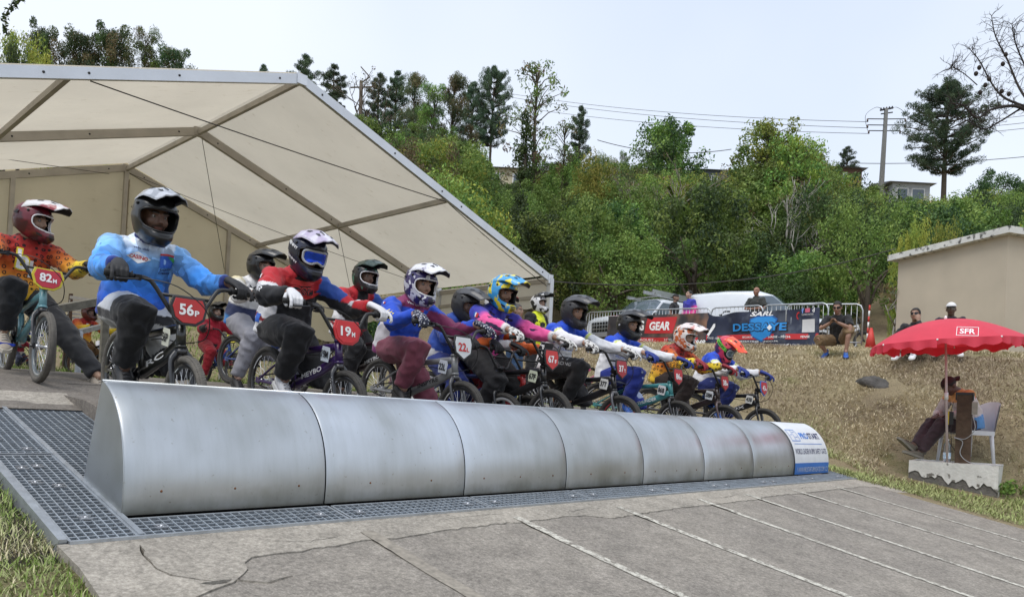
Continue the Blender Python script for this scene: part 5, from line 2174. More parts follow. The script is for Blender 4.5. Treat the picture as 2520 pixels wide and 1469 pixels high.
def top_22(reg, t, P):
 C = np.tile(np.array((0.018, 0.075, 0.52)), (len(P), 1))
 mask_set(C, (reg == 0) & (P[:, 0] < -0.145) & (t > 0.1), (0.55, 0.53, 0.56))
 mask_set(C, (reg == 0) & (t < 0.10), (0.22, 0.03, 0.16))
 mask_set(C, (reg == 0) & (t > 0.9), (0.20, 0.03, 0.10))
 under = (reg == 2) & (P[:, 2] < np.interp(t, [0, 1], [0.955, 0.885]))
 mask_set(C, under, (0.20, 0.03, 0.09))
 return C

def top_67(reg, t, P):
 C = grad(t, [(0.0, (0.75, 0.07, 0.28)), (0.3, (0.62, 0.07, 0.30)), (0.45, (0.10, 0.05, 0.22)), (0.62, (0.045, 0.035, 0.30)), (1, (0.03, 0.04, 0.36))])
 S = grad(t, [(0.0, (0.03, 0.04, 0.34)), (0.22, (0.07, 0.05, 0.34)), (0.36, (0.72, 0.09, 0.30)), (0.9, (0.74, 0.10, 0.30)), (0.93, (0.65, 0.62, 0.62))])
 return np.where((reg > 0)[:, None], S, C)

def top_reg(reg, t, P):
 C = np.tile(np.array(WHT), (len(P), 1))
 mask_set(C, (reg == 0) & (t > 0.62 + 0.25 * np.abs(P[:, 0])), (0.016, 0.07, 0.52))
 mask_set(C, (reg > 0) & (t < 0.20), (0.016, 0.07, 0.52))
 mask_set(C, (reg > 0) & (np.abs(t - 0.24) < 0.025), (0.62, 0.68, 0.2))
 return C

def top_fire(reg, t, P):
 C = grad(t, [(0.0, (0.74, 0.50, 0.03)), (0.25, (0.68, 0.36, 0.03)), (0.5, (0.56, 0.13, 0.02)), (0.8, (0.42, 0.03, 0.02)), (1, (0.30, 0.02, 0.02))])
 S = grad(t, [(0.0, (0.45, 0.04, 0.02)), (0.3, (0.60, 0.15, 0.02)), (0.6, (0.72, 0.38, 0.02)), (0.85, (0.76, 0.58, 0.03)), (0.95, (0.70, 0.50, 0.04))])
 return np.where((reg > 0)[:, None], S, C)

def bot_56(reg, t, P):
 C = np.tile(np.array(BLK), (len(P), 1))
 mask_set(C, (t < 0.30) & (P[:, 2] > 0.64), (0.52, 0.54, 0.58))
 mask_set(C, (t < 0.32) & (P[:, 2] < 0.585), (0.32, 0.32, 0.31))
 return C

def txt(s, w, h, x=0, y=0, m=P_WHITE, bold=0.02, shear=0.0, rot=0.0):
 V, F = text_fit(s, w, h, bold, shear)
 c, sn = math.cos(rot), math.sin(rot)
 return ([(x + v[0] * c - v[1] * sn, y + v[0] * sn + v[1] * c) for v in V], F, m)

def poly(pts, m): return (pts, [tuple(range(len(pts)))], m)

def ellip(cx, cy, a, b, m, n=18): return poly([(cx + a * math.cos(2 * PI * i / n), cy + b * math.sin(2 * PI * i / n)) for i in range(n)], m)

CHEST = frame((0, 0.60, 0.90), (1, 0, 0), (0, -0.25, 1))          # projected from in front, towards +y
ARM_R = lambda y, z, right, up: frame((-0.40, y, z), right, up)   # projected towards +x
LBLUE = flatm('light_blue_print', (0.35, 0.55, 0.85))
GREENP = flatm('green_print', (0.05, 0.35, 0.08))
P_FIRE = flatm('lime_print', (0.5, 0.75, 0.05))

D56 = [('chest_logos', CHEST, [
 poly([(-0.13, 0.03), (-0.065, 0.062), (0.005, 0.03), (-0.065, -0.002)], P_WHITE),
 txt('CASINO', 0.095, 0.022, -0.063, 0.032, P_RED, 0.03), txt('saint denis', 0.05, 0.010, -0.063, 0.047, LBLUE),
 poly([(0.055, -0.005), (0.135, -0.005), (0.135, 0.062), (0.055, 0.062)], P_BLUE),
 poly([(0.055, 0.064), (0.135, 0.064), (0.135, 0.074), (0.055, 0.074)], P_RED),
 poly([(0.105, 0.06), (0.135, 0.06), (0.135, 0.03)], GREENP), ellip(0.085, 0.028, 0.018, 0.02, LBLUE, 12),
 txt('SAINT', 0.075, 0.014, 0.095, -0.016, P_NAVY, 0.03), txt('DENIS', 0.075, 0.014, 0.095, -0.036, P_NAVY, 0.03),
 txt('velo club', 0.08, 0.012, -0.055, 0.085, P_NAVY)]),
 ('collar_print', frame((-0.045, 0.55, 1.055), (1, 0, -0.35), (0.3, 0, 1)), [txt('VCSD', 0.07, 0.02, 0, 0, P_WHITE, 0.02)])]
D19 = [('chest_logos', CHEST, [
 poly([(-0.13, 0.075), (0.10, 0.075), (0.055, 0.045), (-0.09, 0.035), (-0.13, 0.05)], P_RED),
 poly([(-0.15, -0.11), (0.13, -0.02), (0.15, 0.012), (0.02, -0.02), (-0.13, -0.02), (-0.15, -0.05)], P_RED),
 txt('GSD', 0.19, 0.062, 0.01, 0.005, P_RED, 0.05), txt('GSD', 0.17, 0.045, 0.01, 0.005, P_BLACK, 0.0)]),
 ('sleeve_flag', ARM_R(0.75, 0.985, (0, -1, 0.1), (0, 0.1, 1)), [poly([(-0.035, -0.015), (-0.012, -0.015), (-0.012, 0.015), (-0.035, 0.015)], P_BLUE), poly([(-0.012, -0.015), (0.012, -0.015), (0.012, 0.015), (-0.012, 0.015)], P_WHITE), poly([(0.012, -0.015), (0.035, -0.015), (0.035, 0.015), (0.012, 0.015)], P_RED)]),
 ('sleeve_text', ARM_R(0.60, 0.915, (0, -1, -0.25), (0, -0.25, 1)), [txt('STRIKER', 0.15, 0.03, 0, 0, P_WHITE, 0.02)]),
 ('hem_logo', ARM_R(0.88, 0.70, (0, -1, 0), (0, 0, 1)), [poly([(-0.03, -0.03), (0.03, -0.03), (0.03, 0.03), (-0.03, 0.03)], P_BLUE)])]
D22 = [('chest_text', CHEST, [txt('Vélo Club du Tampon', 0.20, 0.022, 0.02, 0.055, P_WHITE, 0.01), txt('VCT', 0.14, 0.06, 0.02, -0.01, P_RED, 0.04)]),
    ('sleeve_text', ARM_R(0.57, 0.875, (0, -1, -0.2), (0, -0.2, 1)), [txt('VCT', 0.13, 0.05, 0, 0, P_YELLOW, 0.03)]),
    ('sleeve_flag', ARM_R(0.76, 0.95, (0, -1, 0), (0, 0, 1)), [poly([(-0.02, -0.008), (-0.006, -0.008), (-0.006, 0.008), (-0.02, 0.008)], P_BLUE), poly([(-0.006, -0.008), (0.006, -0.008), (0.006, 0.008), (-0.006, 0.008)], P_WHITE), poly([(0.006, -0.008), (0.02, -0.008), (0.02, 0.008), (0.006, 0.008)], P_RED)])]
D67 = [('chest_text', frame((-0.02, 0.60, 0.78), (1, 0, 0), (0, -0.25, 1)), [txt('ROAD', 0.17, 0.05, 0, 0.02, P_BLACK, 0.03), txt('BIKE', 0.17, 0.05, 0, -0.04, P_BLACK, 0.03)]),
    ('chest_logo', CHEST, [poly([(0.08, 0.0), (0.115, 0.0), (0.115, 0.05), (0.08, 0.05)], P_WHITE), poly([(0.085, 0.01), (0.11, 0.01), (0.11, 0.04), (0.085, 0.04)], P_BLUE), txt('7', 0.03, 0.05, -0.02, 0.02, P_WHITE)]),
    ('sleeve_flag', ARM_R(0.78, 0.985, (0, -1, -0.1), (0, -0.1, 1)), [poly([(-0.045, -0.02), (-0.015, -0.02), (-0.015, 0.02), (-0.045, 0.02)], P_BLUE), poly([(-0.015, -0.02), (0.015, -0.02), (0.015, 0.02), (-0.015, 0.02)], P_WHITE), poly([(0.015, -0.02), (0.045, -0.02), (0.045, 0.02), (0.015, 0.02)], P_RED)]),
    ('sleeve_flames', frame((0.42, 0.50, 0.93), (0, -1, -0.25), (0, -0.25, 1)) @ Matrix.Rotation(0, 4, 'Z'), [])]
DREG = [('chest_text', frame((0, 0.60, 0.80), (1, 0, 0), (0, -0.2, 1)), [txt('CHAMPION', 0.20, 0.03, 0, 0.03, P_BLUE, 0.0, 0.2), txt('RÉGION RÉUNION', 0.24, 0.032, 0, -0.02, P_BLUE, 0.0, 0.2)]),
  ('chest_mark', CHEST, [poly([(0.05, -0.01), (0.10, 0.015), (0.09, -0.03)], P_RED), poly([(-0.12, 0.02), (0.02, -0.005), (-0.1, 0.035)], P_YELLOW)]),
  ('sleeve_mark', ARM_R(0.70, 0.93, (0, -1, -0.2), (0, -0.2, 1)), [poly([(-0.03, -0.012), (0.02, 0.0), (-0.01, 0.02)], P_BLUE)])]
FLYP = flatm('pale_grey_print', (0.42, 0.43, 0.45))

def rider(X, label, J, bike, person, bx=0.0):
 loc, rot = PLACE(X)
 make_bike(loc=loc, rot=rot, group='bikes lined up on the start gate', **bike)
 return make_person(label, loc, rot, J, group='riders lined up on the start gate', **person)

M_LENSB = mat('blue_mirror_lens', (0.01, 0.06, 0.55), 0.08, 0.6, var=0.25, scale=12)
M_LENSC = mat('clear_lens', (0.15, 0.2, 0.25), 0.06, 0.5)
GL_BLACK = mat('black_glove', (0.014, 0.014, 0.016), 0.7)
GL_WHITE = mat('white_glove', (0.62, 0.62, 0.64), 0.7, var=0.08)
GL_BLUE = mat('blue_glove', (0.012, 0.03, 0.20), 0.7)
GL_RED = mat('red_glove', (0.22, 0.012, 0.02), 0.7)
GL_STAR = mat('star_glove', (0.018, 0.022, 0.05), 0.7, var=0, col2=(0.7, 0.7, 0.72), thr=(0.60, 75, 0.02))
GL_WB = mat('white_black_glove', (0.60, 0.59, 0.57), 0.7, var=0.05, col2=(0.03, 0.02, 0.02), thr=(0.56, 45, 0.02))
SH_BLACK = [mat('black_shoe', (0.02, 0.02, 0.022), 0.6), mat('dark_sole', (0.03, 0.03, 0.03), 0.8), mat('dark_lace', (0.04, 0.04, 0.045), 0.7)]
SH_WHITE = [mat('white_shoe', (0.62, 0.62, 0.64), 0.5), M_WHITE, mat('grey_lace', (0.3, 0.3, 0.32), 0.6)]
SH_BLUE = [mat('blue_shoe', (0.02, 0.10, 0.42), 0.6), mat('dark_sole', (0.03, 0.03, 0.03), 0.8), mat('pale_lace', (0.2, 0.35, 0.6), 0.7)]
SH_TAN = [mat('tan_shoe', (0.36, 0.31, 0.25), 0.7), mat('cream_sole', (0.55, 0.51, 0.43), 0.7), mat('cream_lace', (0.6, 0.57, 0.5), 0.7)]

rider(0.50, 'rider in sky blue faceted jersey and black helmet astride the bike numbered 56', ride_pose(-0.01),
   dict(label='black bike with red plate 56 at the near end of the gate', number='56', suffix='P', side='56P', frame_c=(0.018, 0.018, 0.015), rim_c=(0.02, 0.02, 0.02), sticker=(0.55, 0.58, 0.56), frame_text='RC', tyre=mat('dusty_tyre', (0.115, 0.106, 0.092), 0.9, var=0.25, scale=30, bump=0.3, bscale=120), sidecol=(0.7, 0.7, 0.58)),
   dict(top=top_56, top_fab=FAB_FACET, bottom=bot_56, skin=(0.13, 0.07, 0.048), beard=0.75, glove=GL_BLACK, shoe=SH_BLACK, vox=0.010, decals=D56, head=(0.03, 0.10, 0), collar=mat('navy_collar', (0.012, 0.02, 0.12), 0.8),
     helmet=dict(shell=hel('gloss_black_helmet', (0.012, 0.012, 0.013)), visor=hel('silver_visor', (0.48, 0.50, 0.55), (0.30, 0.32, 0.36), (0.5, 9, 0.03)))))
rider(1.50, 'rider with blue mirrored goggles in red black and blue jersey astride the bike numbered 19', ride_pose(0.025, elbows=0.3),
   dict(label='dark purple bike with red plate 19 on the gate', number='19', suffix='M', shape='hexa', plate=(0.55, 0.02, 0.025), plate_frame=(0.5, 0.02, 0.025), side='19M', frame_c=(0.035, 0.012, 0.09), fork_c=(0.03, 0.03, 0.033), fork_text='ANSWER', sticker=(0.5, 0.52, 0.55), frame_text='MEYBO', sidecol=(0.6, 0.66, 0.72)),
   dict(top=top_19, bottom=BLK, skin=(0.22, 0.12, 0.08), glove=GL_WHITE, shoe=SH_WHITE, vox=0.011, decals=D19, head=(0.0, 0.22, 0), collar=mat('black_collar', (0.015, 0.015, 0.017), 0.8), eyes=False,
     helmet=dict(shell=hel('navy_black_helmet', (0.016, 0.018, 0.04)), visor=hel('lilac_visor', (0.42, 0.36, 0.50), (0.60, 0.58, 0.66), (0.5, 8, 0.05)), goggles=M_LENSB, strap=mat('black_strap', (0.02, 0.02, 0.025), 0.6), gframe=mat('goggle_frame_grey', (0.36, 0.37, 0.38), 0.5), words=[('KENNY', -1.55, 0.035, 0.10, 0.02, -0.25, P_WHITE), ('KENNY', -1.5, -0.05, 0.09, 0.018, -0.45, P_WHITE)])))
rider(2.50, 'rider in royal blue jersey and mauve trousers on the bike numbered 22', ride_pose(0.03, dz=-0.045),
   dict(label='grey bike with white and red plate 22 on the gate', number='22', suffix='L', shape='shield', plate=(0.62, 0.64, 0.66), numcol=P_RED, side='22L', frame_c=(0.22, 0.225, 0.23), fork_c=(0.05, 0.05, 0.055), frame_text='INSPYRE', sidecol=(0.6, 0.64, 0.7), tc=P_BLACK),
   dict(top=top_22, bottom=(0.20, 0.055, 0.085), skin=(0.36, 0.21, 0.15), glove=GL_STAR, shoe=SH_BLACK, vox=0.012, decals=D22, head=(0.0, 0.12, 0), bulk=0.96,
     helmet=dict(shell=hel('violet_white_helmet', (0.62, 0.62, 0.66), (0.03, 0.02, 0.10), (0.47, 16, 0.02)), visor=hel('white_visor', (0.68, 0.68, 0.72), (0.10, 0.08, 0.18), (0.62, 14, 0.02)), trim=hel('white_trim', (0.7, 0.7, 0.72)))))
rider(3.50, 'bearded rider in purple and pink jersey with blue yellow helmet on the bike numbered 67', ride_pose(-0.03, right=(0.19, 0.66, 0.0), dy=0.05),
   dict(label='black bike with bar pad and plate 67 on the gate', number='67', suffix='F', shape='shield', plate=(0.55, 0.03, 0.03), side='67F', frame_c=(0.015, 0.015, 0.016), sidecol=(0.62, 0.66, 0.5)),
   dict(top=top_67, top_fab=FAB_PINK, bottom=BLK, skin=(0.26, 0.15, 0.10), beard=0.9, glove=GL_WB, shoe=SH_BLACK, vox=0.012, decals=D67[:3], head=(0.02, 0.16, 0), bulk=1.05,
     helmet=dict(shell=hel('yellow_blue_helmet', (0.04, 0.30, 0.62), (0.72, 0.62, 0.03), (0.5, 13, 0.02)), visor=hel('blue_yellow_visor', (0.05, 0.33, 0.66), (0.72, 0.62, 0.03), (0.56, 12, 0.02)))))
_pl, _pr = PLACE(3.5)
e = empty('bar_pad', _pl, _pr)
tag(e, 'black bar pad lettered in white on the handlebar of bike 67', 'bar pad')
MB().box((0, 0.165, 0.775), (0.10, 0.05, 0.17)).obj('pad', [mat('pad_cloth', (0.015, 0.015, 0.017), 0.7)], e)
flat_text('lettering', 'PPA', 0.13, 0.034, frame((-0.051, 0.165, 0.775), (0, 0, -1), (0, -1, 0)), P_WHITE, e, 0.03)
rider(4.50, 'rider in blue and white champion jersey with matt black helmet on the bike numbered 37', ride_pose(-0.03, dz=-0.03, dy=0.03),
   dict(label='black and red bike with red plate 37 on the gate', number='37', suffix='T', shape='shield', plate=(0.35, 0.02, 0.03), side='37T', frame_c=(0.02, 0.02, 0.022), rim_c=(0.03, 0.03, 0.03), fork_c=(0.10, 0.10, 0.11), sticker=(0.4, 0.02, 0.03)),
   dict(top=top_reg, bottom=BLK, bot_decals=[('trouser_print', frame((-0.4, 0.62, 0.70), (0, -1, 0.05), (0, 0.05, 1)), [txt('FLY', 0.16, 0.035, -0.02, 0.035, FLYP, 0.0), txt('RACING', 0.22, 0.03, 0, -0.02, FLYP, 0.0)])], skin=(0.33, 0.19, 0.13), glove=GL_WB, shoe=SH_BLACK, vox=0.013, decals=DREG, head=(0.0, 0.12, 0),
     helmet=dict(shell=hel('matt_black_helmet', (0.02, 0.02, 0.022), (0.06, 0.06, 0.065), (0.6, 12, 0.02), 0.5), visor=hel('charcoal_visor', (0.05, 0.05, 0.055), rough=0.35))))
rider(5.50, 'rider in blue and white jersey and splashed blue trousers on the bike numbered 86', ride_pose(-0.05, dz=-0.05, dy=0.05, elbows=-0.3),
   dict(label='teal bike with plate 86 on the gate', number='86', suffix='B', shape='shield', plate=(0.45, 0.02, 0.03), side='86B', frame_c=(0.06, 0.26, 0.27), frame_text='THUNDER', sidecol=(0.72, 0.72, 0.72)),
   dict(top=top_reg, bottom=(0.015, 0.03, 0.22), bottom_fab=FAB_CAMO, skin=(0.33, 0.19, 0.13), glove=GL_BLUE, shoe=SH_BLUE, vox=0.013, decals=DREG, head=(0.0, 0.10, 0), bulk=0.95,
     helmet=dict(shell=hel('black_white_line_helmet', (0.015, 0.015, 0.016), (0.5, 0.5, 0.52), (0.66, 11, 0.01)), visor=hel('black_visor', (0.03, 0.03, 0.033)))))
rider(6.50, 'rider in orange to yellow printed jersey on the bike numbered 38', ride_pose(0.02, dz=-0.02),
   dict(label='black and dark red bike with red plate 38 on the gate', number='38', suffix='M', shape='shield', plate=(0.40, 0.02, 0.03), side='38M', frame_c=(0.03, 0.02, 0.02), fork_c=(0.09, 0.06, 0.06), sidecol=(0.7, 0.72, 0.74), plate_frame=(0.05, 0.02, 0.02)),
   dict(top=top_fire, top_fab=FAB_RINGS, bottom=(0.030, 0.020, 0.018), skin=(0.36, 0.22, 0.16), glove=GL_RED, shoe=SH_BLACK, vox=0.013, head=(0.0, 0.14, 0),
     helmet=dict(shell=hel('orange_white_helmet', (0.70, 0.66, 0.62), (0.55, 0.14, 0.04), (0.5, 22, 0.03)), visor=hel('white_pink_visor', (0.72, 0.66, 0.64), (0.5, 0.12, 0.1), (0.6, 14, 0.04)), trim=hel('white_trim', (0.7, 0.7, 0.72)))))
rider(7.50, 'rider looking down in fluorescent red and green helmet on the bike numbered 43', ride_pose(0.03, headdrop=0.03, dz=-0.01),
   dict(label='black bike with blue framed plate 43 at the far end of the gate', number='43', suffix='B', shape='shield', plate=(0.48, 0.03, 0.04), plate_frame=(0.03, 0.16, 0.5), side='43B', frame_c=(0.015, 0.015, 0.017), frame_text='BOX'),
   dict(top=top_reg, bottom=(0.012, 0.022, 0.13), bottom_fab=FAB_CAMO, skin=(0.3, 0.18, 0.12), glove=GL_BLUE, shoe=SH_BLUE, vox=0.013, decals=DREG, head=(0.0, 0.62, 0), eyes=False,
     helmet=dict(shell=hel('red_navy_helmet', (0.62, 0.05, 0.09), (0.05, 0.02, 0.10), (0.55, 8, 0.03)), visor=hel('fluo_red_visor', (0.85, 0.10, 0.04), (0.35, 0.55, 0.05), (0.63, 9, 0.02)), goggles=M_LENSC, strap=mat('green_strap', (0.12, 0.50, 0.05), 0.6), words=[('OAKLEY', -1.75, 0.005, 0.12, 0.022, 0.0, P_BLACK)])))


# ------------------------------------------------------------------ riders waiting behind, children, spectators
def solve_d(px, py, hz, d0=3.5, d1=40.0, fwd=None):
 """Depth at which a point hz metres above the ground appears at (px, py)."""
 best, bd = 1e9, d0
 for i in range(700):
  d = d0 + (d1 - d0) * i / 699
  p = at(px, py, d)
  e = abs(p.z - hz - gh(p.x, p.y))
  if e < best - 1e-4: best, bd = e, d
  if best < 0.03 and e > best + 0.2: break
 return bd

def place_rider(px, py, s, psi, hz=1.2, hy=0.725, dm=5.0):
 d = solve_d(px, py, hz * s + 0.015, dm)
 h = at(px, py, d)
 o = Matrix.Rotation(psi, 3, 'Z') @ Vector((0, hy * s, 0))
 x, y = h.x - o.x, h.y - o.y
 z = gh(x, y) + 0.015
 yr = (x - math.sin(psi) * s, y + math.cos(psi) * s)
 pit = math.atan2(gh(*yr) + 0.015 - z, s)
 return (x, y, z), (pit, 0, psi)

def waiting(px, py, s, psi, label, blabel, bike, person, pose=None, hy=0.725, dm=5.5):
 loc, rot = place_rider(px, py, s, psi, hy=hy, dm=dm)
 if bike is not None: make_bike(label=blabel, loc=loc, rot=rot, scale=s, group='bikes waiting behind the gate', **bike)
 make_person(label, loc, rot, pose or ride_pose(right=(0.22, 0.55, 0.02)), scale=s, group='riders waiting behind the gate', **person)
 return loc

def top_yb(reg, t, P):
 C = np.tile(np.array(BLK), (len(P), 1))
 mask_set(C, (reg == 0) & (np.abs(P[:, 0]) < 0.10) & (t > 0.72), (0.68, 0.75, 0.03))
 mask_set(C, (reg == 0) & (np.abs(np.abs(P[:, 0]) - 0.10) < 0.035) & (t < 0.7), (0.68, 0.75, 0.03))
 mask_set(C, (reg > 0) & (np.abs(t - 0.45) < 0.12), (0.68, 0.75, 0.03))
 return C

def top_vct(reg, t, P):
 C = grad(t, [(0, (0.02, 0.16, 0.5)), (0.15, (0.05, 0.25, 0.6)), (0.2, (0.03, 0.04, 0.1)), (0.42, (0.03, 0.04, 0.1)), (0.44, (0.66, 0.65, 0.63)), (1, (0.68, 0.67, 0.66))])
 S = grad(t, [(0, (0.66, 0.58, 0.35)), (0.15, (0.68, 0.67, 0.66)), (0.9, (0.66, 0.64, 0.6))])
 return np.where((reg > 0)[:, None], S, C)

def top_plain(c, c2=None, th=0.0):
 def f(reg, t, P):
  C = np.tile(np.array(rgb(c)[:3]), (len(P), 1))
  if c2 is not None: mask_set(C, (t < th) & (reg == 0), c2); mask_set(C, (t > 0.55) & (reg > 0), c2)
  return C
 return f

# the rider at the left edge, one foot down: bike aligned with its two tyre contacts
_a, _b = at(92, 945.8, 5.45), None
_za = 0.56
for _i in range(60):
 _d = 5.5 + _i * 0.03
 _q = at(4, 923.7, _d)
 if (_q - _a).length > 1.04:
  _b = _q
  break
_psi = math.atan2(-(_b.x - _a.x), (_b.y - _a.y))
_pit = math.atan2(_b.z - _a.z, Vector((_b.x - _a.x, _b.y - _a.y)).length)
_loc, _rot = Vector((_a.x, _a.y, gh(_a.x, _a.y) + 0.016)), (max(0.0, _pit), 0.05, _psi)
make_bike(label='pale teal bike with red and yellow plate 82 at the left edge', loc=_loc, rot=_rot, scale=1.05, number='82', suffix='M', plate=(0.45, 0.02, 0.04), plate_frame=(0.55, 0.45, 0.02), frame_c=(0.16, 0.34, 0.38), rim_c=(0.10, 0.12, 0.13),
    pedal_c=(0.02, 0.06, 0.5), frame_text='MEYBO', group='bikes waiting behind the gate', tyre=mat('dusty_tyre', (0.115, 0.106, 0.092), 0.9, var=0.25, scale=30, bump=0.3, bscale=120), tc=P_BLACK, fork_text='hny')
_J = ride_pose(-0.02, left=(0.44, 0.22, 0.0), dz=0.0)
make_person('rider in red to yellow printed jersey with one foot down beside bike 82', _loc, _rot, _J, scale=1.04, head=(0.75, 0.12, 0), top=top_fire, top_fab=FAB_RINGS, bottom=(0.016, 0.017, 0.02), skin=(0.30, 0.18, 0.12), beard=0.5, glove=GL_BLACK, shoe=SH_TAN, vox=0.011,
   decals=[('chest_mark', CHEST, [txt('b', 0.10, 0.17, -0.03, -0.03, P_YELLOW, 0.07), txt('b', 0.08, 0.15, -0.03, -0.03, P_WHITE, 0.02), txt('h', 0.07, 0.13, 0.05, -0.09, P_WHITE, 0.04)])],
   helmet=dict(shell=hel('dark_red_helmet', (0.14, 0.01, 0.02), (0.05, 0.008, 0.012), (0.5, 8, 0.04)), visor=hel('red_white_visor', (0.68, 0.66, 0.66), (0.25, 0.02, 0.03), (0.52, 7, 0.03)), trim=hel('white_trim', (0.7, 0.7, 0.72))), group='riders waiting behind the gate')

waiting(430, 584, 0.98, 0.1, 'rider in pale helmet hidden behind the sky blue rider', 'bike with small red plate behind the sky blue rider',
  dict(number='1', plate=(0.35, 0.02, 0.04), frame_c=(0.3, 0.3, 0.3), simple=True),
  dict(top=top_plain((0.02, 0.08, 0.4)), bottom=lambda r, t, P: grad(t, [(0, (0.6, 0.6, 0.6)), (0.35, (0.4, 0.02, 0.14)), (0.45, (0.6, 0.58, 0.6)), (0.52, BLK), (1, BLK)]), glove=GL_BLACK, shoe=SH_BLACK, vox=0.015, eyes=False, skin=(0.2, 0.12, 0.08),
    helmet=dict(shell=hel('grey_pink_helmet', (0.5, 0.5, 0.52), (0.55, 0.2, 0.2), (0.6, 14, 0.02)), visor=hel('grey_visor', (0.5, 0.5, 0.52)), words=[('FLY', -1.5, 0.0, 0.07, 0.03, 0, P_RED)])))
waiting(620, 652, 1.0, 0.12, 'rider in white printed jersey and grey trousers with glossy black helmet', 'dark bike under the white jersey rider',
  dict(frame_c=(0.02, 0.05, 0.2), simple=True),
  dict(top=top_vct, bottom=(0.25, 0.25, 0.28), glove=GL_BLACK, shoe=SH_BLACK, vox=0.014, skin=(0.4, 0.25, 0.19), head=(0.25, 0.1, 0), decals=[('chest_text', CHEST, [txt('VCT', 0.19, 0.04, 0, 0.045, P_BLACK, 0.03), txt('BMX', 0.14, 0.05, 0.02, -0.03, P_YELLOW, 0.03)])],
    helmet=dict(shell=hel('gloss_black_helmet', (0.012, 0.012, 0.013)), visor=hel('gloss_black_visor', (0.015, 0.015, 0.016)))))
waiting(872, 680, 1.05, 0.0, 'rider with black and white port helmet in red and blue jersey behind rider 19', 'black bike with orange plate 75 behind rider 19',
  dict(number='75', suffix='L', plate=(0.75, 0.16, 0.06), frame_c=(0.03, 0.015, 0.02), side='75L', frame_text='MEYBO', fork_c=(0.12, 0.05, 0.06)),
  dict(top=top_19, bottom=BLK, glove=GL_WB, shoe=SH_BLACK, vox=0.014, skin=(0.17, 0.095, 0.065), head=(0.05, 0.06, 0), helmet=dict(shell=hel('black_green_helmet', (0.016, 0.016, 0.018), (0.05, 0.2, 0.14), (0.62, 10, 0.02)), visor=hel('dark_green_visor', (0.015, 0.04, 0.03)), trim=hel('white_trim', (0.7, 0.7, 0.72)))))
waiting(1099, 740, 0.95, 0.05, 'rider in plain black helmet looking down behind rider 22', 'white rimmed bike behind rider 22',
  dict(frame_c=(0.02, 0.03, 0.1), rim_c=(0.6, 0.6, 0.6), simple=True),
  dict(top=top_plain((0.02, 0.06, 0.3), (0.5, 0.5, 0.52), 0.3), bottom=(0.016, 0.03, 0.16), glove=GL_BLACK, shoe=SH_BLACK, vox=0.015, skin=(0.3, 0.18, 0.13), head=(0.1, 0.25, 0), helmet=dict(shell=hel('matt_black_helmet2', (0.02, 0.02, 0.022), rough=0.45), visor=hel('charcoal_visor', (0.05, 0.05, 0.055), rough=0.35))))
waiting(1182, 756, 0.95, -0.1, 'rider in grey striped helmet and orange jersey mostly hidden behind rider 67', 'red bike behind rider 67',
  dict(frame_c=(0.4, 0.03, 0.03), simple=True),
  dict(top=top_plain((0.62, 0.12, 0.02)), bottom=(0.3, 0.02, 0.03), glove=GL_BLACK, shoe=SH_BLACK, vox=0.016, eyes=False, helmet=dict(shell=hel('grey_black_helmet', (0.55, 0.55, 0.56), (0.02, 0.02, 0.02), (0.52, 12, 0.02)), visor=hel('grey_red_visor', (0.5, 0.5, 0.5), (0.4, 0.05, 0.05), (0.6, 9, 0.02)))))
waiting(217, 770, 0.74, 0.45, 'child in dark red helmet and red jersey on the bike numbered 71', 'small bike with yellow plate 71',
  dict(number='71', suffix='H', plate=(0.75, 0.55, 0.03), numcol=P_BLACK, frame_c=(0.03, 0.03, 0.03), simple=True),
  dict(top=top_fire, bottom=(0.10, 0.05, 0.015), glove=GL_BLACK, shoe=SH_BLACK, vox=0.016, skin=(0.2, 0.11, 0.08), helmet=dict(shell=hel('maroon_helmet', (0.10, 0.02, 0.02)), visor=hel('maroon_visor', (0.07, 0.015, 0.015))),
    decals=[('chest_mark', CHEST, [txt('h', 0.10, 0.17, 0, -0.02, P_WHITE, 0.06)])]), dm=8.0)
waiting(530, 768, 0.74, 0.0, 'child in black helmet and red printed jersey on the bike with yellow plate 5', 'small blue bike with yellow plate 5',
  dict(number='50', plate=(0.78, 0.66, 0.03), numcol=P_BLACK, frame_c=(0.02, 0.08, 0.3), simple=True),
  dict(top=top_plain((0.36, 0.012, 0.03), BLK, 0.2), bottom=(0.28, 0.012, 0.02), glove=GL_RED, shoe=SH_BLACK, vox=0.016, skin=(0.42, 0.27, 0.2), head=(0.1, 0.05, 0), helmet=dict(shell=hel('black_child_helmet', (0.02, 0.02, 0.022)), visor=hel('black_visor', (0.03, 0.03, 0.033)))), dm=8.0)
waiting(1442, 893, 0.52, 0.6, 'small child in dark helmet and pink sleeves crouching behind rider 37', 'little child bike behind rider 37',
  dict(frame_c=(0.5, 0.1, 0.2), simple=True),
  dict(top=top_plain((0.05, 0.05, 0.2), (0.6, 0.08, 0.25), 0.0), bottom=(0.02, 0.02, 0.025), shoe=SH_BLACK, vox=0.018, glove=GL_BLACK, skin=(0.25, 0.15, 0.11), helmet=dict(shell=hel('navy_child_helmet', (0.02, 0.025, 0.05)), visor=hel('black_visor', (0.03, 0.03, 0.033)))), dm=8.0)
waiting(50, 838, 0.62, 0.3, 'child in maroon jersey seen past the wheel of bike 82', 'small dark bike past the wheel of bike 82', dict(frame_c=(0.1, 0.02, 0.02), simple=True),
  dict(top=top_plain((0.22, 0.012, 0.03), (0.5, 0.5, 0.5), 0.3), bottom=(0.02, 0.025, 0.05), glove=GL_BLACK, shoe=SH_BLACK, vox=0.018, eyes=False, helmet=dict(shell=hel('maroon_helmet', (0.10, 0.02, 0.02)), visor=hel('black_visor', (0.03, 0.03, 0.033)))), dm=8.0)
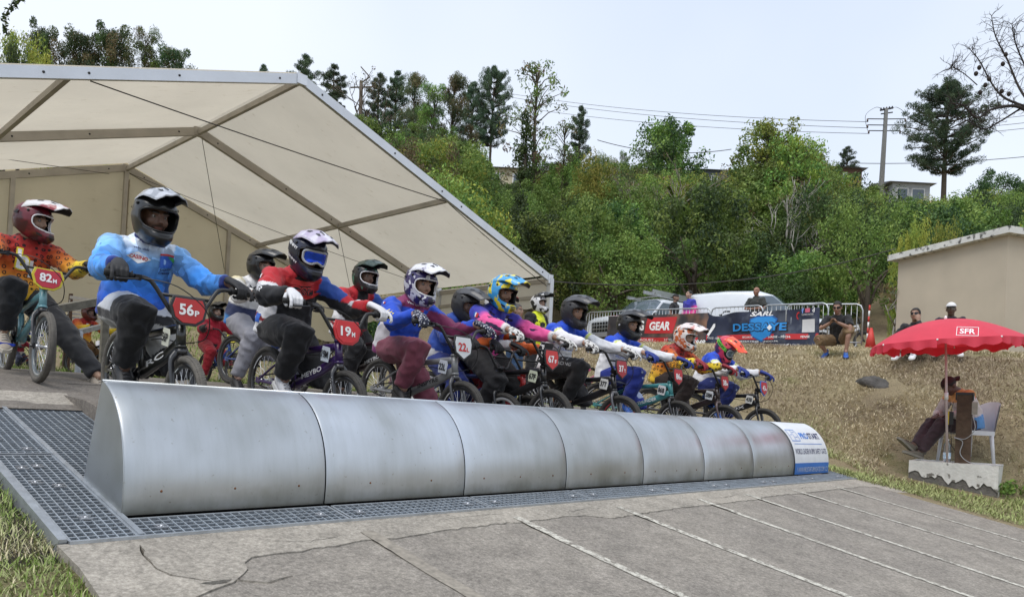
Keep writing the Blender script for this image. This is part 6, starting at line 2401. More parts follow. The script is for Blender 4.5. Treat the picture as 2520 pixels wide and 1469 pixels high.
waiting(262, 828, 0.66, 0.25, 'child in white and blue clothes beside the metal frame', 'small bike beside the metal frame', dict(frame_c=(0.5, 0.5, 0.5), simple=True),
  dict(top=top_plain((0.6, 0.6, 0.63), (0.02, 0.10, 0.4), 0.4), bottom=(0.03, 0.05, 0.2), glove=GL_BLACK, shoe=SH_BLACK, vox=0.018, eyes=False, helmet=dict(shell=hel('black_child_helmet', (0.02, 0.02, 0.022)), visor=hel('black_visor', (0.03, 0.03, 0.033)))), dm=8.0)

def stander(px, py, psi, label, hz=1.605, **kw):
 d = solve_d(px, py, hz, kw.pop('dm', 9.0))
 p = at(px, py, d)
 z = gh(p.x, p.y)
 pose = kw.pop('pose', None) or stand_pose(kw.pop('arms', 'down'))
 return make_person(label, (p.x, p.y, z), (0, 0, psi), pose, **kw)

CAMF = lambda px: math.atan2((px - CX) / FPX, 1.0)      # bearing from the picture centre

def face_to(px, turn=0.0):
 """z rotation so that a figure at column px faces the camera, plus turn (radians, + = towards picture right)."""
 return YAW - PI / 2 - CAMF(px) + turn

HAIR_D = mat('dark_hair', (0.012, 0.010, 0.009), 0.6, var=0.3, scale=60, bump=0.5, bscale=150)
HAIR_G = mat('grey_hair', (0.16, 0.15, 0.15), 0.7, var=0.3, scale=60, bump=0.5, bscale=150)
stander(1323, 745, 0.05, 'rider standing in black and lime jersey with white helmet by the tent leg', hz=1.62, top=top_yb, bottom=BLK, glove=None, shoe=SH_BLACK, vox=0.016, skin=(0.35, 0.22, 0.16), head=(0.1, 0.0, 0), arms='front',
  helmet=dict(shell=hel('white_black_helmet', (0.62, 0.62, 0.64), (0.02, 0.02, 0.02), (0.55, 9, 0.02)), visor=hel('black_white_visor', (0.02, 0.02, 0.02), (0.6, 0.6, 0.6), (0.6, 12, 0.02)), trim=hel('white_trim', (0.7, 0.7, 0.72))))
stander(1271, 766, 0.3, 'grey haired man in glasses and jeans standing under the tent', top=(0.03, 0.03, 0.035), bottom=(0.05, 0.10, 0.2), sleeve=0.5, shoe=SH_BLACK, vox=0.017, skin=(0.36, 0.22, 0.16), hair=HAIR_G)

def cap_on(e, Mh, crown, brim, back=False):
 def hf(u, v):
  a = 2 * PI * u
  th = v * 1.45
  return Mh @ Vector((0.086 * math.sin(th) * math.sin(a), 0.012 - 0.106 * math.sin(th) * math.cos(a), 0.045 + 0.090 * math.cos(th)))
 MB().grid(25, 9, hf).obj('cap', [crown], e)
 s = -1 if back else 1
 def bf(u, v):
  a = (u - 0.5) * 2.0
  r = 0.098 + 0.075 * v * math.cos(a * 0.8)
  return Mh @ Vector((0.80 * r * math.sin(a), 0.012 - s * r * math.cos(a) * 1.0, 0.052 - 0.02 * v - 0.012 * a * a))
 MB().grid(13, 4, bf).grid(13, 4, lambda u, v: bf(u, v) - Vector((0, 0, 0.006)), flip=True).obj('cap_peak', [brim], e)

def shades(e, Mh, m=None):
 g = MB()
 for s in (-1, 1):
  g.grid(7, 4, lambda u, v: Mh @ Vector((s * (0.008 + 0.055 * u), -0.099 + 0.045 * (u ** 2.2), -0.006 + 0.036 * v)))
  g.tube([Mh @ Vector((s * 0.062, -0.055, 0.02)), Mh @ Vector((s * 0.08, 0.01, 0.015))], 0.003, 5)
 g.tube([Mh @ Vector((-0.01, -0.1, 0.02)), Mh @ Vector((0.01, -0.1, 0.02))], 0.003, 5)
 g.obj('sunglasses', [m or mat('dark_lens', (0.012, 0.012, 0.014), 0.12)], e)

e1, M1, _ = stander(1662, 734, face_to(1662, 1.15), 'man in black T-shirt and backward black cap behind the banner', dm=17.5, top=(0.02, 0.02, 0.022), bottom=(0.03, 0.04, 0.07), sleeve=0.5, shoe=SH_BLACK, vox=0.017, skin=(0.24, 0.14, 0.10), beard=0.7, eyes=False)
cap_on(e1, M1, mat('black_cap', (0.015, 0.015, 0.017), 0.8), mat('black_cap', (0.015, 0.015, 0.017), 0.8), True)
stander(1697, 725, face_to(1697, -0.9), 'young man in blue and pink riding jersey facing the man in the black cap', dm=17.5, top=top_67, bottom=BLK, shoe=SH_BLACK, vox=0.017, skin=(0.42, 0.27, 0.2), hair=HAIR_D, eyes=False)
stander(1862, 718, face_to(1862, -0.35), 'bald man in dark polo shirt with hands clasped behind the banner', dm=17.5, top=(0.035, 0.038, 0.035), bottom=(0.04, 0.05, 0.07), sleeve=0.5, arms='folded', shoe=SH_BLACK, vox=0.014, skin=(0.30, 0.15, 0.10), bulk=1.1, head=(-0.15, 0.0, 0))

# crouching man with a phone
Jc = dict(pelvis=(0, 0.12, 0.36), spine=(0, 0.06, 0.50), chest=(0, -0.03, 0.66), neck=(0, -0.07, 0.80), head=(0, -0.12, 0.93))
for s, k in ((-1, 'R'), (1, 'L')):
 Jc['sh' + k] = Vector((s * 0.19, -0.05, 0.74)); Jc['wr' + k] = Vector((s * 0.06, -0.36, 0.62)); Jc['ha' + k] = Vector((s * 0.02, -0.40, 0.66)); Jc['el' + k] = two_bone(Jc['sh' + k], Jc['wr' + k], 0.29, 0.26, (s, 0, -1))
 Jc['hip' + k] = Vector((s * 0.09, 0.10, 0.34))
Jc['anR'], Jc['toR'] = Vector((-0.20, 0.0, 0.11)), Vector((-0.24, -0.16, 0.03))
Jc['knR'] = Vector((-0.30, -0.30, 0.30))
Jc['anL'], Jc['toL'] = Vector((0.20, -0.20, 0.09)), Vector((0.24, -0.37, 0.03))
Jc['knL'] = Vector((0.26, -0.26, 0.52))
_d = solve_d(2064, 760, 0.93, 13.0, 16.9)
_p = at(2064, 760, _d)
e4, M4, _ = make_person('man crouching with a phone in black shirt and brown shorts before the barrier', (_p.x, _p.y, gh(_p.x, _p.y)), (0, 0, face_to(2064, -0.2)), Jc, top=(0.014, 0.014, 0.016), bottom=(0.17, 0.11, 0.055), sleeve=0.5, leg=0.5, shoe=SH_BLUE, vox=0.013, skin=(0.30, 0.17, 0.12), hair=HAIR_D, head=(0, 0.3, 0))
shades(e4, M4)
MB().box((0, -0.42, 0.67), (0.14, 0.012, 0.07), Matrix.Rotation(0.5, 3, 'X')).obj('phone', [M_BLACK], None, (_p.x, _p.y, gh(_p.x, _p.y)), (0, 0, face_to(2064, -0.2)))
tag(bpy.data.objects['phone'], 'black phone held in both hands by the crouching man', 'phone')

def seat_pose(kx=0.14, kz=0.42, ky=-0.36, lean=0.0, foot_y=-0.30, seat=0.16, arms='knees'):
 J = dict(pelvis=(0, 0, seat), spine=(0, -0.02 - lean * 0.4, seat + 0.17), chest=(0, -0.06 - lean, seat + 0.35), neck=(0, -0.08 - 1.3 * lean, seat + 0.49), head=(0, -0.11 - 1.6 * lean, seat + 0.63))
 for s, k in ((-1, 'R'), (1, 'L')):
  J['sh' + k] = Vector((s * 0.185, -0.06 - 1.1 * lean, seat + 0.43))
  J['hip' + k] = Vector((s * 0.09, -0.02, seat)); J['kn' + k] = Vector((s * kx, ky, kz)); J['an' + k] = Vector((s * kx * 0.9, foot_y, 0.09)); J['to' + k] = Vector((s * kx, foot_y - 0.17, 0.03))
  J['wr' + k] = Vector((s * kx * 0.7, ky + 0.03, kz + 0.07)); J['ha' + k] = Vector((s * kx * 0.5, ky - 0.05, kz + 0.06))
  J['el' + k] = two_bone(J['sh' + k], J['wr' + k], 0.28, 0.26, (s, 0.2, -0.6))
 return J

def sitter(px, py, psi, label, J, **kw):
 hz = J['head'][2]
 d = solve_d(px, py, hz, 11.2, 13.6)
 p = at(px, py, d)
 return make_person(label, (p.x, p.y, gh(p.x, p.y)), (0, 0, psi), J, **kw)

Jw = seat_pose(foot_y=-0.62, kz=0.34, ky=-0.34)
Jw['wrL'], Jw['haL'] = Vector((0.08, -0.20, 0.66)), Vector((0.075, -0.19, 0.74))
Jw['elL'] = Vector((0.17, -0.30, 0.46))
e5, M5, _ = sitter(2257, 777, face_to(2257, -0.25), 'woman in black with sunglasses resting chin on hand against the wall', Jw, top=(0.014, 0.014, 0.016), bottom=(0.018, 0.018, 0.02), shoe=SH_WHITE, vox=0.014, skin=(0.28, 0.16, 0.11), hair=HAIR_D, bulk=0.85)
MB().ball(M5 @ Vector((0, 0.075, 0.10)), (0.045, 0.045, 0.04), 10, 7).obj('hair_bun', [HAIR_D], e5)
shades(e5, M5)
e6, M6, _ = sitter(2342, 753, face_to(2342, -0.05), 'man in white trucker cap and dark shirt sitting against the wall', seat_pose(kx=0.2, foot_y=-0.50, kz=0.40, seat=0.2), top=(0.02, 0.022, 0.03), bottom=(0.05, 0.05, 0.055), shoe=SH_WHITE, sleeve=0.5, vox=0.014, skin=(0.12, 0.065, 0.045), head=(0, 0.05, 0))
cap_on(e6, M6, mat('white_cap', (0.68, 0.68, 0.68), 0.8), mat('dark_peak', (0.02, 0.02, 0.025), 0.8))
shades(e6, M6, mat('amber_lens', (0.25, 0.22, 0.18), 0.12))


# ------------------------------------------------------------------ mound: block, post, chair, umbrella, seated man
M_BLOCKP = mat('peeling_white_paint', (0.62, 0.61, 0.57), 0.85, var=0.12, scale=8, col2=(0.16, 0.15, 0.13), thr=(0.64, 7, 0.02, 6), bump=0.35, bscale=30)
M_BLOCKC = mat('bare_concrete', (0.15, 0.14, 0.125), 0.95, var=0.3, scale=14, bump=0.6, bscale=40)
_bl = at(2237, 1131, 9.95)
_br = at(2458, 1147, 9.35)
BZ = (_bl.z + _br.z) / 2

def build_block():
 a, b = Vector((_bl.x, _bl.y)), Vector((_br.x, _br.y))
 t = (b - a).normalized()
 n = Vector((t.y, -t.x))
 if n.dot(Vector((CAM_LOC.x, CAM_LOC.y)) - a) > 0: n = -n      # n points away from the camera
 L = (b - a).length
 e = empty('concrete_block', (a.x, a.y, BZ - 0.4))
 tag(e, 'low concrete block with peeling white paint under the red umbrella', 'block')
 off = Vector((a.x, a.y, BZ - 0.4))
 W = 0.98
 r = random.Random(3)
 N = 26
 mb, mc = MB(), MB()
 def P(u, w, z): return Vector((a.x + t.x * u + n.x * w, a.y + t.y * u + n.y * w, z)) - off
 # front face with an uneven paint edge; bare concrete recessed below it
 Vt, Vb, Vc = [], [], []
 for i in range(N + 1):
  u = L * i / N
  zt = BZ + r.uniform(-0.006, 0.006)
  ze = BZ - 0.17 - 0.13 * (i / N) + r.uniform(-0.03, 0.03) + 0.03 * math.sin(i * 0.9)
  Vt.append(P(u, 0.0, zt)); Vb.append(P(u, r.uniform(-0.004, 0.004), ze)); Vc.append((u, ze))
 V = Vt + Vb + [p + (P(0, 0.012, 0) - P(0, 0, 0)) for p in Vb]
 F = [(i, N + 1 + i, N + 2 + i, i + 1) for i in range(N)] + [(N + 1 + i, 2 * N + 2 + i, 2 * N + 3 + i, N + 2 + i) for i in range(N)]
 mb.add(V, F, 0, False)
 top = [P(L * i / N, 0, BZ) for i in range(N + 1)] + [P(L * i / N, W, BZ + r.uniform(-0.004, 0.004)) for i in range(N + 1)]
 mb.add([Vt[i] for i in range(N + 1)] + top[N + 1:], [(i, i + 1, N + 2 + i, N + 1 + i) for i in range(N)], 0, False)
 for u in (0, L):
  mb.add([P(u, 0, BZ), P(u, W, BZ), P(u, W, BZ - 0.42), P(u, 0.0, BZ - 0.42)], [(0, 1, 2, 3)], 0, False)
 mb.obj('painted_face', [M_BLOCKP], e)
 mc.add([P(0, 0.012, BZ - 0.02), P(L, 0.012, BZ - 0.02), P(L, 0.03, BZ - 0.55), P(0, 0.03, BZ - 0.55)], [(0, 1, 2, 3)], 0, False)
 mc.obj('bare_concrete', [M_BLOCKC], e)
 mc = MB()
 mc.add([P(0, W, BZ - 0.01), P(L, W, BZ - 0.01), P(L, W, BZ - 0.5), P(0, W, BZ - 0.5)], [(0, 1, 2, 3)], 0, False)
 mc.obj('rear_face', [M_BLOCKC], e)
 return a, t, n

_A2, _T2, _N2 = build_block()

def blk(u, w, z=0.0):
 return Vector((_A2.x + _T2.x * u + _N2.x * w, _A2.y + _T2.y * u + _N2.y * w, BZ + z))

_rz = math.atan2(_T2.y, _T2.x)
# wooden post with a small box, wire and a yellow remote
e = empty('wooden_post', blk(0.60, 0.16), (0, 0, _rz))
tag(e, 'weathered brown wooden post standing on the white block', 'post')
M_WOOD = mat('weathered_wood', (0.085, 0.055, 0.035), 0.9, var=0.35, scale=11, bump=0.4, bscale=30)
MB().box((0, 0, 0.45), (0.17, 0.15, 0.90)).obj('timber', [M_WOOD], e)
MB().box((0.0, 0, 0.905), (0.20, 0.17, 0.03)).box((-0.095, -0.02, 0.86), (0.012, 0.10, 0.08)).box((0.095, -0.02, 0.86), (0.012, 0.10, 0.08)).obj('rubber_cap', [M_BLACK], e)
MB().box((0.115, -0.03, 0.72), (0.06, 0.09, 0.16)).box((0.115, -0.078, 0.76), (0.05, 0.012, 0.05)).box((0.115, -0.078, 0.69), (0.05, 0.012, 0.05)).obj('switch_box', [mat('beige_box', (0.36, 0.33, 0.27), 0.6)], e)
MB().tube(bez([(0.10, -0.09, 0.62), (0.13, -0.1, 0.45), (0.03, -0.09, 0.32), (-0.1, -0.09, 0.33), (0.0, -0.1, 0.28), (-0.02, -0.11, 0.12), (0.12, -0.12, 0.01), (0.45, -0.12, 0.008)], 6), 0.005, 6).obj('cable', [mat('grey_cable', (0.35, 0.36, 0.37), 0.6)], e)
e = empty('remote_control', blk(0.455, 0.10, 0.50), (0.1, 0, _rz + 0.2))
tag(e, 'yellow and black remote hanging beside the wooden post', 'remote')
MB().box((0, 0, 0.08), (0.055, 0.03, 0.17)).obj('case', [M_BLACK], e)
MB().box((-0.031, 0, 0.08), (0.012, 0.034, 0.17)).obj('yellow_side', [mat('yellow_case', (0.7, 0.5, 0.02), 0.5)], e)
MB().tube([(0, 0, 0.165), (0.02, 0, 0.3)], 0.004, 5).tube([(0, 0, 0), (0.02, 0.0, -0.28), (0.10, 0, -0.40)], 0.004, 5).obj('cord', [M_BLACK], e)
# water bottle
e = empty('water_bottle', blk(0.43, 0.07), (0, 0, 0))
tag(e, 'clear plastic water bottle standing on the white block', 'bottle')
M_PET = mat('clear_plastic', (0.75, 0.85, 0.95), 0.05, var=0.0)
M_PET.node_tree.nodes['Principled BSDF'].inputs['Transmission Weight'].default_value = 0.9
M_PET.node_tree.nodes['Principled BSDF'].inputs['IOR'].default_value = 1.2
MB().tube([(0, 0, 0), (0, 0, 0.02), (0, 0, 0.10), (0, 0, 0.19), (0, 0, 0.235), (0, 0, 0.27), (0, 0, 0.285)], [0.04, 0.045, 0.043, 0.045, 0.042, 0.018, 0.016], 16).obj('bottle_body', [M_PET], e)
MB().tube([(0, 0, 0.05), (0, 0, 0.13)], 0.0465, 16, cap=False).obj('label_wrap', [mat('bottle_label', (0.35, 0.55, 0.75), 0.5, col2=(0.7, 0.75, 0.8), thr=(0.5, 30, 0.03))], e)
MB().tube([(0, 0, 0.283), (0, 0, 0.305)], 0.018, 12).obj('cap', [M_WHITE], e)

# white plastic chair behind the block, facing left
_cp = at(2375, 1137, 10.15)
CZ = BZ
_cf = face_to(2375, -0.95)
e = empty('plastic_chair', (_cp.x, _cp.y, CZ), (0, 0, _cf))
tag(e, 'white moulded plastic chair behind the wooden post', 'chair')
M_CH = mat('white_chair_plastic', (0.66, 0.67, 0.69), 0.45, var=0.06)
MB().grid(9, 9, lambda u, v: Vector(((u - 0.5) * 0.46, (v - 0.5) * 0.46, 0.43 - 0.02 * math.sin(PI * u) * math.sin(PI * v)))).grid(9, 9, lambda u, v: Vector(((u - 0.5) * 0.46, (v - 0.5) * 0.46, 0.405)), flip=True).obj('seat', [M_CH], e)
MB().box((0, -0.225, 0.405), (0.46, 0.02, 0.06)).box((0, 0.225, 0.405), (0.46, 0.02, 0.06)).box((-0.225, 0, 0.405), (0.02, 0.43, 0.06)).box((0.225, 0, 0.405), (0.02, 0.43, 0.06)).obj('seat_rim', [M_CH], e)
for sx in (-1, 1):
 for sy in (-1, 1):
  MB().tube([(sx * 0.205, sy * 0.205, 0.40), (sx * 0.235, sy * 0.235, 0.0)], [(0.03, 0.026), (0.02, 0.018)], 8).obj('leg', [M_CH], e)
_bk = lambda u, v: Vector(((u - 0.5) * (0.44 - 0.06 * v), 0.225 + 0.10 * v + 0.05 * (1 - (2 * u - 1) ** 2), 0.42 + 0.42 * v - 0.05 * abs(2 * u - 1) ** 3 * (v > 0.9)))
MB().grid(9, 9, _bk).grid(9, 9, lambda u, v: _bk(u, v) + Vector((0, 0.02, 0)), flip=True).obj('backrest', [M_CH], e)

# the man on the chair, head bowed
Js = dict(pelvis=(0, 0.04, 0.52), spine=(0, 0.02, 0.68), chest=(0, -0.06, 0.84), neck=(0, -0.15, 0.96), head=(0, -0.26, 1.02))
for s, k in ((-1, 'R'), (1, 'L')):
 Js['sh' + k] = Vector((s * 0.19, -0.12, 0.90)); Js['wr' + k] = Vector((s * 0.10, -0.36, 0.62)); Js['ha' + k] = Vector((s * 0.05, -0.43, 0.60)); Js['el' + k] = two_bone(Js['sh' + k], Js['wr' + k], 0.29, 0.26, (s, 0.4, -0.5))
 Js['hip' + k] = Vector((s * 0.09, 0.0, 0.51))
Js['knR'], Js['anR'], Js['toR'] = Vector((-0.10, -0.44, 0.50)), Vector((0.02, -0.74, 0.20)), Vector((0.03, -0.90, 0.27))
Js['knL'], Js['anL'], Js['toL'] = Vector((0.12, -0.44, 0.49)), Vector((0.04, -0.66, 0.12)), Vector((0.02, -0.82, 0.12))
e7, M7, j7 = make_person('seated man with bowed head in printed orange white jersey under the red umbrella', (_cp.x, _cp.y, CZ), (0, 0, _cf), Js,
 top=lambda r, t, P: np.where(((r == 0) & (t < 0.3))[:, None], np.array([[0.12, 0.3, 0.6]]), np.where(((t > 0.75) & (r == 0) | (r > 0) & (t < 0.12))[:, None], np.array([[0.66, 0.32, 0.12]]), np.array([[0.62, 0.56, 0.54]]))),
 bottom=(0.05, 0.03, 0.035), shoe=[mat('olive_shoe', (0.13, 0.12, 0.095), 0.8), mat('olive_sole', (0.2, 0.19, 0.16), 0.8), M_BLACK], vox=0.012, skin=(0.13, 0.07, 0.05), head=(0, 0.75, 0), hair=HAIR_D, eyes=False,
 shoe_rot={'R': (0.0, 0.75, -0.6), 'L': (0, 0.9, -0.25)},
 decals=[('sleeve_flag', frame((0.45, -0.11, 0.86), (0, 1, 0), (0, 0, 1)), [poly([(-0.045, -0.025), (-0.015, -0.025), (-0.015, 0.025), (-0.045, 0.025)], P_BLUE), poly([(-0.015, -0.025), (0.015, -0.025), (0.015, 0.025), (-0.015, 0.025)], P_WHITE), poly([(0.015, -0.025), (0.045, -0.025), (0.045, 0.025), (0.015, 0.025)], P_RED)])],
 bot_decals=[('side_stripes', frame((0.45, -0.60, 0.24), (0, 0.5, 0.86), (0, -0.86, 0.5)), [poly([(-0.12, -0.03 + 0.025 * q), (0.12, -0.03 + 0.025 * q), (0.12, -0.018 + 0.025 * q), (-0.12, -0.018 + 0.025 * q)], P_WHITE) for q in range(3)])])
cap_on(e7, M7, mat('dark_red_cap', (0.035, 0.012, 0.014), 0.8), mat('dark_red_cap', (0.035, 0.012, 0.014), 0.8), True)

# red beach umbrella
def build_umbrella():
 pb = at(2331, 1131, 9.72)
 tip = at(2327, 786, 9.72)
 e = empty('beach_umbrella', (pb.x, pb.y, BZ))
 tag(e, 'red beach umbrella with white logo over the seated man', 'umbrella')
 off = Vector((pb.x, pb.y, BZ))
 red = mat('umbrella_cloth', (0.74, 0.06, 0.10), 0.65, var=0.08, scale=5)
 N_, L_ = red.node_tree.nodes, red.node_tree.links
 b = N_['Principled BSDF']
 tr = N_.new('ShaderNodeBsdfTranslucent')
 tr.inputs['Color'].default_value = (0.75, 0.02, 0.03, 1)
 mx = N_.new('ShaderNodeMixShader')
 mx.inputs[0].default_value = 0.25
 L_.new(b.outputs[0], mx.inputs[1])
 L_.new(tr.outputs[0], mx.inputs[2])
 L_.new(mx.outputs[0], N_['Material Output'].inputs['Surface'])
 R = 0.90
 # canopy axis leans slightly so that its right rim is higher
 lean = Matrix.Rotation(-0.08, 3, Vector((_f.x, _f.y, 0)).normalized())
 top = tip - off
 rib = []
 n = 8
 for k in range(n):
  def fn2(u, v):
   aa = 2 * PI * k / n + 2 * PI / n * u
   z = -0.31 * (v ** 1.9) + 0.03 * math.sin(PI * u) * v * (1 - v)
   rr = R * v * (1 - 0.05 * math.sin(PI * u) * v)
   return top + lean @ Vector((rr * math.cos(aa + 0.12), rr * math.sin(aa + 0.12), z))
  p = MB().grid(9, 12, fn2).obj('canopy_panel', [red], e)
  def fl(u, v):
   q = fn2(u, 1.0)
   c = 0.09 + 0.02 * math.sin(PI * u * 2 + k) + 0.018 * math.cos(u * 19 + k * 2)
   o = lean @ Vector((math.cos(2 * PI * (k + u) / n + 0.12), math.sin(2 * PI * (k + u) / n + 0.12), 0))
   return q + Vector((0, 0, -c * v)) + o * (0.02 * v * math.sin(u * 17 + k))
  MB().grid(17, 3, fl).obj('valance', [red], p)
  aa = 2 * PI * k / n + 0.12
  P = []
  for i in range(9):
   v = i / 8
   P.append(top + lean @ Vector((R * v * math.cos(aa), R * v * math.sin(aa), -0.31 * v ** 1.9 - 0.008)))
  MB().tube(P, 0.004, 5).obj('rib', [M_WHITE], e)
  MB().ball(P[-1], 0.012, 8, 5).obj('rib_tip', [M_WHITE], e)
 pole = mat('umbrella_pole', (0.55, 0.45, 0.44), 0.5)
 MB().tube([(0, 0, 0), top * 0.55, top], [0.016, 0.015, 0.012], 10).obj('pole', [pole], e)
 MB().ball(top + Vector((0, 0, 0.02)), (0.018, 0.018, 0.03), 10, 6).obj('finial', [M_WHITE], e)
 MB().tube([top * 0.44, top * 0.49], 0.024, 10).obj('collar', [M_WHITE], e)
 # SFR logo on the panel that faces the camera
 c = at(2381, 815, 9.0)
 z = (CAM_LOC - c).normalized()
 x = Vector((z.y * -1, z.x, 0)).normalized()
 x = -x if x.dot(_r) < 0 else x
 bm = bmesh.new()
 for o in e.children:
  if o.name.startswith('canopy_panel'):
   bm.from_mesh(o.data)
 bv = BVHTree.FromBMesh(bm)
 Mx = frame(c - off, x - Vector((0, 0, 0.03)), Vector((0.0, 0, 1)))
 lg = [txt('SFR', 0.16, 0.075, 0, 0, P_WHITE, 0.02)]
 w, h, tt = 0.115, 0.065, 0.006
 for q in ([(-w, h), (w, h), (w, h - tt), (-w, h - tt)], [(-w, -h), (w, -h), (w, -h + tt), (-w, -h + tt)], [(-w, -h), (-w, h), (-w + tt, h), (-w + tt, -h)], [(w - tt, -h), (w - tt, h), (w, h), (w, -h)]): lg.append(poly(q, P_WHITE))
 decal('logo', lg, bv, Mx, e, lift=0.006, depth=3.0)
 bm.free()

build_umbrella()

# rock on the slope
_rk = None
_d = solve_d(2160, 936, 0.03, 10.2, 15)
_p = at(2160, 936, _d)
mb = MB().ball((0, 0, 0), (0.30, 0.24, 0.16), 26, 16)
mb.v = [tuple(Vector(p) * (1 + 0.5 * noise.noise(Vector(p) * 5.0) + 0.1 * noise.noise(Vector(p) * 17))) for p in mb.v]
o = mb.obj('rock', [mat('dark_rock', (0.07, 0.065, 0.06), 0.95, var=0.4, scale=12, bump=0.8, bscale=30)], None, (_p.x, _p.y, gh(_p.x, _p.y) - 0.07), (0.1, 0.1, face_to(2160)))
tag(o, 'dark flat rock lying on the dry grass slope', 'rock')

# ------------------------------------------------------------------ small building
def build_house_block():
 L0, C0 = at(2203, 838, 17.0), at(2470, 845, 14.4)
 t = Vector((C0.x - L0.x, C0.y - L0.y, 0))
 W = t.length
 t.normalize()
 n = Vector((-t.y, t.x, 0))
 if n.dot(Vector((CAM_LOC.x, CAM_LOC.y, 0)) - L0) > 0: n = -n
 zt = at(2476, 577, 14.4).z
 e = empty('utility_building', (L0.x, L0.y, 2.0))
 off = Vector((L0.x, L0.y, 2.0))
 tag(e, 'small beige rendered building with overhanging white concrete roof slab', 'building')
 D = 3.2
 rend = mat('beige_render', (0.47, 0.41, 0.32), 0.95, var=0.10, scale=1.2, bump=0.15, bscale=90, detail=6)
 P = lambda u, w, z: Vector((L0.x, L0.y, 0)) + t * u + n * w + Vector((0, 0, z)) - off
 mb = MB()
 b = [P(0, 0, 1.9), P(W, 0, 1.9), P(W, D, 1.9), P(0, D, 1.9)]
 tp = [P(0, 0, zt), P(W, 0, zt), P(W, D, zt), P(0, D, zt)]
 mb.add(b + tp, [(0, 1, 5, 4), (1, 2, 6, 5), (2, 3, 7, 6), (3, 0, 4, 7)], 0, False)
 mb.obj('wall', [rend], e)
 slab = mat('stained_white_slab', (0.60, 0.60, 0.57), 0.85, var=0.15, scale=3, col2=(0.09, 0.09, 0.085), thr=(0.60, 9, 0.06, 6))
 o_ = 0.16
 mb = MB()
 q = [P(-o_, -o_, zt + 0.002), P(W + o_, -o_, zt + 0.002), P(W + o_, D + o_, zt + 0.002), P(-o_, D + o_, zt + 0.002)]
 q2 = [p + Vector((0, 0, 0.13)) for p in q]
 mb.add(q + q2, [(0, 1, 5, 4), (1, 2, 6, 5), (2, 3, 7, 6), (3, 0, 4, 7), (4, 5, 6, 7), (3, 2, 1, 0)], 0, False)
 mb.obj('roof_slab', [slab], e)

build_house_block()

# ------------------------------------------------------------------ crowd barriers and banners
M_BAR = mat('barrier_steel', (0.48, 0.50, 0.52), 0.4, 0.7, var=0.15, scale=8)

def barrier(A, B, label):
 A, B = Vector(A), Vector(B)
 e = empty('crowd_barrier', A)
 tag(e, label, 'barrier', 'steel crowd barriers on the crest')
 d = B - A
 L = d.length
 t = d / L
 up = Vector((0, 0, 1))
 H = 1.08
 P = [Vector((0, 0, 0.12)), Vector((0, 0, H - 0.15)), t * 0.05 + up * (H - 0.04), t * 0.15 + up * H, t * (L - 0.15) + up * H, t * (L - 0.05) + up * (H - 0.04), t * L + up * (H - 0.15), t * L + up * 0.12]
 MB().tube(P, 0.019, 8).obj('outer_tube', [M_BAR], e)
 MB().tube([up * 0.18, t * L + up * 0.18], 0.016, 8).obj('bottom_rail', [M_BAR], e)
 n = max(4, int(L / 0.125))
 bar_me = MB().tube([(0, 0, 0.18), (0, 0, H - 0.02)], 0.007, 6).mesh('bar')
 for i in range(1, n): new_obj('bar', bar_me, e, [M_BAR], t * (L * i / n))
 s = Vector((-t.y, t.x, 0)).normalized()
 for u in (0.12, L - 0.12):
  MB().tube([t * u + up * 0.16, t * u + s * 0.02 + up * 0.1, t * u + s * 0.28 + up * 0.0], 0.014, 6).tube([t * u + up * 0.16, t * u - s * 0.02 + up * 0.1, t * u - s * 0.28], 0.014, 6).obj('foot', [M_BAR], e)

def gp(px, d):
 p = at(px, 1000, d)
 return Vector((p.x, p.y, gh(p.x, p.y)))

Q0, Q1, Q2, Q3 = gp(1433, 24.6), gp(1740, 20.6), gp(2014, 17.9), gp(2114, 17.3)
QM = Q0.lerp(Q1, 0.21)
for q in (Q0, Q1, Q2, Q3, QM): q.z = gh(q.x, q.y)
Q01 = Q0.lerp(Q1, 0.5); Q01.z = gh(Q01.x, Q01.y)
barrier(Q0, Q01, 'leftmost steel crowd barrier in front of the white pickup')
barrier(Q01, Q1, 'steel crowd barrier behind the racing gear banner end')
Q12 = Q1.lerp(Q2, 0.5); Q12.z = gh(Q12.x, Q12.y)
barrier(Q1, Q12, 'steel crowd barrier below the bald man')
barrier(Q12, Q2.lerp(Q3, 0.15), 'steel crowd barrier behind the dark blue banner end')
barrier(gp(1925, 18.6), Q3, 'rightmost bare steel crowd barrier behind the crouching man')

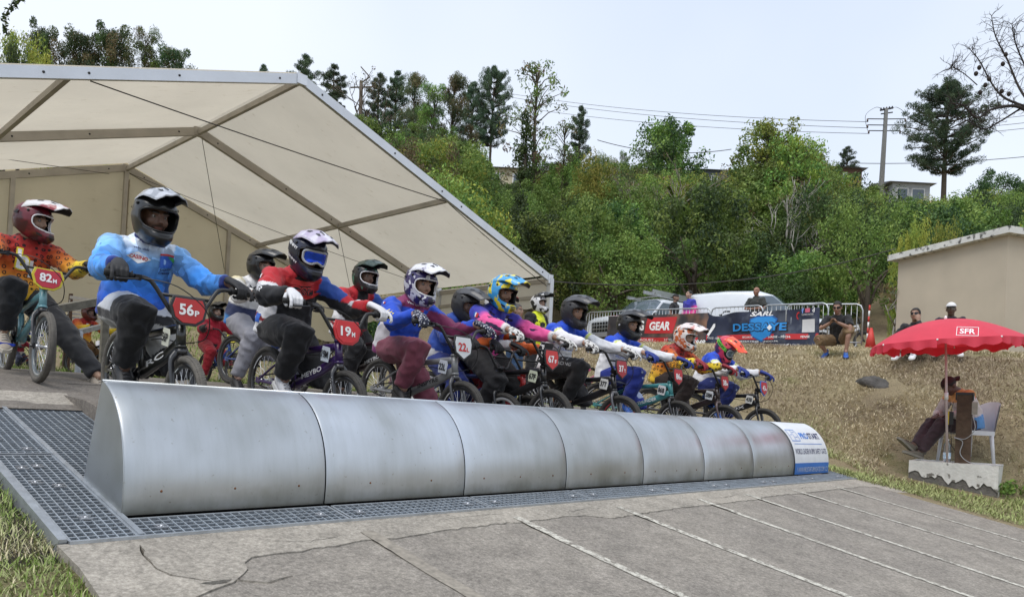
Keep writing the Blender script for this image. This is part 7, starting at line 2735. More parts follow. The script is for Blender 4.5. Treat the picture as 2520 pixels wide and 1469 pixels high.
def banner(A, B, label, base, h=0.98, z0=0.04, off_n=0.05, sag=0.0):
 """Vinyl banner hung on the camera side; returns a function to lay print on it (u along, v up, metres)."""
 A, B = Vector(A), Vector(B)
 d = B - A
 L = d.length
 t = d / L
 n = Vector((t.y, -t.x, 0)).normalized()
 if n.dot(CAM_LOC - A) < 0: n = -n
 e = empty('banner', A)
 tag(e, label, 'banner')
 def put(u, v, lift=0.0):
  q = u / L
  w = 0.025 * math.sin(q * 21) * (1 - 0.5 * v / h) + 0.018 * math.sin(q * 9 + 6 * v)
  dz = -sag * math.sin(PI * q) * (v / h) ** 2 if sag else 0.0
  if sag and q < 0.3: dz -= 0.16 * (1 - q / 0.3) * (v / h) * math.sin(q / 0.3 * PI) * 1.2
  return t * u + n * (off_n + w + lift) + Vector((0, 0, z0 + v + dz))
 MB().grid(49, 9, lambda a, b: put(a * L, b * h)).obj('vinyl', [base], e)
 def shape(nm, pts, F, m, lift=0.006):
  bm = bmesh.new()
  vs = [bm.verts.new((p[0], p[1], 0)) for p in pts]
  for f in F:
   try: bm.faces.new([vs[i] for i in f])
   except ValueError: pass
  for _ in range(3):
   es = [x for x in bm.edges if x.calc_length() > 0.15]
   if not es: break
   bmesh.ops.subdivide_edges(bm, edges=es, cuts=1)
   bmesh.ops.triangulate(bm, faces=[f for f in bm.faces if len(f.verts) > 4])
  me = bpy.data.meshes.new(nm)
  bm.to_mesh(me)
  bm.free()
  for v in me.vertices: v.co = put(v.co.x, v.co.y, lift)
  return new_obj(nm, me, e, m)
 def words(s, u, v, w, hh, m, bold=0.02, shear=0.0, lift=0.012):
  V, F = text_fit(s, w, hh, bold, shear)
  shape('lettering', [(u + q[0], v + q[1]) for q in V], F, m, lift)
 def rect(u0, u1, v0, v1, m, lift=0.006, sk=0.0): shape('print_block', [(u0, v0), (u1, v0), (u1 + sk, v1), (u0 + sk, v1)], [(0, 1, 2, 3)], m, lift)
 return L, words, rect, shape

B1 = mat('dark_photo_print', (0.05, 0.045, 0.05), 0.5, var=0.5, scale=2.2, col2=(0.22, 0.12, 0.08), thr=(0.56, 1.6, 0.10, 4))
Lb, w1, r1, s1 = banner(QM, Q1 + (Q1 - QM) * 0.0, 'dark racing gear banner with red panel tied to the barriers', B1, 0.92, 0.02)
BR = flatm('banner_red', (0.50, 0.025, 0.03))
r1(0.0, Lb, 0.10, 0.24, BR)
r1(Lb * 0.40, Lb * 0.68, 0.36, 0.84, BR, 0.008, 0.12)
w1('RACING', Lb * 0.26, 0.60, Lb * 0.28, 0.30, P_WHITE, 0.04, 0.1)
w1('GEAR', Lb * 0.55, 0.58, Lb * 0.20, 0.26, P_WHITE, 0.04, 0.1)
w1('PILOTE 2 & 4 ROUES - LIFESTYLE -', Lb * 0.42, 0.17, Lb * 0.62, 0.07, P_WHITE, 0.0, 0.1)
w1('RACINGGEAR.FR', Lb * 0.50, 0.04, Lb * 0.40, 0.07, P_WHITE, 0.02, 0.2)
w1('59482', Lb * 0.93, 0.10, Lb * 0.14, 0.14, P_WHITE, 0.03, 0.2)
w1('RACINGGEAR.FR', Lb * 0.28, 0.34, Lb * 0.2, 0.05, P_WHITE, 0.0)
B2 = mat('navy_print', (0.022, 0.028, 0.06), 0.35, var=0.5, scale=2.5, col2=(0.06, 0.07, 0.10), thr=(0.55, 2.2, 0.05, 4))
Lc, w2, r2, s2 = banner(Q1 - (Q2 - Q1) * 0.02, Q2, 'dark navy company banner with bright blue shield emblem', B2, 0.95, 0.0, 0.09, 0.03)
r2(0.02, Lc - 0.02, 0.19, 0.33, BR)
BB2 = flatm('banner_blue', (0.02, 0.24, 0.62))
BD = flatm('banner_deep_blue', (0.01, 0.10, 0.34))
w2('SARL', Lc * 0.52, 0.88, Lc * 0.20, 0.13, P_WHITE, 0.03, 0.3)
sh = [(-0.30, 0.28), (-0.12, 0.36), (0.30, 0.36), (0.44, 0.26), (0.36, 0.0), (0.28, -0.20), (0.0, -0.38), (-0.26, -0.22), (-0.34, 0.02)]
s2('emblem', [(Lc * 0.52 + x * 1.1, 0.48 + y * 0.95) for x, y in sh], [tuple(range(9))], BD, 0.012)
s2('emblem', [(Lc * 0.52 + x, 0.48 + y * 0.86) for x, y in sh], [tuple(range(9))], BB2, 0.016)
w2('DESSAYE', Lc * 0.50, 0.52, Lc * 0.50, 0.25, P_BLACK, 0.07, 0.0, 0.020)
w2('DESSAYE', Lc * 0.50, 0.52, Lc * 0.48, 0.21, BB2, 0.03, 0.0, 0.025)
s2('emblem', [(Lc * 0.60 + 0.08 * math.cos(a), 0.50 + 0.08 * math.sin(a)) for a in (0, PI / 2, PI, 1.5 * PI)], [(0, 1, 2, 3)], P_WHITE, 0.03)
w2('POLICE - GENDARMERIE', Lc * 0.13, 0.26, Lc * 0.22, 0.06, P_WHITE, 0.01)
w2('SÉCURITÉ', Lc * 0.40, 0.26, Lc * 0.09, 0.06, P_WHITE, 0.01)
w2('CHASSE - PÊCHE - DÉFENSE', Lc * 0.75, 0.26, Lc * 0.36, 0.07, P_WHITE, 0.02)
w2('DESSAYE@YAHOO.FR', Lc * 0.50, 0.14, Lc * 0.36, 0.055, P_WHITE, 0.01)
w2('42 RUE MARIUS ET ARY LEBLOND BARRIGA - 97450 SAINT LOUIS', Lc * 0.45, 0.05, Lc * 0.80, 0.05, P_WHITE, 0.0)
w2('SUIVEZ-NOUS', Lc * 0.905, 0.80, Lc * 0.10, 0.04, P_WHITE, 0.0)
w2('f', Lc * 0.865, 0.90, 0.07, 0.12, flatm('social_blue', (0.2, 0.35, 0.8)), 0.03)
r2(Lc * 0.885, Lc * 0.925, 0.85, 0.95, flatm('social_pink', (0.6, 0.12, 0.2)), 0.010)
w2('d', Lc * 0.955, 0.90, 0.06, 0.11, P_WHITE, 0.03)
r2(Lc * 0.86, Lc * 0.965, 0.36, 0.68, flatm('code_panel', (0.62, 0.62, 0.63)), 0.010)
s2('emblem', [(0.12, 0.30), (0.30, 0.62), (0.30, 0.72), (0.24, 0.70), (0.05, 0.34)], [tuple(range(5))], P_WHITE, 0.010)
s2('emblem', [(Lc * 0.83 + 0.07 * math.cos(a) * k, 0.78 + 0.10 * math.sin(a) * k) for k, rng in ((1, (1.2, 1.8, 2.5, 3.2, 3.9, 4.5)), (0.6, (4.5, 3.9, 3.2, 2.5, 1.8, 1.2))) for a in rng], [(0, 1, 10, 11), (1, 2, 9, 10), (2, 3, 8, 9), (3, 4, 7, 8), (4, 5, 6, 7)], BR, 0.010)

# cone, striped post, bike by the barrier
p = gp(2136, 17.0)
e = empty('traffic_cone', p)
tag(e, 'red traffic cone beside the rightmost barrier', 'cone')
RC = mat('cone_red', (0.55, 0.05, 0.04), 0.6)
MB().box((0, 0, 0.02), (0.32, 0.32, 0.04)).obj('base', [RC], e)
MB().tube([(0, 0, 0.03), (0, 0, 0.5)], [0.125, 0.03], 16).obj('cone', [RC], e)
p = gp(2126, 17.2)
e = empty('striped_post', p, (0, -0.12, 0.6))
tag(e, 'thin red and white striped post leaning by the barrier end', 'post')
for k in range(8): MB().tube([(0, 0, k * 0.13), (0, 0, k * 0.13 + 0.13)], 0.02, 8).obj('stripe', [RC if k % 2 else M_WHITE], e)
p = gp(2118, 18.2)
make_bike(label='white bike leaning on the barrier behind the traffic cone', loc=p, rot=(0, 0.12, face_to(2118, 1.35)), frame_c=(0.6, 0.6, 0.6), simple=True)
p = gp(1742, 21.6)
make_bike(label='dark bike parked behind the gap between the two banners', loc=p, rot=(0, 0.1, face_to(1742, -1.2)), frame_c=(0.03, 0.03, 0.03), simple=True, scale=1.25)

# ------------------------------------------------------------------ vehicles
CARW = mat('white_car_paint', (0.66, 0.69, 0.73), 0.25, var=0.03, coat=0.6)
CARR = mat('red_car_paint', (0.42, 0.03, 0.025), 0.3, var=0.03, coat=0.6)
GLASS = mat('car_glass', (0.10, 0.13, 0.16), 0.05, var=0.05, spec=0.8)
LAMP = mat('headlamp', (0.5, 0.52, 0.55), 0.1, 0.3)

def vehicle(label, cat, loc, rz, prof, W, glass_i, red_hood=False, side_win=(), ladder=False, wheels=((0.85, 0.33), (3.45, 0.33)), grille=True):
 """Body lofted from a side profile [(x, z, half-width factor)], nose at x=0 (local +x to the rear), plus wheels, glass, lamps."""
 e = empty('pickup_truck' if ladder else 'panel_van', loc, (0, 0, rz))
 tag(e, label, cat)
 def sect(x, zt, k, zb=0.28):
  w = W / 2 * k
  return [(x, -w * 0.93, zb), (x, -w, zb + 0.25), (x, -w, min(0.98, zt - 0.12)), (x, -w * (0.86 if zt > 1.3 else 0.96), zt - 0.09), (x, -w * 0.62, zt), (x, 0, zt + 0.025), (x, w * 0.62, zt), (x, w * (0.86 if zt > 1.3 else 0.96), zt - 0.09), (x, w, min(0.98, zt - 0.12)), (x, w, zb + 0.25), (x, w * 0.93, zb)]
 S = [sect(*q) for q in prof]
 n = 11
 mb = MB()
 V = [p for s in S for p in s]
 F, MI = [], []
 for i in range(len(S) - 1):
  for j in range(n - 1):
   g = 1 if (i in glass_i and 3 <= j <= 6) else (2 if red_hood and i in (1, 2) and 2 <= j <= 7 else 0)
   F.append((i * n + j, i * n + j + 1, (i + 1) * n + j + 1, (i + 1) * n + j)); MI.append(g)
 F += [tuple(range(n)), tuple((len(S) - 1) * n + k for k in range(n - 1, -1, -1))]
 MI += [0, 0]
 mb.add(V, F, 0, True)
 mb.m = MI
 body = mb.obj('body', [CARW, GLASS, CARR], e)
 md = body.modifiers.new('b', 'BEVEL'); md.width = 0.02; md.segments = 2; md.limit_method = 'ANGLE'
 for pts in side_win:
  for s in (-1, 1):
   MB().add([(x, s * (W / 2 * k + 0.006), z) for x, z, k in pts], [tuple(range(len(pts)))], 0, False).obj('side_window', [GLASS], e)
 for x, r in wheels:
  for s in (-1, 1):
   w = MB().torus((0, 0, 0), r - 0.09, 0.09, 0.10, 'y', 28, 10).obj('wheel', [M_RUBBER], e, (x, s * (W / 2 - 0.10), r))
   MB().tube([(0, s * 0.05, 0), (0, s * 0.09, 0)], [r - 0.12, r - 0.14], 18).obj('rim', [M_ALU], w)
 for s in (-1, 1):
  MB().ball((0.10, s * W * 0.36, 0.74), (0.10, 0.20, 0.09), 12, 8).obj('headlight', [LAMP], e)
  MB().ball((1.28, s * (W / 2 + 0.10), 1.08), (0.07, 0.10, 0.09), 10, 7).obj('mirror', [M_BLACK], e)
 if grille:
  for k in range(5): MB().box((-0.012, 0, 0.50 + 0.06 * k), (0.03, W * 0.52 + 0.02 * k, 0.022)).obj('grille_bar', [M_ALU if k % 2 else M_BLACK], e)
  MB().box((-0.004, 0, 0.62), (0.02, W * 0.55, 0.32)).obj('grille', [M_BLACK], e)
  MB().box((-0.02, 0, 0.36), (0.10, W * 0.9, 0.14)).obj('bumper', [mat('grey_bumper', (0.2, 0.2, 0.21), 0.6)], e)
 return e

PICK = [(0.0, 0.80, 0.80), (0.12, 0.96, 0.92), (0.6, 1.04, 0.98), (1.18, 1.10, 1.0), (1.85, 1.70, 0.97), (2.1, 1.77, 0.96), (3.0, 1.78, 0.97), (4.2, 1.76, 0.97), (4.5, 1.60, 0.95), (4.62, 0.9, 0.92)]
_pv = gp(1476, 24.0)
ev = vehicle('white pickup with red bonnet and roof ladder parked behind the left barriers', 'pickup', (_pv.x, _pv.y, gh(_pv.x, _pv.y) - 0.02), math.atan2((_r * 0.78 + _f * 0.62).y, (_r * 0.78 + _f * 0.62).x), PICK, 1.85, (3,), True,
    [[(1.42, 1.16, 1.0), (2.55, 1.16, 1.0), (2.5, 1.58, 0.9), (1.86, 1.58, 0.9)]], True)
for s in (-1, 1):
 MB().bar((1.7, s * 0.62, 1.86), (4.3, s * 0.62, 1.86), 0.05, 0.10).obj('rack_rail', [M_ALU], ev)
 MB().bar((1.7, s * 0.2 - 0.3, 1.98), (4.4, s * 0.2 - 0.3, 1.98), 0.035, 0.11).obj('ladder_rail', [M_ALU], ev)
for k in range(9): MB().bar((1.85 + 0.28 * k, -0.5, 1.98), (1.85 + 0.28 * k, -0.1, 1.98), 0.03, 0.03).obj('ladder_rung', [M_ALU], ev)
for x in (1.9, 3.9): MB().bar((x, -0.7, 1.83), (x, 0.7, 1.83), 0.05, 0.04).obj('cross_bar', [M_ALU], ev)
VAN = [(0.0, 0.78, 0.80), (0.12, 0.93, 0.92), (0.5, 1.02, 0.98), (0.95, 1.12, 1.0), (1.55, 1.66, 0.97), (1.95, 1.80, 0.96), (2.9, 1.84, 0.97), (3.9, 1.80, 0.96), (4.12, 1.5, 0.95), (4.2, 0.9, 0.93)]
_pv = gp(2046, 20.6)
vehicle('white panel van behind the bald man and the navy banner', 'van', (_pv.x, _pv.y, gh(_pv.x, _pv.y) - 0.02), math.atan2((_f * 0.55 - _r * 0.83).y, (_f * 0.55 - _r * 0.83).x), VAN, 1.8, (3,), False,
  [[(1.0, 1.16, 1.0), (1.95, 1.16, 1.0), (1.95, 1.62, 0.9), (1.52, 1.60, 0.9)]], False)

# ------------------------------------------------------------------ left: rails, slatted board
M_RAILW = mat('grey_timber', (0.15, 0.14, 0.11), 0.9, var=0.3, scale=14, bump=0.3)
a, b = at(133, 762, 6.6), at(262, 738, 7.4)
o = MB().bar(a, b, 0.06, 0.07).bar(b, Vector((b.x, b.y, gh(b.x, b.y))), 0.06, 0.06).bar(a, Vector((a.x, a.y, gh(a.x, a.y))), 0.06, 0.06).obj('handrail', [M_RAILW])
tag(o, 'sloping grey timber handrail behind rider 82', 'handrail')
a, b = at(197, 816, 8.3), at(262, 800, 8.9)
o = MB().bar(a, b, 0.05, 0.05).bar(a, Vector((a.x, a.y, gh(a.x, a.y))), 0.05, 0.05).bar(b, Vector((b.x, b.y, gh(b.x, b.y))), 0.05, 0.05).obj('metal_frame', [M_GALV])
tag(o, 'low galvanised frame in front of the child with plate 71', 'frame')
a, b = at(172, 722, 11.0), at(300, 728, 11.6)
e = empty('slatted_bench', Vector((a.x, a.y, gh(a.x, a.y))))
tag(e, 'white slatted picnic table standing on edge behind the waiting children', 'picnic table')
_s = Vector((b.x - a.x, b.y - a.y, 0)); _L = _s.length; _s.normalize()
_zt = a.z - gh(a.x, a.y)
M_SLAT = mat('white_slat', (0.55, 0.52, 0.48), 0.8, var=0.15, scale=9)
_n = Vector((-_s.y, _s.x, 0))
for k in range(8):
 zz = _zt - 0.055 - k * 0.058
 MB().bar(_n * (0.012 * k) + Vector((0, 0, zz)), _s * _L + _n * (0.012 * k) + Vector((0, 0, zz)), 0.02, 0.046).obj('slat', [M_SLAT], e)
for u in (0.03, _L - 0.03):
 MB().bar(_s * u - _n * -0.05 + Vector((0, 0, _zt)), _s * u + _n * 0.16 + Vector((0, 0, 0.0)), 0.05, 0.03).bar(_s * u - _n * -0.02 + Vector((0, 0, _zt)), _s * u - _n * 0.02 + Vector((0, 0, 0.0)), 0.05, 0.03).obj('leg', [mat('brown_leg', (0.10, 0.055, 0.035), 0.8)], e)


# ------------------------------------------------------------------ vegetation
def leaf_material(name, trans=0.3):
 m = bpy.data.materials.new(name)
 m.use_nodes = True
 N, L = m.node_tree.nodes, m.node_tree.links
 b = N['Principled BSDF']
 b.inputs['Roughness'].default_value = 0.6
 b.inputs['Specular IOR Level'].default_value = 0.3
 a = N.new('ShaderNodeAttribute')
 a.attribute_name = 'Col'
 oi = N.new('ShaderNodeObjectInfo')
 hs = N.new('ShaderNodeHueSaturation')
 L.new(a.outputs['Color'], hs.inputs['Color'])
 def mr(c, d):
  r = N.new('ShaderNodeMapRange')
  r.inputs['To Min'].default_value = c
  r.inputs['To Max'].default_value = d
  L.new(oi.outputs['Random'], r.inputs['Value'])
  return r.outputs[0]
 L.new(mr(0.480, 0.522), hs.inputs['Hue'])
 L.new(mr(0.7, 1.45), hs.inputs['Value'])
 L.new(hs.outputs['Color'], b.inputs['Base Color'])
 t = N.new('ShaderNodeBsdfTranslucent')
 L.new(hs.outputs['Color'], t.inputs['Color'])
 mx = N.new('ShaderNodeMixShader')
 mx.inputs[0].default_value = trans
 L.new(b.outputs[0], mx.inputs[1])
 L.new(t.outputs[0], mx.inputs[2])
 L.new(mx.outputs[0], N['Material Output'].inputs['Surface'])
 return m

M_LEAF = leaf_material('foliage')
M_BARK = mat('bark', (0.10, 0.08, 0.06), 0.95, var=0.3, scale=9, bump=0.5, bscale=25)
M_PALE = mat('pale_bark', (0.38, 0.36, 0.32), 0.9, var=0.2, scale=6)

def leaves(name, centres, rad, per, lsize, aspect, pal, seed, up=0.35, droop=0.0, flat=1.0):
 """Leaf cards scattered in clumps. centres (n,3), rad (n,), palette list of linear rgb."""
 r = np.random.default_rng(seed)
 n = len(centres)
 C = np.repeat(np.asarray(centres, float), per, 0)
 R = np.repeat(np.asarray(rad, float), per)
 d = r.normal(size=(n * per, 3))
 d /= np.linalg.norm(d, axis=1)[:, None]
 rr = r.uniform(0.25, 1.0, n * per) ** 0.6
 P = C + d * (R * rr)[:, None] * np.array([1, 1, flat])
 nr = d * 0.7 + r.normal(size=d.shape) * 0.6 + np.array([0, 0, up])
 nr /= np.linalg.norm(nr, axis=1)[:, None]
 t = r.normal(size=d.shape) + np.array([0, 0, -droop])
 t -= nr * (t * nr).sum(1)[:, None]
 t /= np.linalg.norm(t, axis=1)[:, None]
 s = np.cross(nr, t)
 ls = lsize * r.uniform(0.6, 1.35, n * per)
 a = (t * ls[:, None])
 b = (s * (ls * aspect)[:, None])
 V = np.empty((n * per, 4, 3))
 V[:, 0] = P - a * 0.5
 V[:, 1] = P + b * 0.5 - a * 0.05
 V[:, 2] = P + a * 0.5 - nr * (ls * 0.15)[:, None]
 V[:, 3] = P - b * 0.5 - a * 0.05
 V = V.reshape(-1, 3)
 F = np.arange(n * per * 4).reshape(-1, 4)
 me = np_mesh(name, V, F)
 pal = np.asarray(pal)
 ci = np.repeat(r.integers(0, len(pal), n), per)
 sw = r.random(n * per) < 0.25
 ci = np.where(sw, r.integers(0, len(pal), n * per), ci)
 col = pal[ci] * r.uniform(0.7, 1.3, (n * per, 1))
 set_col(me, np.repeat(col, 4, 0))
 return me

def clumps(n, R, seed, low=-0.35, shell=0.55):
 r = np.random.default_rng(seed)
 d = r.normal(size=(n * 3, 3))
 d /= np.linalg.norm(d, axis=1)[:, None]
 d = d[d[:, 2] > low][:n]
 k = r.uniform(shell, 1.0, len(d)) * (1 + 0.22 * np.sin(d[:, 0] * 5 + seed) * np.cos(d[:, 1] * 4 + seed))
 return d * k[:, None] * np.array(R)

G_DARK = [(0.056, 0.097, 0.033), (0.075, 0.127, 0.037), (0.041, 0.075, 0.03), (0.101, 0.151, 0.047)]
G_MID = [(0.137, 0.225, 0.048), (0.179, 0.264, 0.058), (0.106, 0.177, 0.043), (0.21, 0.284, 0.067)]
G_YEL = [(0.216, 0.259, 0.043), (0.273, 0.287, 0.051), (0.159, 0.208, 0.04), (0.316, 0.302, 0.057)]
G_OLIVE = [(0.122, 0.122, 0.05), (0.158, 0.122, 0.058), (0.086, 0.108, 0.043), (0.187, 0.13, 0.072)]
G_PINE = [(0.085, 0.134, 0.075), (0.116, 0.169, 0.088), (0.061, 0.106, 0.064)]
G_EUC = [(0.103, 0.131, 0.062), (0.138, 0.145, 0.068), (0.076, 0.11, 0.055), (0.179, 0.138, 0.068)]

CROWN, TRUNK = {}, {}
for k, (pal, seed) in enumerate([(G_DARK, 1), (G_DARK, 2), (G_MID, 3), (G_MID, 4), (G_MID, 5), (G_YEL, 6), (G_OLIVE, 7), (G_DARK + G_MID, 8), (G_MID + G_YEL, 9)]):
 c = clumps(78, (1.85, 1.85, 1.7), seed, -0.6, 0.62)
 c[:, 2] += 1.75
 r = np.random.default_rng(seed).uniform(0.24, 0.52, len(c))
 CROWN['bush%d' % k] = leaves('crown', c, r, 165, (0.12, 0.09, 0.105, 0.13, 0.085, 0.10, 0.08, 0.11, 0.095)[k], 0.5, pal, seed, 0.4, 0.2)

def stems(seed, h, spread, n, r0):
 rr = random.Random(seed)
 mb = MB()
 mb.tube([(0, 0, -0.3), (0.05, 0, h * 0.4), (0.0, 0.05, h * 0.75)], [r0, r0 * 0.8, r0 * 0.5], 7)
 for i in range(n):
  a = rr.uniform(0, 2 * PI)
  z0 = h * rr.uniform(0.2, 0.65)
  e_ = Vector((math.cos(a) * spread * rr.uniform(0.5, 1), math.sin(a) * spread * rr.uniform(0.5, 1), h * rr.uniform(0.65, 1.0)))
  mb.tube([(0, 0, z0), (e_.x * 0.45, e_.y * 0.45, z0 + (e_.z - z0) * 0.6), e_], [r0 * 0.5, r0 * 0.35, r0 * 0.12], 5)
 return mb.mesh('trunk')

TRUNK['bush'] = stems(4, 2.6, 1.5, 7, 0.11)

def pine_parts(seed, h=10.0, w=2.2, base=0.35, n=11, nb=6, oval=False):
 rr = random.Random(seed)
 mb = MB()
 mb.tube([(0, 0, -0.5), (0.06, 0, h * 0.4), (-0.05, 0.04, h * 0.75), (0, 0, h * 0.98)], [h * 0.022, h * 0.017, h * 0.010, h * 0.002], 8)
 cs, rs = [], []
 for i in range(n):
  f = i / (n - 1)
  z = h * (base + (0.98 - base) * f)
  L = w * (1 - f) ** 0.65 * (0.55 + 0.45 * min(1, f * 5 + 0.4)) + 0.15
  if oval: L = w * math.sin(PI * (0.16 + 0.84 * f)) ** 0.75 + 0.25
  for q in range(nb):
   a = rr.uniform(0, 2 * PI)
   l = L * rr.uniform(0.55, 1.15)
   e_ = Vector((math.cos(a) * l, math.sin(a) * l, z + l * rr.uniform(0.12, 0.5)))
   mb.tube([(0, 0, z), (e_.x * 0.6, e_.y * 0.6, z + (e_.z - z) * 0.4), e_], [h * 0.005, h * 0.004, h * 0.0015], 4)
   for t in ((0.55, 0.85, 1.05) if l > 0.6 else (0.8,)):
    cs.append((e_.x * t + rr.uniform(-0.1, 0.1), e_.y * t + rr.uniform(-0.1, 0.1), z + (e_.z - z) * t + 0.08))
    rs.append(rr.uniform(0.20, 0.36) * (0.7 + 0.5 * w / 2.2))
 return mb.mesh('trunk'), leaves('crown', cs, rs, 85, 0.26, 0.14, G_PINE, seed, 0.2, 0.0, 0.75)

TRUNK['pine'], CROWN['pine'] = pine_parts(31)
TRUNK['pine2'], CROWN['pine2'] = pine_parts(37, 10, 1.7, 0.45, 9)
TRUNK['bigpine'], CROWN['bigpine'] = pine_parts(41, 10, 2.7, 0.36, 13, 10, True)

def gum_parts(seed, h=10.0, w=1.6, pal=G_EUC, n=52, sparse=190, lo=0.3, dr=1.6, asp=0.2, ls=0.24, cl=(0.35, 0.7)):
 rr = random.Random(seed)
 mb = MB()
 mb.tube([(0, 0, -0.5), (0.1, 0.05, h * 0.35), (-0.05, 0, h * 0.7), (0, 0, h * 0.95)], [h * 0.018, h * 0.014, h * 0.008, h * 0.002], 8)
 cs, rs = [], []
 for i in range(n):
  f = rr.uniform(0, 1)
  z = h * (lo + (1 - lo) * f)
  a = rr.uniform(0, 2 * PI)
  l = w * rr.uniform(0.15, 1.0) * (1 - 0.55 * f) * (0.6 + 0.8 * min(1, f * 4))
  e_ = Vector((math.cos(a) * l, math.sin(a) * l, z))
  mb.tube([(0, 0, z - 0.1 * h), (e_.x * 0.5, e_.y * 0.5, z - 0.03 * h), e_], [h * 0.004, h * 0.003, h * 0.0012], 4)
  cs.append(e_)
  rs.append(rr.uniform(*cl))
 return mb.mesh('trunk'), leaves('crown', [tuple(c) for c in cs], rs, sparse, ls, asp, pal, seed, 0.1, dr)

TRUNK['gum'], CROWN['gum'] = gum_parts(51)
TRUNK['gum2'], CROWN['gum2'] = gum_parts(53, 10, 2.0, G_EUC + G_MID, 52)
TRUNK['sparse'], CROWN['sparse'] = gum_parts(57, 10, 2.6, G_EUC + [(0.16, 0.09, 0.05)] + G_MID, 70, 34, 0.25, 0.3, 0.35, 0.24, (0.3, 0.6))
TRUNK['broad'], CROWN['broad'] = gum_parts(59, 10, 4.2, G_DARK + G_MID, 90, 95, 0.42, 0.2, 0.5, 0.30, (0.6, 1.1))
TRUNK['light'], CROWN['light'] = gum_parts(61, 10, 3.6, G_MID + G_YEL[:2], 110, 95, 0.12, 0.2, 0.5, 0.26, (0.5, 1.0))
TRUNK['acacia'], CROWN['acacia'] = gum_parts(67, 10, 3.0, G_EUC + G_DARK, 60, 260, 0.40, 0.1, 0.4, 0.24, (0.5, 0.9))
TRUNK['ivy'], CROWN['ivy'] = gum_parts(71, 10, 0.75, G_DARK + [(0.05, 0.09, 0.02)], 40, 120, 0.02, 0.4, 0.6, 0.2, (0.4, 0.7))

def plant(kind, name, loc, sx, sz, label, group=None, rz=None, bark=None, cat='tree'):
 e = empty(name, loc, (0, 0, RND.uniform(0, 6.28) if rz is None else rz))
 e.scale = (sx, sx, sz)
 tag(e, label, cat, group)
 new_obj('trunk', TRUNK['bush' if kind.startswith('bush') else kind], e, bark or M_BARK)
 new_obj('crown', CROWN[kind], e, M_LEAF)
 return e

def hit_ground(px, py, d0=20.0, d1=120.0):
 for i in range(500):
  d = d0 + (d1 - d0) * i / 499
  p = at(px, py, d)
  if p.z <= gh(p.x, p.y): return d
 return d1 * 0.6

def tree(kind, name, px, yb, yt, wpx, label, d=None, group=None, bark=None, w0=None, cat='tree', d0=20.0):
 d = d or hit_ground(px, yb, d0)
 b = at(px, yb, d)
 z = gh(b.x, b.y)
 top = at(px, yt, d).z
 H = top - z
 h0 = {'b': 3.5}.get(kind[0], 10.0) if kind.startswith('bush') else 10.0
 w0 = w0 or {'pine': 4.2, 'pine2': 3.4, 'bigpine': 5.8, 'gum': 3.4, 'gum2': 4.2, 'sparse': 5.2, 'broad': 8.6, 'light': 7.2, 'acacia': 6.6, 'ivy': 2.2}.get(kind, 4.4)
 return plant(kind, name, (b.x, b.y, z - 0.1), wpx / FPX * d / w0, H / h0, label, group, None, bark, cat)

# skyline trees, left to right
tree('bush5', 'yellow_bush', 55, 230, 85, 190, 'yellow green bush above the left end of the tent', 42)
tree('bush7', 'dark_bush', 20, 240, 118, 130, 'dark green bush above the left end of the tent', 40)
for q, (x, yt, w, nm) in enumerate([(95, 60, 105, 'leftmost'), (185, 78, 120, 'second'), (268, 62, 130, 'third and broadest'), (345, 70, 100, 'fourth, spire-topped'), (415, 118, 120, 'rightmost')]):
 tree('acacia' if q != 3 else 'gum2', 'ridge_tree', x, 330, yt, w, '%s of the grey green trees rising above the tent roof' % nm, 58 + q, 'trees above the tent roof')
tree('pine', 'conifer', 640, 330, 158, 62, 'smallest conifer peeking over the tent ridge', 70)
tree('pine', 'conifer', 742, 330, 135, 100, 'tall conifer just left of the tent peak on the skyline', 68)
tree('pine2', 'conifer', 812, 360, 158, 92, 'conifer directly right of the tent peak', 66)
tree('pine', 'conifer', 925, 380, 180, 85, 'dark conifer beside the wooden pole', 66)
tree('pine2', 'conifer', 968, 380, 175, 85, 'broad dark conifer right of the wooden pole', 64)
tree('gum', 'gum_tree', 1010, 420, 182, 82, 'slim drooping gum tree above the tent slope', 56)
tree('gum2', 'gum_tree', 1060, 470, 205, 120, 'dense drooping gum tree above the tent slope', 52)
tree('gum', 'gum_tree', 1105, 450, 192, 105, 'feathery gum tree with pale top above the tent slope', 54)
tree('pine', 'conifer', 1158, 370, 202, 95, 'rounded conifer behind the gum trees', 66)
tree('bigpine', 'conifer', 1206, 390, 163, 95, 'high flat-topped conifer on the skyline', 66)
tree('sparse', 'sparse_tree', 1310, 450, 150, 190, 'tall sparse tree with reddish leaves in the middle of the skyline', 48)
tree('ivy', 'ivy_tree', 1288, 480, 270, 70, 'dark ivy covered trunk column under the sparse tree', 46)
tree('sparse', 'sparse_tree', 1385, 430, 300, 130, 'russet leaved small tree right of the ivy column', 48)
tree('pine2', 'conifer', 1425, 380, 262, 70, 'dark wispy conifer leaning on the skyline', 60)
tree('broad', 'broad_tree', 1642, 420, 303, 215, 'broad dark round tree on the skyline in the centre right', 60)
tree('light', 'leafy_tree', 1885, 470, 302, 225, 'large light green leafy tree near the crest', 50)
tree('light', 'leafy_tree', 2005, 470, 382, 140, 'smaller light green tree beside the large leafy one', 48)
tree('pine', 'conifer', 2083, 440, 360, 65, 'small conifer behind the sloping roof', 74)
tree('bigpine', 'large_pine', 2320, 545, 202, 190, 'large lone pine with bare lower trunk on the right', None, None, M_BARK)
tree('bush0', 'dark_bush', 2445, 560, 415, 165, 'dark green round bush right of the lone pine', None)
tree('bush5', 'yellow_shrub', 2250, 600, 540, 120, 'orange yellow shrub behind the building roof, left one', 19.5)
tree('bush5', 'yellow_shrub', 2330, 600, 545, 120, 'orange yellow shrub behind the building roof, right one', 20.5)
tree('bush5', 'yellow_bush', 1462, 490, 392, 175, 'bright yellow green round bush on the mid slope', 38)

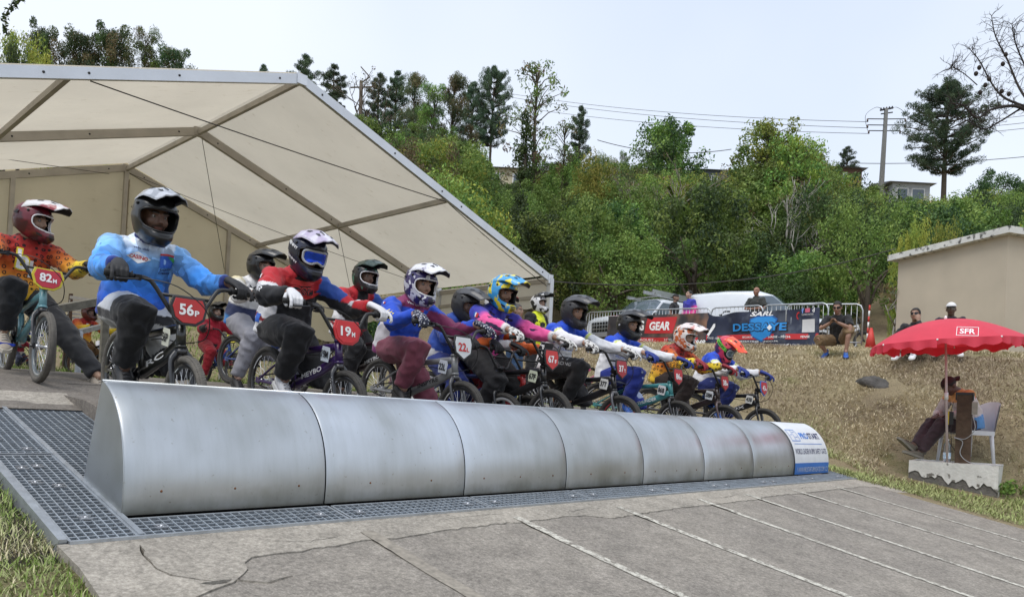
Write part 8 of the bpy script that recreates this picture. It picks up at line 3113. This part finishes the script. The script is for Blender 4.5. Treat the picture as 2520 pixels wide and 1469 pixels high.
# the bushes that clothe the hillside
SKY = ([600, 870, 1000, 1150, 1250, 1450, 1530, 1560, 1740, 1790, 1850, 1960, 2040, 2130, 2300, 2400, 2480, 2560], [420, 330, 300, 350, 400, 365, 400, 400, 418, 425, 380, 370, 425, 448, 470, 455, 450, 455])
HOUSEWIN = [(1185, 1325, 440), (1715, 1800, 428), (2040, 2135, 450), (2185, 2300, 478)]
_cnt = 0
_rb = random.Random(99)
for row in range(17):
 ang = -0.22
 while ang < 0.74:
  dd0 = float(np.interp(ang, [-0.75, -0.45, -0.2, 0.05, 0.3, 0.5, 0.8], [15, 15.5, 19, 25.5, 26.5, 22, 19]))
  d = dd0 + 2.0 + row * 2.9 + _rb.uniform(-1.2, 1.2)
  step = ((2.6 if row > 3 else 1.9) + 0.04 * d) / d
  a2 = ang + _rb.uniform(-0.4, 0.4) * step
  ang += step
  px = CX + a2 * FPX
  if d > 76 or px > 2620: continue
  p = at(px, 900, d)
  z = gh(p.x, p.y)
  s = _rb.uniform(0.85, 1.45) * (0.95 + 0.008 * d)
  s *= 0.78 if row < 4 else 1.0
  hs = s * _rb.uniform(0.95, 1.5)
  yh = 1018.6 + (px - 1260) * 0.0497
  lim = float(np.interp(px, *SKY))
  for x0, x1, yl in HOUSEWIN:
   if x0 - 25 < px < x1 + 25 and d < 70: lim = max(lim, yl)
  top_allowed = CAM_LOC.z + (yh - lim) / FPX * d
  if z + 3.6 * hs > top_allowed:
   k = (top_allowed - z) / (3.6 * hs)
   if k < 0.35: continue
   hs *= k
   s *= max(k, 0.6)
  if px > 2180 and d < 24.5 and px < 2560: continue
  if row >= 4 and _rb.random() < 0.2 and not any(x0 - 40 < px < x1 + 40 for x0, x1, _ in HOUSEWIN):
   tk = _rb.choice(['light', 'gum2', 'acacia', 'broad'])
   H = min(_rb.uniform(4.5, 8.5), CAM_LOC.z + (yh - lim + 40) / FPX * d - z)
   if H > 3:
    plant(tk, 'hillside_tree', (p.x, p.y, z - 0.2), H * 0.075, H / 10, '%s tree, %d m tall, rising from the thicket %s' % ({'light': 'light green', 'gum2': 'drooping grey green', 'acacia': 'dull green', 'broad': 'dark spreading'}[tk], round(H), 'behind the tent edge' if px < 1380 else 'above the banners' if px < 1900 else 'right of the large leafy tree'), 'trees rising from the thicket')
    continue
  kind = _rb.choices(['bush0', 'bush1', 'bush2', 'bush3', 'bush4', 'bush5', 'bush6', 'bush7', 'bush8'], [2, 2, 4, 4, 4, 2.2, 2.2, 3, 5] if row > 2 else [4, 4, 4, 4, 3, 0, 0.8, 5, 2.5])[0]
  cn, gr = {'bush5': ('yellow green', 'yellow green'), 'bush6': ('olive brown', 'olive'), 'bush0': ('dark green', 'dark'), 'bush1': ('dark green', 'dark'), 'bush7': ('deep green', 'dark'), 'bush8': ('light green', 'light'), 'bush2': ('mid green', 'green'), 'bush3': ('fresh green', 'green'), 'bush4': ('mid green', 'green')}[kind]
  wh = 'behind the tent edge' if px < 1380 else 'above the racing gear banner' if px < 1560 else 'above the two standing men' if px < 1740 else 'above the bald man' if px < 1920 else 'above the crouching man' if px < 2140 else 'beyond the beige building'
  lab = '%s %s bush %s on the hillside %s' % ('large' if s > 1.55 else 'small' if s < 1.1 else 'medium', cn, ('at the foot', 'low', 'low', 'half way up', 'half way up', 'half way up', 'high', 'high', 'high')[row] if row < 9 else 'near the top', wh)
  plant(kind, 'hillside_bush', (p.x, p.y, z - 0.25), s, hs, lab, gr + ' hillside bushes', cat='bush')
  _cnt += 1

def bare(seed, h, spread, levels=4, r0=0.07, n=4):
 rr = random.Random(seed)
 mb = MB()
 tips = []
 def grow(p, d, l, r, lev):
  q = p + d * l
  mid = p + d * l * 0.5 + Vector((rr.uniform(-1, 1), rr.uniform(-1, 1), rr.uniform(-0.5, 0.5))) * l * 0.08
  mb.tube([p, mid, q], [r, r * 0.85, r * 0.65], 6 if lev > 2 else 4)
  if lev == 0:
   tips.append(q)
   return
  for _ in range(n if lev == levels else rr.choice((2, 3))):
   nd = (d + Vector((rr.uniform(-1, 1), rr.uniform(-1, 1), rr.uniform(-0.3, 0.6))) * spread).normalized()
   grow(p.lerp(q, rr.uniform(0.6, 1.0)), nd, l * rr.uniform(0.55, 0.8), r * 0.62, lev - 1)
 grow(Vector((0, 0, -0.2)), Vector((0.05, 0, 1)), h * 0.45, r0, levels)
 return mb, tips

def bare_tree(px, yb, yt, label, seed, d, spread=0.7, mat_=None, leafy=None):
 p = at(px, yb, d)
 z = gh(p.x, p.y)
 H = at(px, yt, d).z - z
 e = empty('bare_tree', (p.x, p.y, z))
 tag(e, label, 'tree')
 mb, tips = bare(seed, H, spread, 4, H * 0.013)
 mb.obj('trunk', [mat_ or M_PALE], e)
 c = [tuple(t) for t in tips[::2]]
 new_obj('crown', leaves('crown', c, [0.25] * len(c), 10, 0.14, 0.5, G_MID if leafy else G_OLIVE, seed), e, M_LEAF)

bare_tree(1922, 565, 420, 'pale bare trunked tree standing before the large leafy tree', 5, 34, 0.6)
bare_tree(1965, 570, 490, 'leaning pale branch tree beside the pale bare trunk', 15, 33, 1.1, None, True)
bare_tree(1612, 545, 400, 'grey leafless tree cluster below the broad dark tree', 8, 37, 0.75, mat('grey_twig', (0.22, 0.19, 0.16), 0.9))
bare_tree(1575, 520, 425, 'thin pale leafless tree left of the grey cluster', 11, 38, 0.6)
bare_tree(2200, 815, 640, 'whitish leafless shrub beside the corner of the building', 19, 17.4, 1.3)
bare_tree(900, 330, 152, 'thin nearly leafless tree beside the wooden pole', 23, 60, 0.8, M_BARK)

def banana(px, yb, yt, d, seed, label):
 p = at(px, yb, d)
 z = gh(p.x, p.y)
 H = at(px, yt, d).z - z
 e = empty('banana_plant', (p.x, p.y, z))
 tag(e, label, 'banana plant', 'banana plants on the slope')
 rr = random.Random(seed)
 MB().tube([(0, 0, -0.2), (0, 0, H * 0.55)], [0.14, 0.09], 8).obj('stem', [mat('banana_stem', (0.16, 0.17, 0.06), 0.8)], e)
 ml = mat('banana_leaf', (0.17, 0.24, 0.035), 0.5, var=0.3, scale=4)
 for k in range(7):
  a = k * 2.4 + rr.uniform(-0.3, 0.3)
  L = H * rr.uniform(0.45, 0.6)
  up = rr.uniform(0.5, 1.3)
  def fn(u, v):
   x = u * L
   zc = H * 0.52 + up * x - 0.75 * x * x / L * up
   w = 0.30 * math.sin(min(1, u * 1.05) * PI) ** 0.6 * (v - 0.5)
   return Vector((x * math.cos(a) * 0.7 - w * math.sin(a), x * math.sin(a) * 0.7 + w * math.cos(a), zc + abs(v - 0.5) * 0.10))
  MB().grid(9, 5, fn).obj('leaf', [ml], e)

banana(1663, 440, 372, 39, 1, 'banana plant with upright leaves beside the grey leafless trees')
banana(1690, 480, 425, 36, 2, 'banana plant with one long yellow green leaf on the mid slope')
banana(1765, 520, 465, 33, 3, 'lowest banana plant on the slope under the house roof')

# ------------------------------------------------------------------ houses on the ridge, poles, wires
def far_house(px0, px1, ytop, ybot, d, label, wall, roof, pitch=0.2, windows=((0.3, 0.4),)):
 a, b = at(px0, ybot, d), at(px1, ybot, d)
 t = Vector((b.x - a.x, b.y - a.y, 0))
 W = t.length
 t.normalize()
 n = Vector((-t.y, t.x, 0))
 if n.dot(CAM_LOC - a) > 0: n = -n
 zt = at((px0 + px1) / 2, ytop, d).z
 zb = min(a.z, gh(a.x, a.y)) - 1
 e = empty('hill_house', (a.x, a.y, zb))
 tag(e, label, 'house')
 D = 6.0
 zw = zt - zb - 0.8
 P = lambda u, w, z: t * u + n * w + Vector((0, 0, z))
 MB().add([P(0, 0, 0), P(W, 0, 0), P(W, D, 0), P(0, D, 0), P(0, 0, zw), P(W, 0, zw), P(W, D, zw), P(0, D, zw)], [(0, 1, 5, 4), (1, 2, 6, 5), (2, 3, 7, 6), (3, 0, 4, 7), (4, 5, 6, 7)], 0, False).obj('wall', [wall], e)
 o_ = 0.4
 q = [P(-o_, -o_, zw), P(W + o_, -o_, zw), P(W + o_, D + o_, zw + 0.1), P(-o_, D + o_, zw + 0.1)]
 q2 = [p + Vector((0, 0, 0.18)) for p in q]
 ridge = [P(-o_, D * 0.5, zt - zb), P(W + o_, D * 0.5, zt - zb)]
 MB().add(q + ridge, [(0, 1, 5, 4), (2, 3, 4, 5), (1, 2, 5), (3, 0, 4), (3, 2, 1, 0)], 0, False).obj('roof', [roof], e)
 for (u, w) in windows:
  f = MB().bar(P(W * u, -0.03, zw - 1.0), P(W * u + w * W * 0.4, -0.03, zw - 1.0), 0.06, 1.2).obj('window', [M_WHITE], e)
  MB().bar(P(W * u + 0.1, -0.06, zw - 1.0), P(W * u + w * W * 0.4 - 0.1, -0.06, zw - 1.0), 0.04, 1.0).obj('pane', [GLASS], f)

CREAM = mat('cream_wall', (0.55, 0.50, 0.36), 0.9, var=0.08)
GREYR = mat('grey_metal_roof', (0.22, 0.23, 0.25), 0.6, var=0.15)
far_house(1190, 1318, 392, 452, 62, 'cream house half hidden between the trees', CREAM, GREYR, 0.2, ((0.12, 0.5), (0.55, 0.4)))
far_house(1722, 1810, 398, 440, 64, 'house with grey metal roof behind the large leafy tree', mat('slate_wall', (0.18, 0.19, 0.21), 0.8), GREYR, 0.2, ((0.3, 0.5),))
far_house(2052, 2120, 392, 455, 66, 'brown gabled house below the small conifer', mat('brown_wall', (0.16, 0.09, 0.06), 0.8), GREYR)
far_house(2196, 2288, 428, 480, 62, 'pale glazed house beside the concrete pole', mat('pale_wall', (0.5, 0.52, 0.54), 0.8), GREYR, 0.2, ((0.1, 0.8), (0.5, 0.9)))

def power_pole():
 d = 62.0
 b, t = at(2167, 470, d), at(2181, 268, d)
 e = empty('concrete_pole', (b.x, b.y, b.z - 2))
 off = Vector((b.x, b.y, b.z - 2))
 tag(e, 'concrete power pole with insulators standing on the ridge', 'power pole')
 mc = mat('pole_concrete', (0.22, 0.22, 0.21), 0.9, var=0.15)
 MB().tube([(0, 0, 0), t - off], [(0.30, 0.24), (0.20, 0.16)], 4, smooth=False).obj('mast', [mc], e)
 ml = M_DARKMETAL
 tips = {}
 for i, y in enumerate((293, 308, 322)):
  for s, x in ((-1, 2135), (1, 2228)):
   p = at(x if i != 2 else (2138 if s < 0 else 2215), y, d)
   q = at(2178, y + 0.5, d)
   MB().bar(q - off, p - off, 0.06, 0.06).obj('arm', [ml], e)
   MB().tube([p - off, p - off + Vector((0, 0, -0.25))], 0.07, 6).obj('insulator', [mat('brown_glass', (0.08, 0.05, 0.04), 0.3)], e)
   tips[(i, s)] = p + Vector((0, 0, -0.25))
 MB().bar(at(2166, 272, d) - off, at(2198, 266, d) - off, 0.12, 0.12).bar(at(2168, 281, d) - off, at(2197, 277, d) - off, 0.08, 0.08).obj('crossarm', [ml], e)
 for q in range(5): MB().tube([at(2168 + 7 * q, 272 - q, d) - off, at(2168 + 7 * q, 266 - q, d) - off], 0.06, 5).obj('insulator', [ml], e)
 # jumper loops
 for s, x in ((-1, 2135), (1, 2228)):
  P = [at(x, 322 if s < 0 else 305, d), at(x - s * 3 + s * 8, 285, d), at(x - s * 20, 265, d), at(x - s * 38, 270, d)]
  MB().tube(bez([p - off for p in P], 6), 0.018, 4).obj('jumper', [M_CABLE], e)
 return tips

_tips = power_pole()

def wire(a, b, sag, label, r=0.02):
 P = []
 for i in range(25):
  q = i / 24
  p = Vector(a).lerp(Vector(b), q)
  p.z -= sag * 4 * q * (1 - q)
  P.append(p)
 o = MB().tube(P, r, 5).obj('overhead_wire', [M_CABLE])
 tag(o, label, 'wire', 'overhead wires')

for i, (yl, yr) in enumerate([(232, 282), (240, 300), (262, 314)]):
 nm = ('top', 'middle', 'bottom')[i]
 wire(at(1180, yl - 14, 95), _tips[(i, -1)], 0.8, '%s thin power wire running left from the concrete pole' % nm, 0.022)
 wire(_tips[(i, 1)], at(2600, yr - 8, 60), 0.3, '%s thin power wire running right from the concrete pole' % nm, 0.022)
wire(at(1362, 693, 14.5), at(2203, 612, 17.0), 0.35, 'dark cable from the tent post to the beige building', 0.012)
wire(at(1470, 345, 60), at(1800, 368, 58), 0.6, 'dark wire crossing behind the broad dark tree', 0.03)
wire(at(2100, 402, 64), at(2600, 378, 62), 0.3, 'wire passing behind the lone pine', 0.03)
wire(at(-60, 82, 60), at(900, 210, 75), 1.2, 'faint wire over the left trees and tent', 0.015)
# wooden pole left of centre
d = 64
b, t = at(887, 345, d), at(889, 200, d)
e = empty('wooden_pole', (b.x, b.y, b.z - 1))
off = Vector((b.x, b.y, b.z - 1))
tag(e, 'dark wooden utility pole among the conifers', 'utility pole')
MB().tube([(0, 0, 0), t - off], [0.2, 0.15], 8).obj('mast', [M_BARK], e)
MB().bar(at(862, 216, d) - off, at(925, 214, d) - off, 0.10, 0.10).obj('crossarm', [M_BARK], e)
MB().bar(at(888, 165, d) - off, at(910, 190, d) - off, 0.08, 0.08).bar(at(910, 190, d) - off, at(889, 205, d) - off, 0.08, 0.08).obj('brace', [M_BARK], e)

# ------------------------------------------------------------------ near branches
def pod_branch():
 d = 7.5
 base = at(2950, 430, d)
 e = empty('overhanging_tree', (base.x, base.y, gh(base.x, base.y)))
 off = Vector(e.location)
 tag(e, 'bare branch with dark seed pods hanging in at the top right', 'tree')
 mk = mat('dark_bark', (0.035, 0.028, 0.024), 0.9)
 rr = random.Random(4)
 mb, tw, pods = MB(), MB(), []
 mb.tube([base - off - Vector((0, 0, base.z - gh(base.x, base.y))), base - off, base - off + Vector((0.1, 0.1, 1.2)), base - off + Vector((0.0, 0.3, 2.6))], [0.14, 0.10, 0.06, 0.01], 10)
 def limb(pts, r0):
  P = bez([at(x, y, d + dd) - off for x, y, dd in pts], 6)
  n = len(P)
  mb.tube(P, [0.45 * r0 * (1 - 0.75 * i / (n - 1)) for i in range(n)], 6)
  return P
 limbs = [limb([(2950, 430, 0), (2720, 350, 0), (2560, 290, 0), (2500, 262, 0), (2440, 270, -0.1), (2405, 290, -0.2), (2370, 260, -0.2), (2340, 255, -0.2)], 0.05),
    limb([(2520, 262, 0), (2470, 240, 0.1), (2440, 205, 0.2), (2410, 150, 0.2), (2385, 120, 0.2), (2350, 185, 0.3)][:5], 0.03),
    limb([(2560, 290, 0), (2510, 220, 0.2), (2480, 150, 0.3), (2450, 90, 0.3), (2440, 40, 0.3)], 0.03),
    limb([(2580, 300, 0), (2530, 180, -0.2), (2500, 110, -0.2), (2490, 60, -0.3)], 0.028),
    limb([(2520, 262, 0), (2460, 300, 0.1), (2420, 318, 0.2), (2385, 300, 0.2), (2345, 290, 0.1)], 0.022)]
 limbs.append(limb([(2405, 150 + 60, 0.1), (2370, 180, 0.1), (2345, 168, 0.1), (2335, 172, 0.1)], 0.012))
 for P in limbs:
  for i in range(6, len(P)):
   for q in range(3):
    v = Vector((rr.uniform(-1, 1), rr.uniform(-1, 1), rr.uniform(-0.7, 1.1)))
    l = rr.uniform(0.06, 0.16)
    c = P[i] + v * l
    tw.tube([P[i], P[i] + v * l * 0.5 + Vector((0, 0, 0.01)), c], [0.003, 0.0024, 0.0014], 4)
    for _ in range(3):
     w = (v * 0.5 + Vector((rr.uniform(-1, 1), rr.uniform(-1, 1), rr.uniform(-1, 1)))) * 0.045
     tw.tube([c, c + w], [0.002, 0.001], 3)
 mb.obj('limb', [mk], e)
 tag(tw.obj('twigs', [mk], e), kind='stuff')
 for (x, y) in ((2402, 182), (2410, 137 + 30), (2425, 210), (2475, 105 + 30), (2434, 195), (2468, 158), (2412, 228), (2465, 225), (2483, 232)):
  p = at(x, y, d)
  MB().ball(p - off, (0.026, 0.02, 0.024), 10, 7).obj('seed_pod', [mk], e)

pod_branch()

def left_twig():
 d = 5.0
 e = empty('leafy_tree', at(-40, -140, d))
 off = Vector(e.location)
 tag(e, 'tree whose thin leafy twig hangs in at the top left corner', 'tree')
 P = bez([at(x, y, d) - off for x, y in ((-40, -140), (60, -40), (48, 5), (25, 20), (12, 45), (18, 82))], 6)
 MB().tube(P, [0.006 * (1 - 0.8 * i / (len(P) - 1)) for i in range(len(P))], 5).obj('stem', [M_BARK], e)
 q = P[0]
 tr = at(-900, 400, d)
 tb = Vector((tr.x, tr.y, gh(tr.x, tr.y))) - off
 MB().tube(bez([tb, tb + Vector((0, 0, 2.2)), (tb + q) / 2 + Vector((0, 0, 1.6)), q + Vector((0, 0, 0.02))], 6), [0.12 * (1 - 0.94 * i / 18) for i in range(19)], 8).obj('limb', [M_BARK], e)
 cc = [tuple(tb + Vector((0, 0, 2.6)) + Vector((math.cos(k * 2.4) * 0.5, math.sin(k * 2.4) * 0.5, 0.25 * (k % 4)))) for k in range(14)]
 new_obj('crown', leaves('crown', cc, [0.35] * 14, 60, 0.06, 0.5, G_DARK, 8), e, M_LEAF)
 c = [tuple(p) for p in P[10:]]
 new_obj('leaves', leaves('leaves', c, [0.025] * len(c), 4, 0.035, 0.5, G_DARK, 3), e, M_LEAF)

left_twig()

# ------------------------------------------------------------------ grass
def grass(name, n, region, zf, hmin, hmax, wid, lay, pal_fn, seed, keep=None):
 r = np.random.default_rng(seed)
 x = r.uniform(region[0], region[1], n)
 y = r.uniform(region[2], region[3], n)
 if keep is not None:
  k = keep(x, y)
  x, y = x[k], y[k]
  n = len(x)
 z = zf(x, y)
 a = r.uniform(0, 2 * PI, n)
 h = r.uniform(hmin, hmax, n)
 ly = np.clip(r.normal(lay, 0.25, n), 0.05, 1.45)
 dx, dy, dz = np.cos(a) * np.sin(ly) * h, np.sin(a) * np.sin(ly) * h, np.cos(ly) * h
 w = wid * r.uniform(0.6, 1.4, n)
 sx, sy = -np.sin(a) * w, np.cos(a) * w
 B = np.stack([x, y, z - 0.004], 1)
 S = np.stack([sx, sy, np.zeros(n)], 1)
 M1_ = B + np.stack([dx * 0.5, dy * 0.5, dz * 0.62], 1)
 T = B + np.stack([dx, dy, dz * 0.9], 1)
 V = np.stack([B - S, B + S, M1_ + S * 0.7, M1_ - S * 0.7, T], 1).reshape(-1, 3)
 i = np.arange(n) * 5
 F4 = np.stack([i, i + 1, i + 2, i + 3], 1)
 F3 = np.stack([i + 3, i + 2, i + 4], 1)
 me = np_mesh(name, V, F4, F3)
 set_col(me, np.repeat(pal_fn(x, y, r), 5, 0))
 o = new_obj(name, me, None, M_GRASS)
 tag(o, kind='stuff')
 return o

M_GRASS = mat('grass_blades', (0.2, 0.2, 0.1), 0.85, var=0.1, attr=True, spec=0.15)
STRAW, GREEN = np.array([0.62, 0.54, 0.37]), np.array([0.185, 0.27, 0.06])
BROWN = np.array([0.40, 0.32, 0.235])

def fnoise(x, y, f, s):
 return 0.5 + 0.25 * (np.sin(x * f + s + 1.7 * np.sin(y * f * 0.7 + s)) + np.cos(y * f * 1.13 - s + 1.3 * np.sin(x * f * 0.6)))

def pal_left(x, y, r):
 k = np.clip(fnoise(x, y, 3.1, 1.0) * 1.1 + r.normal(0, 0.25, len(x)) + 0.62 - 0.75 * ((y > -0.30) & (y < 2)), 0, 1)
 return (STRAW * (1 - k)[:, None] + GREEN * k[:, None]) * r.uniform(0.7, 1.25, (len(x), 1))

def pal_bank(x, y, r):
 g = np.clip(1.2 - (x - 8.1) * 0.5 + 1.3 * (fnoise(x, y, 1.9, 2.0) - 0.45) + r.normal(0, 0.2, len(x)), 0, 0.8)
 b = np.clip((fnoise(x, y, 1.3, 5.0) - 0.40) * 2.8 + r.normal(0, 0.25, len(x)), 0, 1) * (1 - g)
 c = STRAW * (1 - g)[:, None] + GREEN * 1.25 * g[:, None]
 c = c * (1 - b)[:, None] + BROWN * b[:, None]
 return c * r.uniform(0.6, 1.35, (len(x), 1))

zl = lambda x, y: ground_h(x, y) - 0.03
grass('left_grass', 80000, (-2.2, -0.31, -3.2, 2.4), zl, 0.02, 0.065, 0.0022, 0.85, pal_left, 1, lambda x, y: x < -0.315 + 0.09 * np.clip(-0.3 - y, 0, 3) * 0 - 0.25 * ((y > 0.95) & (y < 2.0)))
grass('platform_edge_grass', 9000, (-2.6, -0.1, 2.15, 4.2), ground_h, 0.03, 0.09, 0.003, 0.8, pal_left, 2, lambda x, y: x + (y - 2.1) * 0.45 < -0.30 + 0.12 * np.sin(y * 7))
grass('bank_grass', 190000, (8.1, 15.5, -4.2, 7.0), ground_h, 0.03, 0.12, 0.0038, 1.1, pal_bank, 3, lambda x, y: (x > 8.2 + 0.06 * np.sin(y * 5)) & (fnoise(x, y, 2.3, 4.0) + 0.35 * fnoise(x, y, 7.1, 1.0) > 0.25) & ~((x > 9.6) & (x < 10.75) & (y > -1.5) & (y < -0.05)))
grass('crest_grass', 30000, (8.6, 18.0, 7.0, 12.0), ground_h, 0.06, 0.16, 0.006, 1.0, pal_bank, 4)
grass('rear_grass', 45000, (-4.0, 11.0, 6.2, 19.0), ground_h, 0.06, 0.18, 0.007, 0.8, pal_left, 5)
# weeds beside the block
_q = gp(2490, 9.6)
c = [(0.18 * math.cos(i * 2.4) * (i % 5) * 0.45, 0.18 * math.sin(i * 2.4) * (i % 4) * 0.5, 0.05 + 0.03 * (i % 3)) for i in range(26)]
e = empty('weed_patch', _q)
tag(e, 'leafy green weeds growing beside the white block', 'weeds')
new_obj('leaves', leaves('leaves', c, [0.08] * 26, 14, 0.06, 0.5, G_MID, 12), e, M_LEAF)

flush_remesh()
finish_gloves()
for _o in list(GLOVE.values()): bpy.data.objects.remove(_o)
